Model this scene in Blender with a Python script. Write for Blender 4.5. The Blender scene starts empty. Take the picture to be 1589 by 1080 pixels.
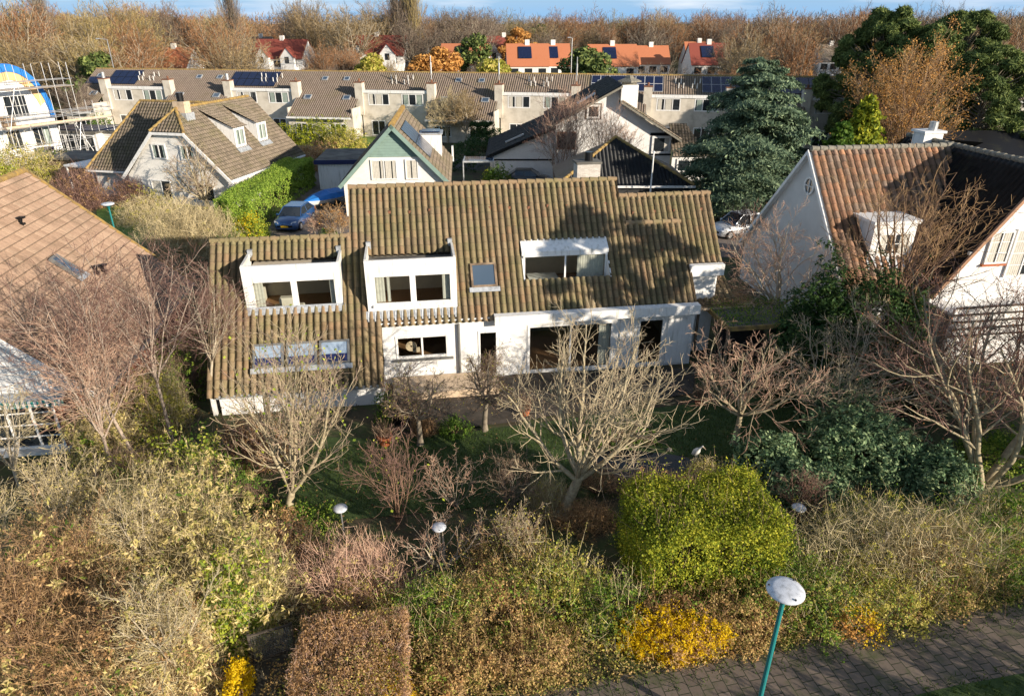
import bpy, math, random
import numpy as np
from mathutils import Vector, Matrix
sc = bpy.context.scene
COL = sc.collection
R = math.radians
# ---------------------------------------------------------------- camera, world, sun
CAM_H = 14.6
PITCH = 25.84
cam_d = bpy.data.cameras.new('camera'); cam = bpy.data.objects.new('camera', cam_d); COL.objects.link(cam)
cam.location = (0, 0, CAM_H); cam.rotation_euler = (R(90 - PITCH), 0, 0)
cam_d.sensor_width = 36; cam_d.lens = 1050 / 1589 * 36; cam_d.clip_start = 0.3; cam_d.clip_end = 5000
sc.camera = cam
SUN_AZ, SUN_EL = -35.0, 16.0           # direction towards the sun, from +X
w = bpy.data.worlds.new('World'); sc.world = w; w.use_nodes = True
nt = w.node_tree; nt.nodes.clear()
out = nt.nodes.new('ShaderNodeOutputWorld'); bg = nt.nodes.new('ShaderNodeBackground')
sky = nt.nodes.new('ShaderNodeTexSky'); sky.sky_type = 'NISHITA'; sky.sun_disc = False
sky.sun_elevation = R(SUN_EL); sky.sun_rotation = R(90 - SUN_AZ)
sky.air_density = 1.0; sky.dust_density = 0.3; sky.ozone_density = 2.2
bg.inputs['Strength'].default_value = 0.088
tc = nt.nodes.new('ShaderNodeTexCoord'); mp = nt.nodes.new('ShaderNodeMapping')
mp.inputs['Scale'].default_value = (3.0, 3.0, 26.0); mp.inputs['Location'].default_value = (0.4, 0.2, 0.7)
nz = nt.nodes.new('ShaderNodeTexNoise'); nz.inputs['Scale'].default_value = 1.7; nz.inputs['Detail'].default_value = 7; nz.inputs['Roughness'].default_value = 0.55
rp = nt.nodes.new('ShaderNodeValToRGB'); rp.color_ramp.elements[0].position = 0.47; rp.color_ramp.elements[1].position = 0.72
rp.color_ramp.elements[1].color = (0.8, 0.8, 0.8, 1)
mx = nt.nodes.new('ShaderNodeMix'); mx.data_type = 'RGBA'; mx.inputs['B'].default_value = (6.4, 6.8, 7.3, 1)
nt.links.new(tc.outputs['Generated'], mp.inputs['Vector']); nt.links.new(mp.outputs['Vector'], nz.inputs['Vector'])
nt.links.new(nz.outputs['Fac'], rp.inputs['Fac']); nt.links.new(rp.outputs['Color'], mx.inputs['Factor'])
nt.links.new(mx.outputs['Result'], bg.inputs['Color'])
hz_s = nt.nodes.new('ShaderNodeSeparateXYZ'); hz_r = nt.nodes.new('ShaderNodeMapRange'); hz_r.inputs['From Min'].default_value = 0.12; hz_r.inputs['From Max'].default_value = 0.0
nt.links.new(tc.outputs['Generated'], hz_s.inputs[0]); nt.links.new(hz_s.outputs['Z'], hz_r.inputs['Value'])
hz_m = nt.nodes.new('ShaderNodeMix'); hz_m.data_type = 'RGBA'; hz_m.inputs['B'].default_value = (2.05, 3.9, 6.3, 1)
nt.links.new(hz_r.outputs['Result'], hz_m.inputs['Factor']); nt.links.new(sky.outputs['Color'], hz_m.inputs['A']); nt.links.new(hz_m.outputs['Result'], mx.inputs['A'])
nt.links.new(bg.outputs['Background'], out.inputs['Surface'])
sd = bpy.data.lights.new('sun', 'SUN'); sd.energy = 5.0; sd.angle = R(0.5); sd.color = (1.0, 0.88, 0.72)
sun = bpy.data.objects.new('sun', sd); COL.objects.link(sun)
_s = Vector((math.cos(R(SUN_AZ)) * math.cos(R(SUN_EL)), math.sin(R(SUN_AZ)) * math.cos(R(SUN_EL)), math.sin(R(SUN_EL))))
sun.rotation_euler = _s.to_track_quat('Z', 'Y').to_euler(); sun.location = (30, -20, 40)
sc.view_settings.view_transform = 'Standard'; sc.view_settings.look = 'None'
sc.view_settings.exposure = 0.74; sc.view_settings.gamma = 1
sc.cycles.max_bounces = 5; sc.cycles.diffuse_bounces = 3; sc.cycles.transparent_max_bounces = 8

# ---------------------------------------------------------------- layout helpers
def at(u, v, z=0.0):
    """world point at height z seen at photo position (u, v): used only to lay the ground plan out"""
    p = R(PITCH); x = (u - 794.5) / 1050; y = (540 - v) / 1050
    d = (x, math.cos(p) + y * math.sin(p), -math.sin(p) + y * math.cos(p))
    k = (z - CAM_H) / d[2]
    return Vector((d[0] * k, d[1] * k, z))
def atY(u, v, Y):
    p = R(PITCH); x = (u - 794.5) / 1050; y = (540 - v) / 1050
    d = (x, math.cos(p) + y * math.sin(p), -math.sin(p) + y * math.cos(p))
    k = Y / d[1]
    return Vector((d[0] * k, Y, CAM_H + d[2] * k))

# ---------------------------------------------------------------- materials
MATS = {}
def nodes(name):
    m = bpy.data.materials.new(name); m.use_nodes = True; n = m.node_tree
    return m, n, n.nodes['Principled BSDF']
def ramp(n, cols, interp='LINEAR'):
    r = n.nodes.new('ShaderNodeValToRGB'); cr = r.color_ramp; cr.interpolation = interp
    k = len(cols)
    while len(cr.elements) < k: cr.elements.new(0.5)
    for i, c in enumerate(cols):
        cr.elements[i].position = i / (k - 1) if interp == 'LINEAR' else i / k
        cr.elements[i].color = (*c, 1)
    return r
def noise(n, scale, detail=4, rough=0.6, vec=None):
    z = n.nodes.new('ShaderNodeTexNoise'); z.inputs['Scale'].default_value = scale
    z.inputs['Detail'].default_value = detail; z.inputs['Roughness'].default_value = rough
    if vec is None:
        g = n.nodes.new('ShaderNodeNewGeometry'); vec = g.outputs['Position']
    n.links.new(vec, z.inputs['Vector']); return z
def mat_plain(name, c, rough=0.6, metal=0.0, var=0.12, scale=3.0, bump=0.0, spec=0.4, cols=None, streak=None):
    m, n, b = nodes(name)
    b.inputs['Roughness'].default_value = rough; b.inputs['Metallic'].default_value = metal
    b.inputs['Specular IOR Level'].default_value = spec
    vec = None
    if streak:
        g = n.nodes.new('ShaderNodeNewGeometry'); mp_ = n.nodes.new('ShaderNodeMapping'); mp_.inputs['Scale'].default_value = streak; n.links.new(g.outputs['Position'], mp_.inputs['Vector']); vec = mp_.outputs['Vector']
    z = noise(n, scale, 5, vec=vec)
    if cols is None:
        cols = [tuple(max(0, x * (1 - var * 2)) for x in c), c, tuple(min(1, x * (1 + var)) for x in c)]
    mr = n.nodes.new('ShaderNodeMapRange'); mr.inputs['From Min'].default_value = 0.3; mr.inputs['From Max'].default_value = 0.7
    n.links.new(z.outputs['Fac'], mr.inputs['Value'])
    r = ramp(n, cols); n.links.new(mr.outputs['Result'], r.inputs['Fac']); n.links.new(r.outputs['Color'], b.inputs['Base Color'])
    if bump:
        z2 = noise(n, scale * 9, 3); bp = n.nodes.new('ShaderNodeBump'); bp.inputs['Strength'].default_value = bump; bp.inputs['Distance'].default_value = 0.02
        n.links.new(z2.outputs['Fac'], bp.inputs['Height']); n.links.new(bp.outputs['Normal'], b.inputs['Normal'])
    return m
def mat_tile(name, cols, moss=(0.09, 0.10, 0.03), moss_amt=0.5, moss_scale=0.9, rough=0.85, ch=0.72, joint=0.35, row=0.055):
    m, n, b = nodes(name); b.inputs['Roughness'].default_value = rough; b.inputs['Specular IOR Level'].default_value = 0.2
    uv = n.nodes.new('ShaderNodeUVMap'); fl = n.nodes.new('ShaderNodeVectorMath'); fl.operation = 'FLOOR'
    n.links.new(uv.outputs['UV'], fl.inputs[0]); wn = n.nodes.new('ShaderNodeTexWhiteNoise'); wn.noise_dimensions = '2D'
    n.links.new(fl.outputs['Vector'], wn.inputs['Vector'])
    r = ramp(n, cols); n.links.new(wn.outputs['Value'], r.inputs['Fac'])
    z = noise(n, moss_scale, 6, 0.7); mr = n.nodes.new('ShaderNodeMapRange')
    mr.inputs['From Min'].default_value = 0.62 - moss_amt * 0.3; mr.inputs['From Max'].default_value = 0.74 - moss_amt * 0.2
    n.links.new(z.outputs['Fac'], mr.inputs['Value'])
    z3 = noise(n, 22, 3); m3 = n.nodes.new('ShaderNodeMath'); m3.operation = 'MULTIPLY'
    n.links.new(mr.outputs['Result'], m3.inputs[0]); n.links.new(z3.outputs['Fac'], m3.inputs[1])
    mx = n.nodes.new('ShaderNodeMix'); mx.data_type = 'RGBA'; mx.inputs['B'].default_value = (*moss, 1)
    n.links.new(m3.outputs[0], mx.inputs['Factor']); n.links.new(r.outputs['Color'], mx.inputs['A'])
    z2 = noise(n, 9, 5, 0.7); r2 = ramp(n, [(0.62,) * 3, (1.25,) * 3]); n.links.new(z2.outputs['Fac'], r2.inputs['Fac'])
    mm = n.nodes.new('ShaderNodeMix'); mm.data_type = 'RGBA'; mm.blend_type = 'MULTIPLY'; mm.inputs['Factor'].default_value = 1
    n.links.new(mx.outputs['Result'], mm.inputs['A']); n.links.new(r2.outputs['Color'], mm.inputs['B'])
    # darker bands along the channels and overlaps between the tiles
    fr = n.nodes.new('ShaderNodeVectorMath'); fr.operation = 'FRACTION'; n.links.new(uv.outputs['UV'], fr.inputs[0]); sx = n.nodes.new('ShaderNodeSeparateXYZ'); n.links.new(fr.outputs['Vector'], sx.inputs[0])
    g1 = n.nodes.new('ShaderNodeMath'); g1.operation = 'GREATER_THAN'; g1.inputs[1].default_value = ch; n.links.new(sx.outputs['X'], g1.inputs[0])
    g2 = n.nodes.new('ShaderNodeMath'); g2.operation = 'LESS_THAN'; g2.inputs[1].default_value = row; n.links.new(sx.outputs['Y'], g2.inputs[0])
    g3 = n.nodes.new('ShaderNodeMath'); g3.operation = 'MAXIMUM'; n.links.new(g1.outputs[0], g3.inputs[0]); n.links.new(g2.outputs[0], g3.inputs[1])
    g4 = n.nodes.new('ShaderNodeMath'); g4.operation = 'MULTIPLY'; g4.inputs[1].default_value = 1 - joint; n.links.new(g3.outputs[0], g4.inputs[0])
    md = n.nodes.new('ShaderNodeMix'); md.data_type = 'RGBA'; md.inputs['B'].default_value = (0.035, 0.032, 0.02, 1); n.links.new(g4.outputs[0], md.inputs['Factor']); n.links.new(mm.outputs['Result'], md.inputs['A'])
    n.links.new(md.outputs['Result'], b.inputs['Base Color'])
    return m
def mat_brick(name, c1, c2, mortar, scale=4.0, bump=0.3, sx=1.0, rot=None):
    m, n, b = nodes(name); b.inputs['Roughness'].default_value = 0.85; b.inputs['Specular IOR Level'].default_value = 0.2
    t = n.nodes.new('ShaderNodeTexCoord'); mpn = n.nodes.new('ShaderNodeMapping')
    mpn.inputs['Rotation'].default_value = rot or (R(90), 0, 0)
    n.links.new(t.outputs['Object'], mpn.inputs['Vector'])
    k = n.nodes.new('ShaderNodeTexBrick'); k.inputs['Scale'].default_value = scale
    k.inputs['Color1'].default_value = (*c1, 1); k.inputs['Color2'].default_value = (*c2, 1); k.inputs['Mortar'].default_value = (*mortar, 1)
    k.inputs['Mortar Size'].default_value = 0.012; k.inputs['Brick Width'].default_value = 0.9; k.inputs['Row Height'].default_value = 0.3
    n.links.new(mpn.outputs['Vector'], k.inputs['Vector'])
    z = noise(n, 0.8, 6, 0.7); r2 = ramp(n, [(0.72,) * 3, (1.15,) * 3]); n.links.new(z.outputs['Fac'], r2.inputs['Fac'])
    mm = n.nodes.new('ShaderNodeMix'); mm.data_type = 'RGBA'; mm.blend_type = 'MULTIPLY'; mm.inputs['Factor'].default_value = 1
    n.links.new(k.outputs['Color'], mm.inputs['A']); n.links.new(r2.outputs['Color'], mm.inputs['B']); n.links.new(mm.outputs['Result'], b.inputs['Base Color'])
    if bump:
        bp = n.nodes.new('ShaderNodeBump'); bp.inputs['Strength'].default_value = bump; bp.inputs['Distance'].default_value = 0.01; bp.invert = True
        n.links.new(k.outputs['Fac'], bp.inputs['Height']); n.links.new(bp.outputs['Normal'], b.inputs['Normal'])
    return m
def mat_leaf(name, cols, rough=0.65, trans=0.35, patch=0.0):
    """every leaf (an island of its mesh) takes its own colour out of the ramp"""
    m, n, b = nodes(name); b.inputs['Roughness'].default_value = rough; b.inputs['Specular IOR Level'].default_value = 0.15
    g = n.nodes.new('ShaderNodeNewGeometry'); r = ramp(n, cols)
    fac = g.outputs['Random Per Island']
    if patch:
        z = noise(n, 0.9, 3); a = n.nodes.new('ShaderNodeMix'); a.inputs['Factor'].default_value = patch
        mr = n.nodes.new('ShaderNodeMapRange'); mr.inputs['From Min'].default_value = 0.35; mr.inputs['From Max'].default_value = 0.65
        n.links.new(z.outputs['Fac'], mr.inputs['Value'])
        n.links.new(fac, a.inputs['A']); n.links.new(mr.outputs['Result'], a.inputs['B']); fac = a.outputs['Result']
    n.links.new(fac, r.inputs['Fac']); n.links.new(r.outputs['Color'], b.inputs['Base Color'])
    if trans:
        tr = n.nodes.new('ShaderNodeBsdfTranslucent'); n.links.new(r.outputs['Color'], tr.inputs['Color'])
        mx = n.nodes.new('ShaderNodeMixShader'); mx.inputs['Fac'].default_value = trans
        o = [x for x in n.nodes if x.type == 'OUTPUT_MATERIAL'][0]
        n.links.new(b.outputs[0], mx.inputs[1]); n.links.new(tr.outputs[0], mx.inputs[2]); n.links.new(mx.outputs[0], o.inputs['Surface'])
    return m
def mat_glass(name, tint=(0.02, 0.025, 0.03), alpha=0.0, rough=0.03, spec=0.9):
    """alpha 0: dark reflecting pane; alpha > 0: see-through share"""
    m, n, b = nodes(name); b.inputs['Base Color'].default_value = (*tint, 1); b.inputs['Roughness'].default_value = rough
    b.inputs['Specular IOR Level'].default_value = spec
    if alpha:
        tr = n.nodes.new('ShaderNodeBsdfTransparent'); tr.inputs['Color'].default_value = (0.86, 0.9, 0.88, 1)
        gl = n.nodes.new('ShaderNodeBsdfGlossy'); gl.inputs['Roughness'].default_value = 0.02
        fr_ = n.nodes.new('ShaderNodeLayerWeight'); fr = n.nodes.new('ShaderNodeMapRange'); fr.inputs['From Min'].default_value = .3; fr.inputs['To Min'].default_value = .05; fr.inputs['To Max'].default_value = .6; n.links.new(fr_.outputs['Facing'], fr.inputs['Value'])
        mx = n.nodes.new('ShaderNodeMixShader'); o = [x for x in n.nodes if x.type == 'OUTPUT_MATERIAL'][0]
        n.links.new(fr.outputs[0], mx.inputs['Fac']); n.links.new(tr.outputs[0], mx.inputs[1]); n.links.new(gl.outputs[0], mx.inputs[2])
        n.links.new(mx.outputs[0], o.inputs['Surface'])
    return m
M = dict(
    white=mat_plain('white_paint', (0.74, 0.73, 0.71), 0.5, scale=1.0, cols=[(0.5, 0.49, 0.45), (0.72, 0.71, 0.69), (0.77, 0.76, 0.74), (0.78, 0.77, 0.75)], streak=(7, 7, .9)),
    white_old=mat_plain('weathered_white_paint', (0.62, 0.61, 0.58), 0.7, scale=1.2, cols=[(0.38, 0.37, 0.33), (0.62, 0.6, 0.56), (0.7, 0.69, 0.66)]),
    wall=mat_brick('white_painted_brick', (0.8, 0.79, 0.77), (0.76, 0.75, 0.73), (0.62, 0.61, 0.59), 4.0, 0.25),
    wall_x=mat_brick('white_painted_side_brick', (0.8, 0.79, 0.77), (0.76, 0.75, 0.73), (0.62, 0.61, 0.59), 4.0, 0.25, rot=(R(90), 0, R(90))),
    cream=mat_brick('cream_brick', (0.82, 0.79, 0.74), (0.76, 0.73, 0.68), (0.6, 0.57, 0.53), 3.0, 0.2),
    beige=mat_plain('beige_concrete', (0.46, 0.41, 0.33), 0.85, scale=0.9, cols=[(0.38, 0.34, 0.28), (0.55, 0.5, 0.42), (0.62, 0.57, 0.49)]),
    red_brick=mat_brick('red_brick', (0.34, 0.13, 0.075), (0.26, 0.09, 0.055), (0.5, 0.44, 0.38), 4.2, 0.3),
    chim_brick=mat_brick('whitewashed_chimney_brick', (0.62, 0.59, 0.54), (0.5, 0.45, 0.4), (0.3, 0.25, 0.2), 5.0, 0.5),
    green_board=mat_plain('green_boarding', (0.2, 0.29, 0.25), 0.6, var=0.1, scale=1.5),
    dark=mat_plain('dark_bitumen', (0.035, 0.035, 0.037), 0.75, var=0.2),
    bitumen=mat_plain('roofing_felt', (0.12, 0.115, 0.105), 0.85, scale=0.8, cols=[(0.05, 0.05, 0.045), (0.12, 0.11, 0.095), (0.2, 0.19, 0.16)]),
    lead=mat_plain('lead_flashing', (0.42, 0.44, 0.46), 0.5, 0.3, var=0.2, scale=5),
    grey_frame=mat_plain('grey_window_frame', (0.15, 0.15, 0.145), 0.5, var=0.1),
    navy=mat_plain('navy_blind', (0.012, 0.02, 0.09), 0.5, var=0.1),
    blue_tarp=mat_plain('blue_tarpaulin', (0.02, 0.17, 0.52), 0.45, var=0.15, scale=2, bump=0.4),
    ochre=mat_plain('ochre_insulation_board', (0.66, 0.42, 0.2), 0.8, var=0.1, scale=1),
    wood=mat_plain('weathered_wood', (0.22, 0.15, 0.09), 0.8, scale=3, cols=[(0.09, 0.065, 0.045), (0.2, 0.14, 0.09), (0.3, 0.22, 0.15)], bump=0.3),
    wood_dark=mat_plain('dark_decking', (0.05, 0.04, 0.032), 0.75, scale=2, cols=[(0.02, 0.018, 0.015), (0.05, 0.04, 0.03), (0.09, 0.075, 0.06)], bump=0.3),
    plank=mat_plain('scaffold_plank', (0.55, 0.42, 0.29), 0.8, var=0.15, scale=3),
    steel=mat_plain('galvanised_steel', (0.5, 0.5, 0.5), 0.35, 0.6, var=0.1),
    black=mat_plain('black_metal', (0.012, 0.012, 0.013), 0.35, 0.3),
    teal=mat_plain('teal_lamp_post', (0.02, 0.19, 0.19), 0.4, var=0.08),
    lampwhite=mat_plain('opal_lamp_disc', (0.55, 0.57, 0.6), 0.35, scale=9, cols=[(0.36, 0.37, 0.38), (0.56, 0.58, 0.62), (0.62, 0.64, 0.68)]),
    solar=mat_plain('solar_cells', (0.006, 0.012, 0.045), 0.2, 0.0, var=0.2, spec=0.7),
    terracotta=mat_plain('terracotta', (0.38, 0.11, 0.04), 0.75, var=0.15, scale=8),
    curtain=mat_plain('pale_curtain', (0.5, 0.47, 0.41), 0.9, var=0.08, scale=6),
    curtain_red=mat_plain('dark_red_curtain', (0.2, 0.05, 0.05), 0.9),
    curtain_green=mat_plain('mint_curtain', (0.26, 0.31, 0.27), 0.9),
    room=mat_plain('room_plaster', (0.62, 0.56, 0.47), 0.9, var=0.05),
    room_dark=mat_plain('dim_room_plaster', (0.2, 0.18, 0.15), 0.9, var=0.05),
    floor_wood=mat_plain('room_parquet', (0.3, 0.16, 0.08), 0.5, var=0.1),
    glass=mat_glass('dark_window_glass'), clear=mat_glass('clear_window_glass', alpha=0.5),
    skyglass=mat_glass('roof_window_glass', (0.06, 0.09, 0.13), rough=0.06),
    water=mat_glass('pond_water', (0.004, 0.007, 0.01), rough=0.12, spec=.25),
    stone=mat_plain('garden_stone', (0.2, 0.185, 0.15), 0.9, var=0.25, scale=6, bump=0.4),
    rust=mat_plain('rusty_cowl', (0.2, 0.09, 0.05), 0.8, var=0.2),
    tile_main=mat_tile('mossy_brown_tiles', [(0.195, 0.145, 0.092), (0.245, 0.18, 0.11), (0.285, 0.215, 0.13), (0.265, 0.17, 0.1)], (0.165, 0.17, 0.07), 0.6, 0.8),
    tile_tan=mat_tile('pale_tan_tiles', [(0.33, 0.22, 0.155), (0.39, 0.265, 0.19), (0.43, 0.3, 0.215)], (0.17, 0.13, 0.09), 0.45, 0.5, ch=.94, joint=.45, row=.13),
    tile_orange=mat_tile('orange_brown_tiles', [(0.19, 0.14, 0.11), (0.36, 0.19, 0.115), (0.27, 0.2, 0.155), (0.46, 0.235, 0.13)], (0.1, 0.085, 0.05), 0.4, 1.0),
    tile_black=mat_tile('black_glazed_tiles', [(0.009, 0.01, 0.012), (0.016, 0.018, 0.021), (0.012, 0.012, 0.014)], (0.05, 0.05, 0.03), 0.25, 1.0, 0.5, ch=2, row=-1),  # black tiles, colour lowered further so the garage slope looks shaded
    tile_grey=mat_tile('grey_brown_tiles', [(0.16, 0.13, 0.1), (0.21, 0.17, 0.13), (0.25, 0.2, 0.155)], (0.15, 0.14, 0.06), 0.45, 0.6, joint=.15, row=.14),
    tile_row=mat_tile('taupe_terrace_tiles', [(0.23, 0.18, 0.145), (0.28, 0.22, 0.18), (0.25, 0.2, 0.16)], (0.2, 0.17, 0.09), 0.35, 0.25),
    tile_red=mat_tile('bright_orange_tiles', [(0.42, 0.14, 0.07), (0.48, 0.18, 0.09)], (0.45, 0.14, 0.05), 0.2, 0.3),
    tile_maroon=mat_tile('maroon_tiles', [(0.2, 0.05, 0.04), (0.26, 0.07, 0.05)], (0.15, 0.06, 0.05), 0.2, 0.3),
    ridge_moss=mat_plain('lichen_ridge', (0.3, 0.21, 0.08), 0.9, scale=3, cols=[(0.16, 0.11, 0.06), (0.3, 0.2, 0.07), (0.42, 0.28, 0.08)]),
    bark=mat_plain('grey_bark', (0.2, 0.165, 0.125), 0.9, scale=5, cols=[(0.1, 0.08, 0.06), (0.21, 0.175, 0.13), (0.3, 0.26, 0.19)], bump=0.5),
    bark_pale=mat_plain('pale_bark', (0.38, 0.33, 0.24), 0.85, scale=6, cols=[(0.24, 0.19, 0.13), (0.4, 0.34, 0.25), (0.5, 0.44, 0.34)], bump=0.4),
    bark_lichen=mat_plain('lichened_bark', (0.3, 0.27, 0.15), 0.85, scale=7, cols=[(0.17, 0.14, 0.11), (0.34, 0.28, 0.17), (0.45, 0.39, 0.27)], bump=0.5),
    bark_birch=mat_plain('birch_bark', (0.5, 0.44, 0.38), 0.8, scale=9, cols=[(0.16, 0.11, 0.09), (0.34, 0.27, 0.21), (0.44, 0.36, 0.3)], bump=0.3),
    bark_brown=mat_plain('brown_bark', (0.2, 0.12, 0.075), 0.9, scale=6, cols=[(0.1, 0.06, 0.04), (0.2, 0.12, 0.075), (0.3, 0.19, 0.12)], bump=0.4),
)
L = dict(
    twig_pale=mat_leaf('pale_twigs', [(0.27, 0.2, 0.15), (0.46, 0.38, 0.24), (0.55, 0.45, 0.3)], trans=0),
    twig_lichen=mat_leaf('lichened_twigs', [(0.289, 0.219, 0.150), (0.443, 0.363, 0.224), (0.378, 0.251, 0.205)], trans=0),
    twig_red=mat_leaf('reddish_twigs', [(0.11, 0.06, 0.05), (0.2, 0.115, 0.09), (0.32, 0.2, 0.16)], trans=0),
    twig_pink=mat_leaf('pinkish_twigs', [(0.383, 0.228, 0.161), (0.535, 0.336, 0.243), (0.636, 0.458, 0.314)], trans=0),
    twig_brown=mat_leaf('brown_twigs', [(0.134, 0.087, 0.059), (0.223, 0.153, 0.107), (0.300, 0.208, 0.139)], trans=0),
    twig_rust=mat_leaf('rusty_twigs', [(0.19, 0.11, 0.055), (0.38, 0.235, 0.12), (0.5, 0.34, 0.18)], trans=0),
    twig_tan=mat_leaf('tan_twigs', [(0.28, 0.22, 0.12), (0.5, 0.41, 0.23), (0.66, 0.55, 0.33)], trans=0),
    far_tan=mat_leaf('far_tan_twigs', [(0.13, 0.09, 0.045), (0.28, 0.2, 0.1), (0.4, 0.3, 0.16)], trans=0),
    far_gold=mat_leaf('far_golden_twigs', [(0.15, 0.11, 0.04), (0.33, 0.25, 0.1), (0.46, 0.36, 0.16)], trans=0),
    far_brown=mat_leaf('far_brown_twigs', [(0.08, 0.058, 0.045), (0.17, 0.125, 0.095), (0.25, 0.19, 0.14)], trans=0),
    far_rust=mat_leaf('far_rusty_twigs', [(0.12, 0.055, 0.025), (0.28, 0.14, 0.065), (0.4, 0.22, 0.11)], trans=0),
    far_olive=mat_leaf('far_olive_twigs', [(0.131, 0.120, 0.047), (0.232, 0.200, 0.085), (0.302, 0.250, 0.113)], trans=0),
    litter=mat_leaf('mixed_autumn_leaves', [(0.05, 0.09, 0.015), (0.2, 0.23, 0.045), (0.46, 0.33, 0.12), (0.62, 0.42, 0.18), (0.45, 0.21, 0.09)], patch=0.45),
    ivy=mat_leaf('ivy_leaves', [(0.040, 0.088, 0.014), (0.098, 0.193, 0.026), (0.241, 0.330, 0.044), (0.497, 0.514, 0.104)], patch=0.3),
    olive=mat_leaf('olive_leaves', [(0.153, 0.165, 0.023), (0.325, 0.330, 0.046), (0.589, 0.506, 0.126), (0.785, 0.616, 0.217)], patch=0.4),
    tanleaf=mat_leaf('dry_tan_leaves', [(0.17, 0.2, 0.045), (0.44, 0.39, 0.12), (0.7, 0.55, 0.25), (0.82, 0.68, 0.36)], patch=0.3),
    brownleaf=mat_leaf('dry_brown_leaves', [(0.17, 0.1, 0.045), (0.45, 0.27, 0.12), (0.68, 0.44, 0.22)], patch=0.3),
    redleaf=mat_leaf('russet_leaves', [(0.247, 0.065, 0.034), (0.511, 0.168, 0.064), (0.810, 0.347, 0.101)], patch=0.3),
    yellow=mat_leaf('yellow_leaves', [(0.463, 0.298, 0.005), (0.720, 0.478, 0.005), (0.798, 0.600, 0.028)], trans=0.4),
    lime=mat_leaf('lime_leaves', [(0.16, 0.24, 0.03), (0.38, 0.45, 0.05), (0.6, 0.62, 0.09)], trans=0.4),
    thuja=mat_leaf('golden_thuja_sprays', [(0.05, 0.09, 0.012), (0.16, 0.21, 0.02), (0.38, 0.4, 0.035), (0.55, 0.5, 0.05)], trans=0.3, patch=0.25),
    hedge=mat_leaf('bright_hedge_leaves', [(0.13, 0.23, 0.03), (0.27, 0.4, 0.055), (0.42, 0.52, 0.09)], trans=0.3),
    green=mat_leaf('mid_green_leaves', [(0.035, 0.081, 0.012), (0.085, 0.162, 0.024), (0.176, 0.268, 0.038)], trans=0.3),
    yew=mat_leaf('dark_yew_needles', [(0.013, 0.038, 0.010), (0.029, 0.068, 0.018), (0.074, 0.121, 0.028)], trans=0.15),
    cedar=mat_leaf('blue_green_needles', [(0.035, 0.065, 0.04), (0.11, 0.165, 0.1), (0.25, 0.32, 0.18)], trans=0.15),
    pine=mat_leaf('pine_needles', [(0.03, 0.052, 0.016), (0.1, 0.14, 0.04), (0.3, 0.34, 0.1)], trans=0.15, patch=0.3),
    bluepine=mat_leaf('blue_dwarf_pine_needles', [(0.035, 0.08, 0.04), (0.13, 0.21, 0.1), (0.34, 0.42, 0.21)], trans=0.15),
    orange_leaf=mat_leaf('orange_brown_leaves', [(0.304, 0.151, 0.043), (0.553, 0.276, 0.077), (0.687, 0.380, 0.119)], trans=0.3),
    grass=mat_leaf('grass_blades', [(0.03, 0.06, 0.012), (0.06, 0.1, 0.02), (0.11, 0.15, 0.035)], trans=0.3, patch=0.3),
)

# ---------------------------------------------------------------- object helpers
def tag(o, label=None, cat=None, group=None, kind=None):
    if label: o['label'] = label
    if cat: o['category'] = cat
    if group: o['group'] = group
    if kind: o['kind'] = kind
    return o
def thing(name, label, cat, loc=(0, 0, 0), rz=0.0, group=None):
    o = bpy.data.objects.new(name, None); o.empty_display_size = 0.3; COL.objects.link(o)
    o.location = loc; o.rotation_euler = (0, 0, R(rz)); return tag(o, label, cat, group)
def copy_tree(o, parent=None):
    c = o.copy(); COL.objects.link(c)
    if parent is not None: c.parent = parent
    for ch in list(o.children): copy_tree(ch, c)
    return c
def npmesh(name, V, F, mats, parent=None, fm=None, uv=None, smooth=False):
    """V (n,3); F (m,k) with a single k; one mesh object"""
    me = bpy.data.meshes.new(name); V = np.asarray(V, np.float32); F = np.asarray(F, np.int32); k = F.shape[1]
    me.vertices.add(len(V)); me.vertices.foreach_set('co', V.ravel())
    me.loops.add(F.size); me.loops.foreach_set('vertex_index', F.ravel())
    me.polygons.add(len(F)); me.polygons.foreach_set('loop_start', np.arange(0, F.size, k, dtype=np.int32))
    me.polygons.foreach_set('loop_total', np.full(len(F), k, np.int32))
    if fm is not None: me.polygons.foreach_set('material_index', np.asarray(fm, np.int32))
    if uv is not None:
        l = me.uv_layers.new(name='UVMap'); l.data.foreach_set('uv', np.asarray(uv, np.float32)[F.ravel()].ravel())
    if smooth: me.polygons.foreach_set('use_smooth', np.ones(len(F), bool))
    me.update(calc_edges=True)
    for m in (mats if isinstance(mats, (list, tuple)) else [mats]): me.materials.append(m)
    o = bpy.data.objects.new(name, me); COL.objects.link(o)
    if parent is not None: o.parent = parent
    return o
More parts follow.
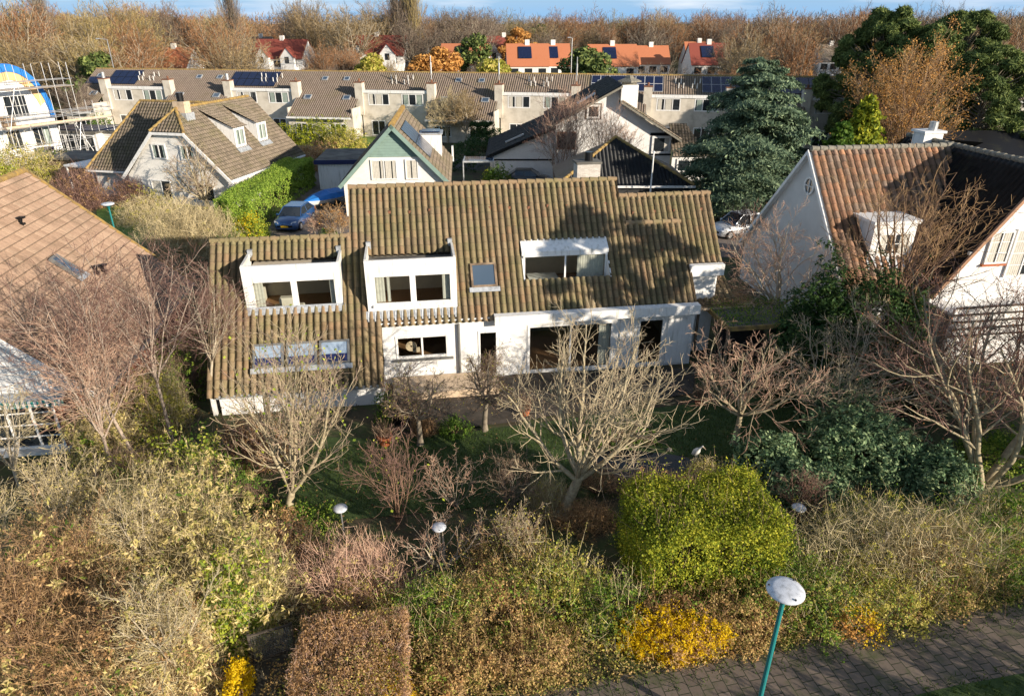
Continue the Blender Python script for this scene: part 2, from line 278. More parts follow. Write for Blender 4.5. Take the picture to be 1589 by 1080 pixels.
class MB:
    def __init__(s, T=None): s.v = []; s.f = []; s.m = []; s.T = T
    def pts(s, P):
        i = len(s.v)
        for p in P:
            p = Vector(p)
            s.v.append(tuple(s.T @ p) if s.T is not None else tuple(p))
        return i
    def poly(s, P, m=0): i = s.pts(P); s.f.append(tuple(range(i, i + len(P)))); s.m.append(m); return s
    def box(s, x0, x1, y0, y1, z0, z1, m=0):
        i = s.pts([(x0, y0, z0), (x1, y0, z0), (x1, y1, z0), (x0, y1, z0), (x0, y0, z1), (x1, y0, z1), (x1, y1, z1), (x0, y1, z1)])
        for q in ((0, 3, 2, 1), (4, 5, 6, 7), (0, 1, 5, 4), (1, 2, 6, 5), (2, 3, 7, 6), (3, 0, 4, 7)): s.f.append(tuple(i + a for a in q)); s.m.append(m)
        return s
    def prism(s, P, vec, m=0):
        n = len(P); vec = Vector(vec); i = s.pts(list(P) + [Vector(p) + vec for p in P])
        s.f.append(tuple(i + k for k in range(n))[::-1]); s.m.append(m); s.f.append(tuple(i + n + k for k in range(n))); s.m.append(m)
        for k in range(n): s.f.append((i + k, i + (k + 1) % n, i + n + (k + 1) % n, i + n + k)); s.m.append(m)
        return s
    def tube(s, a, b, r, n=8, r1=None, m=0, caps=True):
        a = Vector(a); b = Vector(b); d = (b - a).normalized(); r1 = r if r1 is None else r1
        u = d.orthogonal().normalized(); w_ = d.cross(u); P = []
        for c, rr in ((a, r), (b, r1)):
            for k in range(n): t = 2 * math.pi * k / n; P.append(c + (u * math.cos(t) + w_ * math.sin(t)) * rr)
        i = s.pts(P)
        for k in range(n): s.f.append((i + k, i + (k + 1) % n, i + n + (k + 1) % n, i + n + k)); s.m.append(m)
        if caps: s.f.append(tuple(i + k for k in range(n))[::-1]); s.m.append(m); s.f.append(tuple(i + n + k for k in range(n))); s.m.append(m)
        return s
    def beam(s, a, b, w, h, m=0):
        """rectangular bar from a to b, w wide sideways, h deep downwards"""
        a = Vector(a); b = Vector(b); d = (b - a).normalized(); side = d.cross(Vector((0, 0, 1)))
        side = side.normalized() if side.length > 1e-4 else Vector((1, 0, 0)); up = side.cross(d)
        P = [a - side * w / 2, a + side * w / 2, a + side * w / 2 - up * h, a - side * w / 2 - up * h]
        return s.prism(P, b - a, m)
    def lathe(s, prof, n=20, c=(0, 0, 0), m=0):
        i0 = None
        for r, z in prof:
            i = s.pts([(c[0] + r * math.cos(2 * math.pi * k / n), c[1] + r * math.sin(2 * math.pi * k / n), c[2] + z) for k in range(n)])
            if i0 is not None:
                for k in range(n): s.f.append((i0 + k, i0 + (k + 1) % n, i + (k + 1) % n, i + k)); s.m.append(m)
            i0 = i
        return s
    def wall(s, x0, x1, z0, z1, y, th, holes=(), m=0):
        """wall in the XZ plane, front at y, th thick (towards +y), rectangular holes (x0,x1,z0,z1)"""
        xs = sorted({x0, x1, *[h[0] for h in holes], *[h[1] for h in holes]}); zs = sorted({z0, z1, *[h[2] for h in holes], *[h[3] for h in holes]})
        for a, b in zip(xs, xs[1:]):
            run = None
            for c, d in zip(zs, zs[1:]):
                cx, cz = (a + b) / 2, (c + d) / 2
                if any(h[0] < cx < h[1] and h[2] < cz < h[3] for h in holes) or cx < x0 or cx > x1: 
                    if run: s.box(a, b, y, y + th, run[0], run[1], m); run = None
                else: run = (run[0], d) if run else (c, d)
            if run: s.box(a, b, y, y + th, run[0], run[1], m)
        return s
    def build(s, name, mats, parent=None, smooth=False, bevel=0):
        me = bpy.data.meshes.new(name); me.from_pydata(s.v, [], s.f)
        for m in (mats if isinstance(mats, (list, tuple)) else [mats]): me.materials.append(m)
        me.polygons.foreach_set('material_index', s.m)
        if smooth: me.polygons.foreach_set('use_smooth', [True] * len(s.f))
        ul = me.uv_layers.new(name='UVMap'); ul.data.foreach_set('uv', [0.3, 0.4] * len(me.loops))
        me.update(); o = bpy.data.objects.new(name, me); COL.objects.link(o)
        if bevel:
            b = o.modifiers.new('edge', 'BEVEL'); b.width = bevel; b.segments = 2; b.limit_method = 'ANGLE'
        if parent is not None: o.parent = parent
        return o
def tiles(name, parent, O, sdir, up, s0, s1, t0, t1, mat, mask=None, period=0.28, course=0.36, amp=0.05, lift=0.03, ns=8, flat=False):
    """rolled roof tiles as real relief over a plane: s along the eave, t up the slope"""
    O = np.array(O, float); sd = np.array(sdir, float); sd /= np.linalg.norm(sd); ud = np.array(up, float); ud /= np.linalg.norm(ud)
    nrm = np.cross(sd, ud)
    if nrm[2] < 0: nrm = -nrm
    S = np.arange(s0, s1 + 1e-6, period / ns); nc = max(1, int(round((t1 - t0) / course))); cs = (t1 - t0) / nc
    rows_t = []; rows_h = []; rows_v = []
    for k in range(nc):
        for f, h in ((0.0, lift), (0.999, 0.0)): rows_t.append(t0 + (k + f) * cs); rows_h.append(h); rows_v.append(k + 0.02 + 0.9 * f)
    T_ = np.array(rows_t); H_ = np.array(rows_h)
    ph = ((S - s0) / period) % 1.0
    if flat: prof = amp * (np.clip(np.minimum(ph, 1 - ph) * 14, 0, 1))
    else: prof = amp * np.sqrt(np.clip(1 - (2 * ph / .7 - 1) ** 2, 0, 1))
    rg = np.random.default_rng(int(abs(s0 * 91 + t1 * 37)) + 5)
    jit = rg.normal(0, 0.004, (len(T_), len(S)))
    P = O + S[None, :, None] * sd + T_[:, None, None] * ud + (prof[None, :, None] + H_[:, None, None] + jit[:, :, None]) * nrm
    U = np.stack([np.broadcast_to((S - s0) / period, (len(T_), len(S))), np.broadcast_to(np.array(rows_v)[:, None], (len(T_), len(S)))], -1).reshape(-1, 2)
    # keep the uv of a tile's last column inside its own cell
    nS = len(S); I = np.arange(len(T_) - 1)[:, None] * nS + np.arange(nS - 1)[None, :]
    F = np.stack([I, I + 1, I + 1 + nS, I + nS], -1).reshape(-1, 4)
    cs_ = (S[:-1] + S[1:]) / 2; ct_ = (T_[:-1] + T_[1:]) / 2
    if mask is not None:
        SS, TT = np.meshgrid(cs_, ct_); keep = mask(SS, TT).reshape(-1); F = F[keep]
    return npmesh(name, P.reshape(-1, 3), F, mat, parent, uv=U)
def ridge_caps(name, parent, a, b, mat, r=0.13, step=0.42):
    a = Vector(a); b = Vector(b); L_ = (b - a).length; n = max(1, int(L_ / step)); d = (b - a) / n; mb = MB()
    for i in range(n):
        p = a + d * i; q = a + d * (i + 1.06)
        mb.tube(p + Vector((0, 0, 0.015)), q, r * 1.12, 10, r * 0.9)
    return mb.build(name, mat, parent, smooth=False)
def window(parent, T, w_, h, cols=2, rows=1, fr=0.09, frame=None, pane=None, curtain=None, name='window', depth=0.09, bars=0.03, cur_mat=None):
    """framed window: x across, z up, front at y=-depth/2 in T's own axes; pane is a sub-part"""
    frame = frame or M['white']; pane = pane or M['glass']; mb = MB(T); d = depth
    mb.box(0, w_, -d, 0, 0, fr).box(0, w_, -d, 0, h - fr, h).box(0, fr, -d, 0, fr, h - fr).box(w_ - fr, w_, -d, 0, fr, h - fr)
    for i in range(1, cols): x = w_ * i / cols; mb.box(x - fr * .4, x + fr * .4, -d * .9, 0, fr, h - fr)
    for i in range(1, rows):
        z = h * i / rows
        for j in range(cols): mb.box(w_ * j / cols + fr * (1 if j == 0 else .4), w_ * (j + 1) / cols - fr * (1 if j == cols - 1 else .4), -d * .6, -d * .1, z - bars / 2, z + bars / 2)
    f = mb.build(name, frame, parent)
    p = MB(T); p.poly([(fr, -d * .35, fr), (w_ - fr, -d * .35, fr), (w_ - fr, -d * .35, h - fr), (fr, -d * .35, h - fr)])
    p.build('pane', pane, f)
    if curtain:
        for a, b in curtain:
            c = MB(T)
            n = max(3, int((b - a) * w_ / 0.06)); xs = [fr + (w_ - 2 * fr) * (a + (b - a) * k / n) for k in range(n + 1)]
            yo = -d * .42 if pane is M['glass'] else 0.1
            for k in range(n):
                ya, yb = (yo - 0.012 * (k % 2), yo - 0.012 * ((k + 1) % 2))
                c.poly([(xs[k], ya, fr), (xs[k + 1], yb, fr), (xs[k + 1], yb, h - fr), (xs[k], ya, h - fr)])
            c.build('curtain', cur_mat or M['curtain'], f)
    return f
def TR(x, y, z, rz=0.0): return Matrix.Translation((x, y, z)) @ Matrix.Rotation(R(rz), 4, 'Z')
def basis(o, ex, ey, ez):
    ex, ey, ez = Vector(ex).normalized(), Vector(ey).normalized(), Vector(ez).normalized()
    m = Matrix.Identity(4)
    for i in range(3): m[i][0], m[i][1], m[i][2], m[i][3] = ex[i], ey[i], ez[i], o[i]
    return m
def roof_window(parent, o, sdir, up, w_, h, frame=None, pane=None, apron=True, blind=None):
    sdir = Vector(sdir).normalized(); up = Vector(up).normalized(); n = sdir.cross(up)
    if n.z < 0: n = -n
    o = Vector(o) + n * .07; T = basis(o, sdir, up, n); mb = MB(T); f = 0.09
    mb.box(0, w_, 0, f, 0, .13).box(0, w_, h - f, h, 0, .13).box(0, f, f, h - f, 0, .13).box(w_ - f, w_, f, h - f, 0, .13)
    fo = mb.build('roof_window', frame or M['grey_frame'], parent)
    MB(T).poly([(f, f, .1), (w_ - f, f, .1), (w_ - f, h - f, .1), (f, h - f, .1)]).build('pane', pane or M['skyglass'], fo)
    if blind: MB(T).poly([(f, f, .104), (w_ - f, f, .104), (w_ - f, f + (h - f) * blind, .104), (f, f + (h - f) * blind, .104)]).build('blind', M['navy'], fo)
    if apron: MB(T).box(-.1, w_ + .1, -.22, -.002, .06, .1).build('flashing', M['lead'], fo)
    return fo
def solar(parent, o, sdir, up, nx, ny, w_=1.0, h=1.65, gap=0.03, frame=None):
    sdir = Vector(sdir).normalized(); up = Vector(up).normalized(); n = sdir.cross(up)
    if n.z < 0: n = -n
    T = basis(o, sdir, up, n)
    for i in range(nx):
        for j in range(ny):
            x, y = i * (w_ + gap), j * (h + gap); mb = MB(T); mb.box(x, x + w_, y, y + h, .1, .14)
            f = mb.build('solar_panel', frame or M['steel'], parent)
            MB(T).poly([(x + .03, y + .03, .143), (x + w_ - .03, y + .03, .143), (x + w_ - .03, y + h - .03, .143), (x + .03, y + h - .03, .143)]).build('cells', M['solar'], f)

# ---------------------------------------------------------------- growing helpers
def unit(a): return a / (np.linalg.norm(a, axis=-1, keepdims=True) + 1e-9)
def grow(rg, st, di, ln, k, wander, trop):
    N = len(st); P = np.zeros((N, k + 1, 3)); P[:, 0] = st; d = unit(di)
    for i in range(k):
        d = unit(d + rg.normal(0, wander, (N, 3)) + np.array([0, 0, trop])); P[:, i + 1] = P[:, i] + d * (ln / k)[:, None]
    return P
def kids(rg, P, Rr, n, t0, t1, ang, sd, ratio, rr, ln):
    N, K, _ = P.shape; K -= 1
    t = t0 + (t1 - t0) * (np.arange(n)[None, :] + rg.random((N, n))) / n; f = t * K; i = np.minimum(f.astype(int), K - 1); fr = f - i
    r_ = np.arange(N)[:, None]; A = P[r_, i]; B = P[r_, i + 1]; pos = A + (B - A) * fr[..., None]; d = unit(B - A)
    q = unit(np.cross(d, np.array([0.31, 0.22, 0.92]))); q2 = np.cross(d, q)
    az = 2.4 * np.arange(n)[None, :] + rg.random((N, 1)) * 6.28 + rg.normal(0, .5, (N, n)); a = rg.normal(ang, sd, (N, n))
    nd = d * np.cos(a)[..., None] + (q * np.cos(az)[..., None] + q2 * np.sin(az)[..., None]) * np.sin(a)[..., None]
    rad = (Rr[r_, i] * (1 - fr) + Rr[r_, i + 1] * fr) * rr
    l2 = ln[:, None] * ratio * (1.15 - 0.6 * (t - t0) / max(1e-6, t1 - t0)) * rg.uniform(.7, 1.2, (N, n))
    return pos.reshape(-1, 3), nd.reshape(-1, 3), l2.reshape(-1), rad.reshape(-1)
def tubes(P, Rr, n):
    N, K, _ = P.shape; d = np.gradient(P, axis=1); d = unit(d)
    ref = np.where(np.abs(d[:, :1, 2:3]) > .9, np.array([1., 0, 0]), np.array([0, 0, 1.])); u = unit(np.cross(d, np.broadcast_to(ref, d.shape))); v = np.cross(d, u)
    a = 2 * np.pi * np.arange(n) / n
    V = P[:, :, None] + (u[:, :, None] * np.cos(a)[:, None] + v[:, :, None] * np.sin(a)[:, None]) * Rr[:, :, None, None]
    base = (np.arange(N)[:, None, None] * K + np.arange(K - 1)[None, :, None]) * n; j = np.arange(n)[None, None, :]; j2 = (j + 1) % n
    F = np.stack([base + j, base + j2, base + n + j2, base + n + j], -1).reshape(-1, 4)
    return V.reshape(-1, 3), F
def merge(L_):
    V = []; F = []; o = 0
    for v, f in L_: V.append(v); F.append(f + o); o += len(v)
    return np.concatenate(V), np.concatenate(F)
def strips(rg, P0, P1, w0):
    """thin flat twigs from P0 to P1, w0 wide"""
    d = unit(P1 - P0); s = unit(np.cross(d, rg.normal(0, 1, d.shape))) * (np.asarray(w0) * np.ones(len(d)))[:, None] * .5
    V = np.stack([P0 - s, P0 + s, P1 + s * .35, P1 - s * .35], 1).reshape(-1, 3)
    return V, np.arange(len(V)).reshape(-1, 4)
def quads(rg, C, size, aspect=1.0, up=0.0, out=None):
    N = len(C); nr = rg.normal(0, 1, (N, 3)) + np.array([0, 0, up])
    if out is not None: nr = nr + out * 1.2
    nr = unit(nr); a = unit(np.cross(nr, rg.normal(0, 1, (N, 3)))); b = np.cross(nr, a)
    sz = (size * rg.uniform(.6, 1.35, N))[:, None] * .5
    V = np.stack([C - a * sz * aspect, C - b * sz * .8 + a * sz * .1, C + a * sz * aspect, C + b * sz * .8 - a * sz * .1], 1).reshape(-1, 3)
    return V, np.arange(len(V)).reshape(-1, 4)
def bare_tree(seed, H, trunk=0.25, r0=0.16, lean=(0, 0), spread=0.75, n1=6, n2=6, n3=6, n4=5, trop=0.06, wander=0.09, twig_r=0.008, l1=0.7, flat_twigs=False, stems=1, up1=0.05, tips=0):
    """returns ((V,F) limbs, (V,F) twigs, tip points)"""
    rg = np.random.default_rng(seed); tl = H * trunk
    if stems == 1:
        st = np.zeros((1, 3)); di = np.array([[lean[0], lean[1], 1.0]]); ln = np.array([tl])
        P = grow(rg, st, di, ln, 5, .04, .02); Rr = np.linspace(r0 * 1.15, r0 * .8, 6)[None].repeat(1, 0); Rr[:, 0] *= 1.35
        parts = [tubes(P, Rr, 9)]
        top = P[0, -1]; dt = unit(P[0, -1] - P[0, -2])
        n = n1; az = 2 * np.pi * (np.arange(n) + rg.random(n) * .6) / n; a = rg.normal(spread * .75, .18, n).clip(.1, 1.5); a[0] = .12
        di = np.stack([np.sin(a) * np.cos(az) + dt[0] * .6, np.sin(a) * np.sin(az) + dt[1] * .6, np.cos(a)], 1)
        st = top + (P[0, -2] - top) * (rg.random(n) * .7)[:, None]; ln = H * (1 - trunk) * l1 * rg.uniform(.85, 1.15, n) * 1.15; rad = r0 * rg.uniform(.42, .62, n)
    else:
        n = stems; az = 2 * np.pi * (np.arange(n) + rg.random(n)) / n; a = rg.normal(spread * .55, .15, n).clip(.03, 1.3)
        di = np.stack([np.sin(a) * np.cos(az) + lean[0], np.sin(a) * np.sin(az) + lean[1], np.cos(a)], 1)
        st = np.stack([np.cos(az), np.sin(az), 0 * az], 1) * r0 * 1.2; ln = H * rg.uniform(.8, 1.08, n); rad = r0 * rg.uniform(.5, .9, n); parts = []
    P = grow(rg, st, di, ln, 8, wander, trop + up1); Rr = rad[:, None] * np.linspace(1, .18, 9)[None]; parts.append(tubes(P, Rr, 6))
    p, d, l2, r2 = kids(rg, P, Rr, n2, .12 if stems == 1 else .25, .98, .75, .2, .5, .62, ln)
    P2 = grow(rg, p, d, l2, 5, wander * 1.3, trop); R2 = np.maximum(r2[:, None] * np.linspace(1, .25, 6)[None], twig_r); parts.append(tubes(P2, R2, 4))
    p, d, l3, r3 = kids(rg, P2, R2, n3, .12, 1, .7, .25, .5, .6, l2)
    P3 = grow(rg, p, d, l3, 3, wander * 1.6, trop); R3 = np.maximum(r3[:, None] * np.linspace(1, .4, 4)[None], twig_r * .8)
    p, d, l4, r4 = kids(rg, P3, R3, n4, .1, 1, .65, .3, .62, .6, l3)
    l4 = np.maximum(l4, .12); P4 = grow(rg, p, d, l4, 2, wander * 2, trop * 1.5)
    if flat_twigs:
        tw = [strips(rg, P3[:, 0], P3[:, 1], R3[:, 0] * 2), strips(rg, P3[:, 1], P3[:, 3], R3[:, 1] * 2), strips(rg, P4[:, 0], P4[:, 2], twig_r * 1.7)]
    else:
        R4 = np.full((len(P4), 3), twig_r * .75) * np.array([1, .85, .55]); tw = [tubes(P3, R3, 3), tubes(P4, R4, 3)]
    return merge(parts), merge(tw), P4[:, -1]
def tree_thing(name, label, cat, seed, loc, bark, twig, group=None, rz=0, leaves=None, **kw):
    A, B, tips = bare_tree(seed, **kw)
    t = thing(name, label, cat, loc, rz, group)
    npmesh('trunk', A[0], A[1], bark, t, smooth=True); npmesh('crown', B[0], B[1], twig, t)
    if leaves:
        n, size, lm = leaves; rg = np.random.default_rng(seed + 3); C = tips[rg.integers(0, len(tips), n)] + rg.normal(0, .06, (n, 3))
        v, f = quads(rg, C, size); npmesh('leaves', v, f, lm, t)
    return t
def blob_points(rg, n, rx, ry, h, shell=0.45, lumps=5, box=False, z0=0.0, clump=0, sq=0, rag=.16, csz=.13):
    """points in a lumpy dome (or box), most near its surface; returns points and outward directions"""
    if n > 900 and clump:
        m = n // clump; Pc, Oc = blob_points(rg, m, rx, ry, h, shell, lumps, box, z0, 0, sq, rag)
        j = rg.integers(0, m, n); k_ = unit(rg.normal(0, 1, (n, 3))) * (csz * rg.random(n) ** .5)[:, None]
        P = Pc[j] + k_; P[:, 2] = np.maximum(P[:, 2], .02); return P, unit(Oc[j] + k_ / csz * .8)
    if box:
        P = rg.uniform(-1, 1, (n, 3)); ax = rg.choice(3, n, p=[.3, .22, .48]); sg = np.where(rg.random(n) < .5, -1, 1)
        dp = 1 - np.abs(rg.normal(0, .07, n)); 
        for a in range(3): k = ax == a; P[k, a] = (sg[k] if a < 2 else 1) * dp[k]
        O_ = np.zeros_like(P); O_[np.arange(n), ax] = np.where(ax == 2, 1, sg)
        lump = 1 + .05 * np.sin(P[:, 0] * 5.1 + 1) * np.cos(P[:, 1] * 4.3)
        return np.stack([P[:, 0] * rx * lump, P[:, 1] * ry * lump, z0 + (P[:, 2] * .5 + .5) * h * lump], 1), O_
    D = unit(rg.normal(0, 1, (n, 3))); D[:, 2] = np.abs(D[:, 2]) * np.where(rg.random(n) < .85, 1, -.25); D = unit(D)
    if sq: D = D / ((np.abs(D) ** sq).sum(1, keepdims=True) ** (1 / sq))
    k = unit(rg.normal(0, 1, (lumps * 3, 3))); am = rg.uniform(.06, .24, lumps * 3)
    lump = 1 + (am[None] * (np.maximum(0, D @ k.T) ** 6 - .07)).sum(1)
    rr = (1 - shell * rg.random(n) ** 1.6) * lump * (1 + rag * np.sin(D[:, 0] * 9 + lumps) * np.sin(D[:, 1] * 11 + 2) + rg.normal(0, rag * .45, n))
    return np.stack([D[:, 0] * rx * rr, D[:, 1] * ry * rr, z0 + np.maximum(.02, D[:, 2] * (h - z0) * rr)], 1), D
def bush(name, label, cat, seed, loc, rx, ry, h, leaf, n, size, twig=None, tn=0, tl=0.5, group=None, rz=0, box=False, stem=None, aspect=1.1, shell=.45, tw=0.012, up=.4, extra=None, z0=0.0, spike=0.0, clump=14, sq=0, rag=.16, csz=None, lumps=5, shoots=0):
    """leafy bush: foliage and, where given, the twigs that show between the leaves"""
    rg = np.random.default_rng(seed); t = thing(name, label, cat, loc, rz, group); csz = csz or size * 2.2
    P, O_ = blob_points(rg, n, rx, ry, h, shell, lumps, box=box, z0=z0, clump=clump, sq=sq, rag=rag, csz=csz); v, f = quads(rg, P, size, aspect, up, O_); npmesh('foliage', v, f, leaf, t)
    if tn:
        P, O_ = blob_points(rg, tn, rx * 1.02, ry * 1.02, h * 1.02, min(.9, shell * 1.4), box=box, z0=z0, sq=sq)
        d = unit(O_ * .6 + rg.normal(0, .7, O_.shape) + np.array([0, 0, .5 + spike])); l = (tl * rg.uniform(.5, 1.4, tn))[:, None]
        v, f = strips(rg, P - d * l * .6, P + d * l * .4, tw); npmesh('twigs', v, f, twig, t)
    if shoots:
        P, O_ = blob_points(rg, shoots, rx, ry, h, .25, lumps, box, z0); k = P[:, 2] > h * .35; P, O_ = P[k], O_[k]; m = len(P)
        d = unit(O_ * .45 + rg.normal(0, .28, O_.shape) + np.array([0, 0, .9])); l = rg.uniform(.25, .95, m)[:, None]; mid = P + d * l * .6; Q = mid + unit(d + rg.normal(0, .3, d.shape)) * l * .5
        a_, b_ = merge([strips(rg, P - d * .2, mid, .013), strips(rg, mid, Q, .01)]); npmesh('leaves', a_, b_, twig or L['twig_brown'], t)  # these strips are the bare shoot twigs, kept under the leaves name
        C = (P[:, None] + (Q - P)[:, None] * rg.random((m, 7, 1))).reshape(-1, 3) + rg.normal(0, .025, (m * 7, 3)); a_, b_ = quads(rg, C, size * .95, aspect, .3); npmesh('leaves', a_, b_, leaf, t)
    if extra:
        for lm, en, es in extra:
            P, O_ = blob_points(rg, en, rx * 1.03, ry * 1.03, h * 1.03, .2, box=box, z0=z0); k = (np.sin(P[:, 0] * 2.1 + seed) + np.cos(P[:, 1] * 2.7 + seed)) > .3
            v, f = quads(rg, P[k], es, aspect, up, O_[k]); npmesh('leaves', v, f, lm, t)
    st = MB()
    for i in range(4):
        a = i * 1.7 + seed; r_ = .15 * min(rx, ry); st.tube((math.cos(a) * r_, math.sin(a) * r_, 0), (math.cos(a) * rx * .45, math.sin(a) * ry * .45, h * .6), .03, 5, .012)
    st.build('stem', stem or M['bark_brown'], t)
    return t

# ================================================================ SETTING
def ground_sheet(name, pts, mat, z):
    mb = MB(); mb.poly([(p[0], p[1], z) for p in pts]); return tag(mb.build(name, mat), kind='structure')
g_mat = mat_plain('soil_and_litter', (0.07, 0.05, 0.03), 0.95, scale=0.7, cols=[(0.03, 0.035, 0.012), (0.065, 0.05, 0.028), (0.05, 0.07, 0.02), (0.11, 0.08, 0.05)], bump=0.6)
ground_sheet('ground', [(-1500, -40), (1500, -40), (1500, 3000), (-1500, 3000)], g_mat, 0.0)
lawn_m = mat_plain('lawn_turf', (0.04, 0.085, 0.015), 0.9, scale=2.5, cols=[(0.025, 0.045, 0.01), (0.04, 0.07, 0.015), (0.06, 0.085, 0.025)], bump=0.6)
ground_sheet('lawn', [(-8.2, 19.2), (-6.2, 17.2), (-1.5, 17.9), (1.5, 18.6), (4, 21.2), (9, 20.6), (13.5, 23.2), (13, 26), (7, 24.6), (2.6, 23.6), (-1.5, 22.6), (-4.5, 22), (-7.5, 22.2)], lawn_m, 0.02)
lawn_b = mat_plain('bright_turf', (0.11, 0.19, 0.03), 0.9, scale=1.5, cols=[(0.07, 0.13, 0.02), (0.12, 0.2, 0.03), (0.17, 0.24, 0.045)], bump=0.5)  # brighter green turf than the garden lawn
def at4(z, *q): return [tuple(at(u, v, 0))[:2] for u, v in q]
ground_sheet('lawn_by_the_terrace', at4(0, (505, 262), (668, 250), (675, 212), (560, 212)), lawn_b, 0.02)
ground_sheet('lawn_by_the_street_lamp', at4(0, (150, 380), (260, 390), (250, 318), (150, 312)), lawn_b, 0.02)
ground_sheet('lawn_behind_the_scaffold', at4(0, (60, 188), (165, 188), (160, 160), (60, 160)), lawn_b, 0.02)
# foreground brick path: rows of large pavers
pv, pn, pb = nodes('grey_brown_pavers'); pb.inputs['Roughness'].default_value = 0.85
ptc = pn.nodes.new('ShaderNodeNewGeometry'); pmp = pn.nodes.new('ShaderNodeMapping'); pmp.inputs['Rotation'].default_value = (0, 0, R(-12)); pmp.inputs['Scale'].default_value = (1, 1, 1)
pn.links.new(ptc.outputs['Position'], pmp.inputs['Vector'])
pk = pn.nodes.new('ShaderNodeTexBrick'); pk.inputs['Scale'].default_value = 1.0; pk.inputs['Brick Width'].default_value = 0.31; pk.inputs['Row Height'].default_value = 0.31
pk.offset = 0.5; pk.inputs['Mortar Size'].default_value = 0.012; pk.inputs['Bias'].default_value = 0.0
pk.inputs['Color1'].default_value = (0.12, 0.092, 0.07, 1); pk.inputs['Color2'].default_value = (0.17, 0.13, 0.1, 1); pk.inputs['Mortar'].default_value = (0.03, 0.035, 0.015, 1)
pmp.inputs['Rotation'].default_value = (0, 0, R(-12 - 90)); pn.links.new(pmp.outputs['Vector'], pk.inputs['Vector'])
pz = noise(pn, 1.6, 6, .7); pm = pn.nodes.new('ShaderNodeMapRange'); pm.inputs['From Min'].default_value = .5; pm.inputs['From Max'].default_value = .68
pn.links.new(pz.outputs['Fac'], pm.inputs['Value']); px_ = pn.nodes.new('ShaderNodeMix'); px_.data_type = 'RGBA'; px_.inputs['B'].default_value = (0.07, 0.075, 0.03, 1)
pn.links.new(pm.outputs['Result'], px_.inputs['Factor']); pn.links.new(pk.outputs['Color'], px_.inputs['A']); pn.links.new(px_.outputs['Result'], pb.inputs['Base Color'])
pbp = pn.nodes.new('ShaderNodeBump'); pbp.inputs['Distance'].default_value = .02; pbp.invert = True; pn.links.new(pk.outputs['Fac'], pbp.inputs['Height']); pn.links.new(pbp.outputs['Normal'], pb.inputs['Normal'])
ground_sheet('footpath', [(-7, 8.2), (9.3, 9.0), (9.3, 10.9), (12.7, 11.45), (24, 13.2), (24, 16.3), (14.3, 13.95), (0, 11.0), (-7, 9.6)], pv, 0.03)
ground_sheet('verge_lawn', [(6.5, 7.2), (24, 7.2), (24, 13.3), (12.7, 11.6), (10.8, 11.25), (9.3, 10.9)], lawn_m, 0.035)
ground_sheet('garden_path', at4(0, (385, 1080), (445, 1080), (450, 900), (470, 830), (440, 800), (400, 860), (388, 980)), mat_plain('mossy_slabs', (0.06, 0.055, 0.04), 0.9, var=0.3, scale=3, bump=.4), 0.015)
drive_m = mat_plain('driveway_pavers', (0.16, 0.13, 0.11), 0.85, var=0.2, scale=2, bump=.3)
ground_sheet('driveway', at4(0, (405, 372), (560, 372), (545, 262), (495, 262), (440, 320)), drive_m, 0.02)
ground_sheet('driveway_by_the_tall_conifer', at4(0, (1090, 400), (1240, 400), (1220, 325), (1075, 325)), drive_m, 0.02)
ground_sheet('street', [(-75, 73), (-45, 68), (-30, 77), (8, 73), (8, 79), (-30, 83), (-46, 76), (-75, 80)], mat_plain('asphalt', (0.06, 0.06, 0.06), 0.9, var=.15), 0.012)
ground_sheet('canal_water', [(-110, 112), (-62, 112), (-62, 124), (-110, 124)], M['water'], 0.02)
# pond
pc = at(990, 722, 0)
mb = MB(); n = 26
mb.poly([(pc.x + (1.9 + .25 * math.sin(3 * a)) * math.cos(a), pc.y + (1.0 + .15 * math.cos(2 * a + 1)) * math.sin(a), 0.025) for a in [2 * math.pi * k / n for k in range(n)]])
tag(mb.build('pond_water', M['water']), kind='structure')
# patio deck in front of the house
ground_sheet('terrace_decking', at4(0, (592, 650), (640, 672), (700, 668), (812, 655), (850, 648), (1075, 612), (1080, 572), (815, 580), (700, 598), (585, 610)), M['wood_dark'], 0.06)

# ================================================================ MAIN HOUSE
HO = (-5.35, 26.48, 0); HR = 8.3
hs = thing('detached_villa', 'long white villa with mossy brown tiled roof, dormers and roof windows behind the garden', 'house', HO, HR)
TP = 4.8 / 4.2; CP = math.cos(math.atan(TP)); SP = math.sin(math.atan(TP)); UPV = (0, CP, SP)
def rz_(y): return 3.0 + y * TP
def mask_main(s, t):
    y = t * CP
    k = ((s < -1.42) & (y < 2.66)) | ((s >= -1.42) & (s < -.22)) | ((s >= -.22) & (s < 10.98) & (y > -.05)) | ((s >= 10.98) & (s < 13.86) & (y > -.05) & (y < 3.62)) | ((s >= 13.86) & (y > 1.33) & (y < 3.62))
    for a, b, c, d in ((-5.72, -1.76, .54, 1.95), (-.75, 3.08, .24, 1.98), (3.78, 4.84, .86, 1.65), (6.1, 10.05, 1.03, 2.28)):
        k &= ~((s > a) & (s < b) & (y > c) & (y < d))
    return k
roof = tiles('roof', hs, (0, 0, 3.0), (1, 0, 0), UPV, -7.28, 15.46, -1.86 / CP, 4.2 / CP, M['tile_main'], mask_main, .285, .37, .105, .035, 10)
for a, b, z, y in ((-7.28, -1.4, 6.07, 2.66), (-1.42, 10.98, 7.85, 4.2), (10.98, 15.46, 7.18, 3.62), (11.1, 13.75, 6.13, 2.68)):
    ridge_caps('ridge_tiles', roof, (a, y, z), (b, y, z), M['tile_main'], .11)
mb = MB()     # back slopes and the closed underside
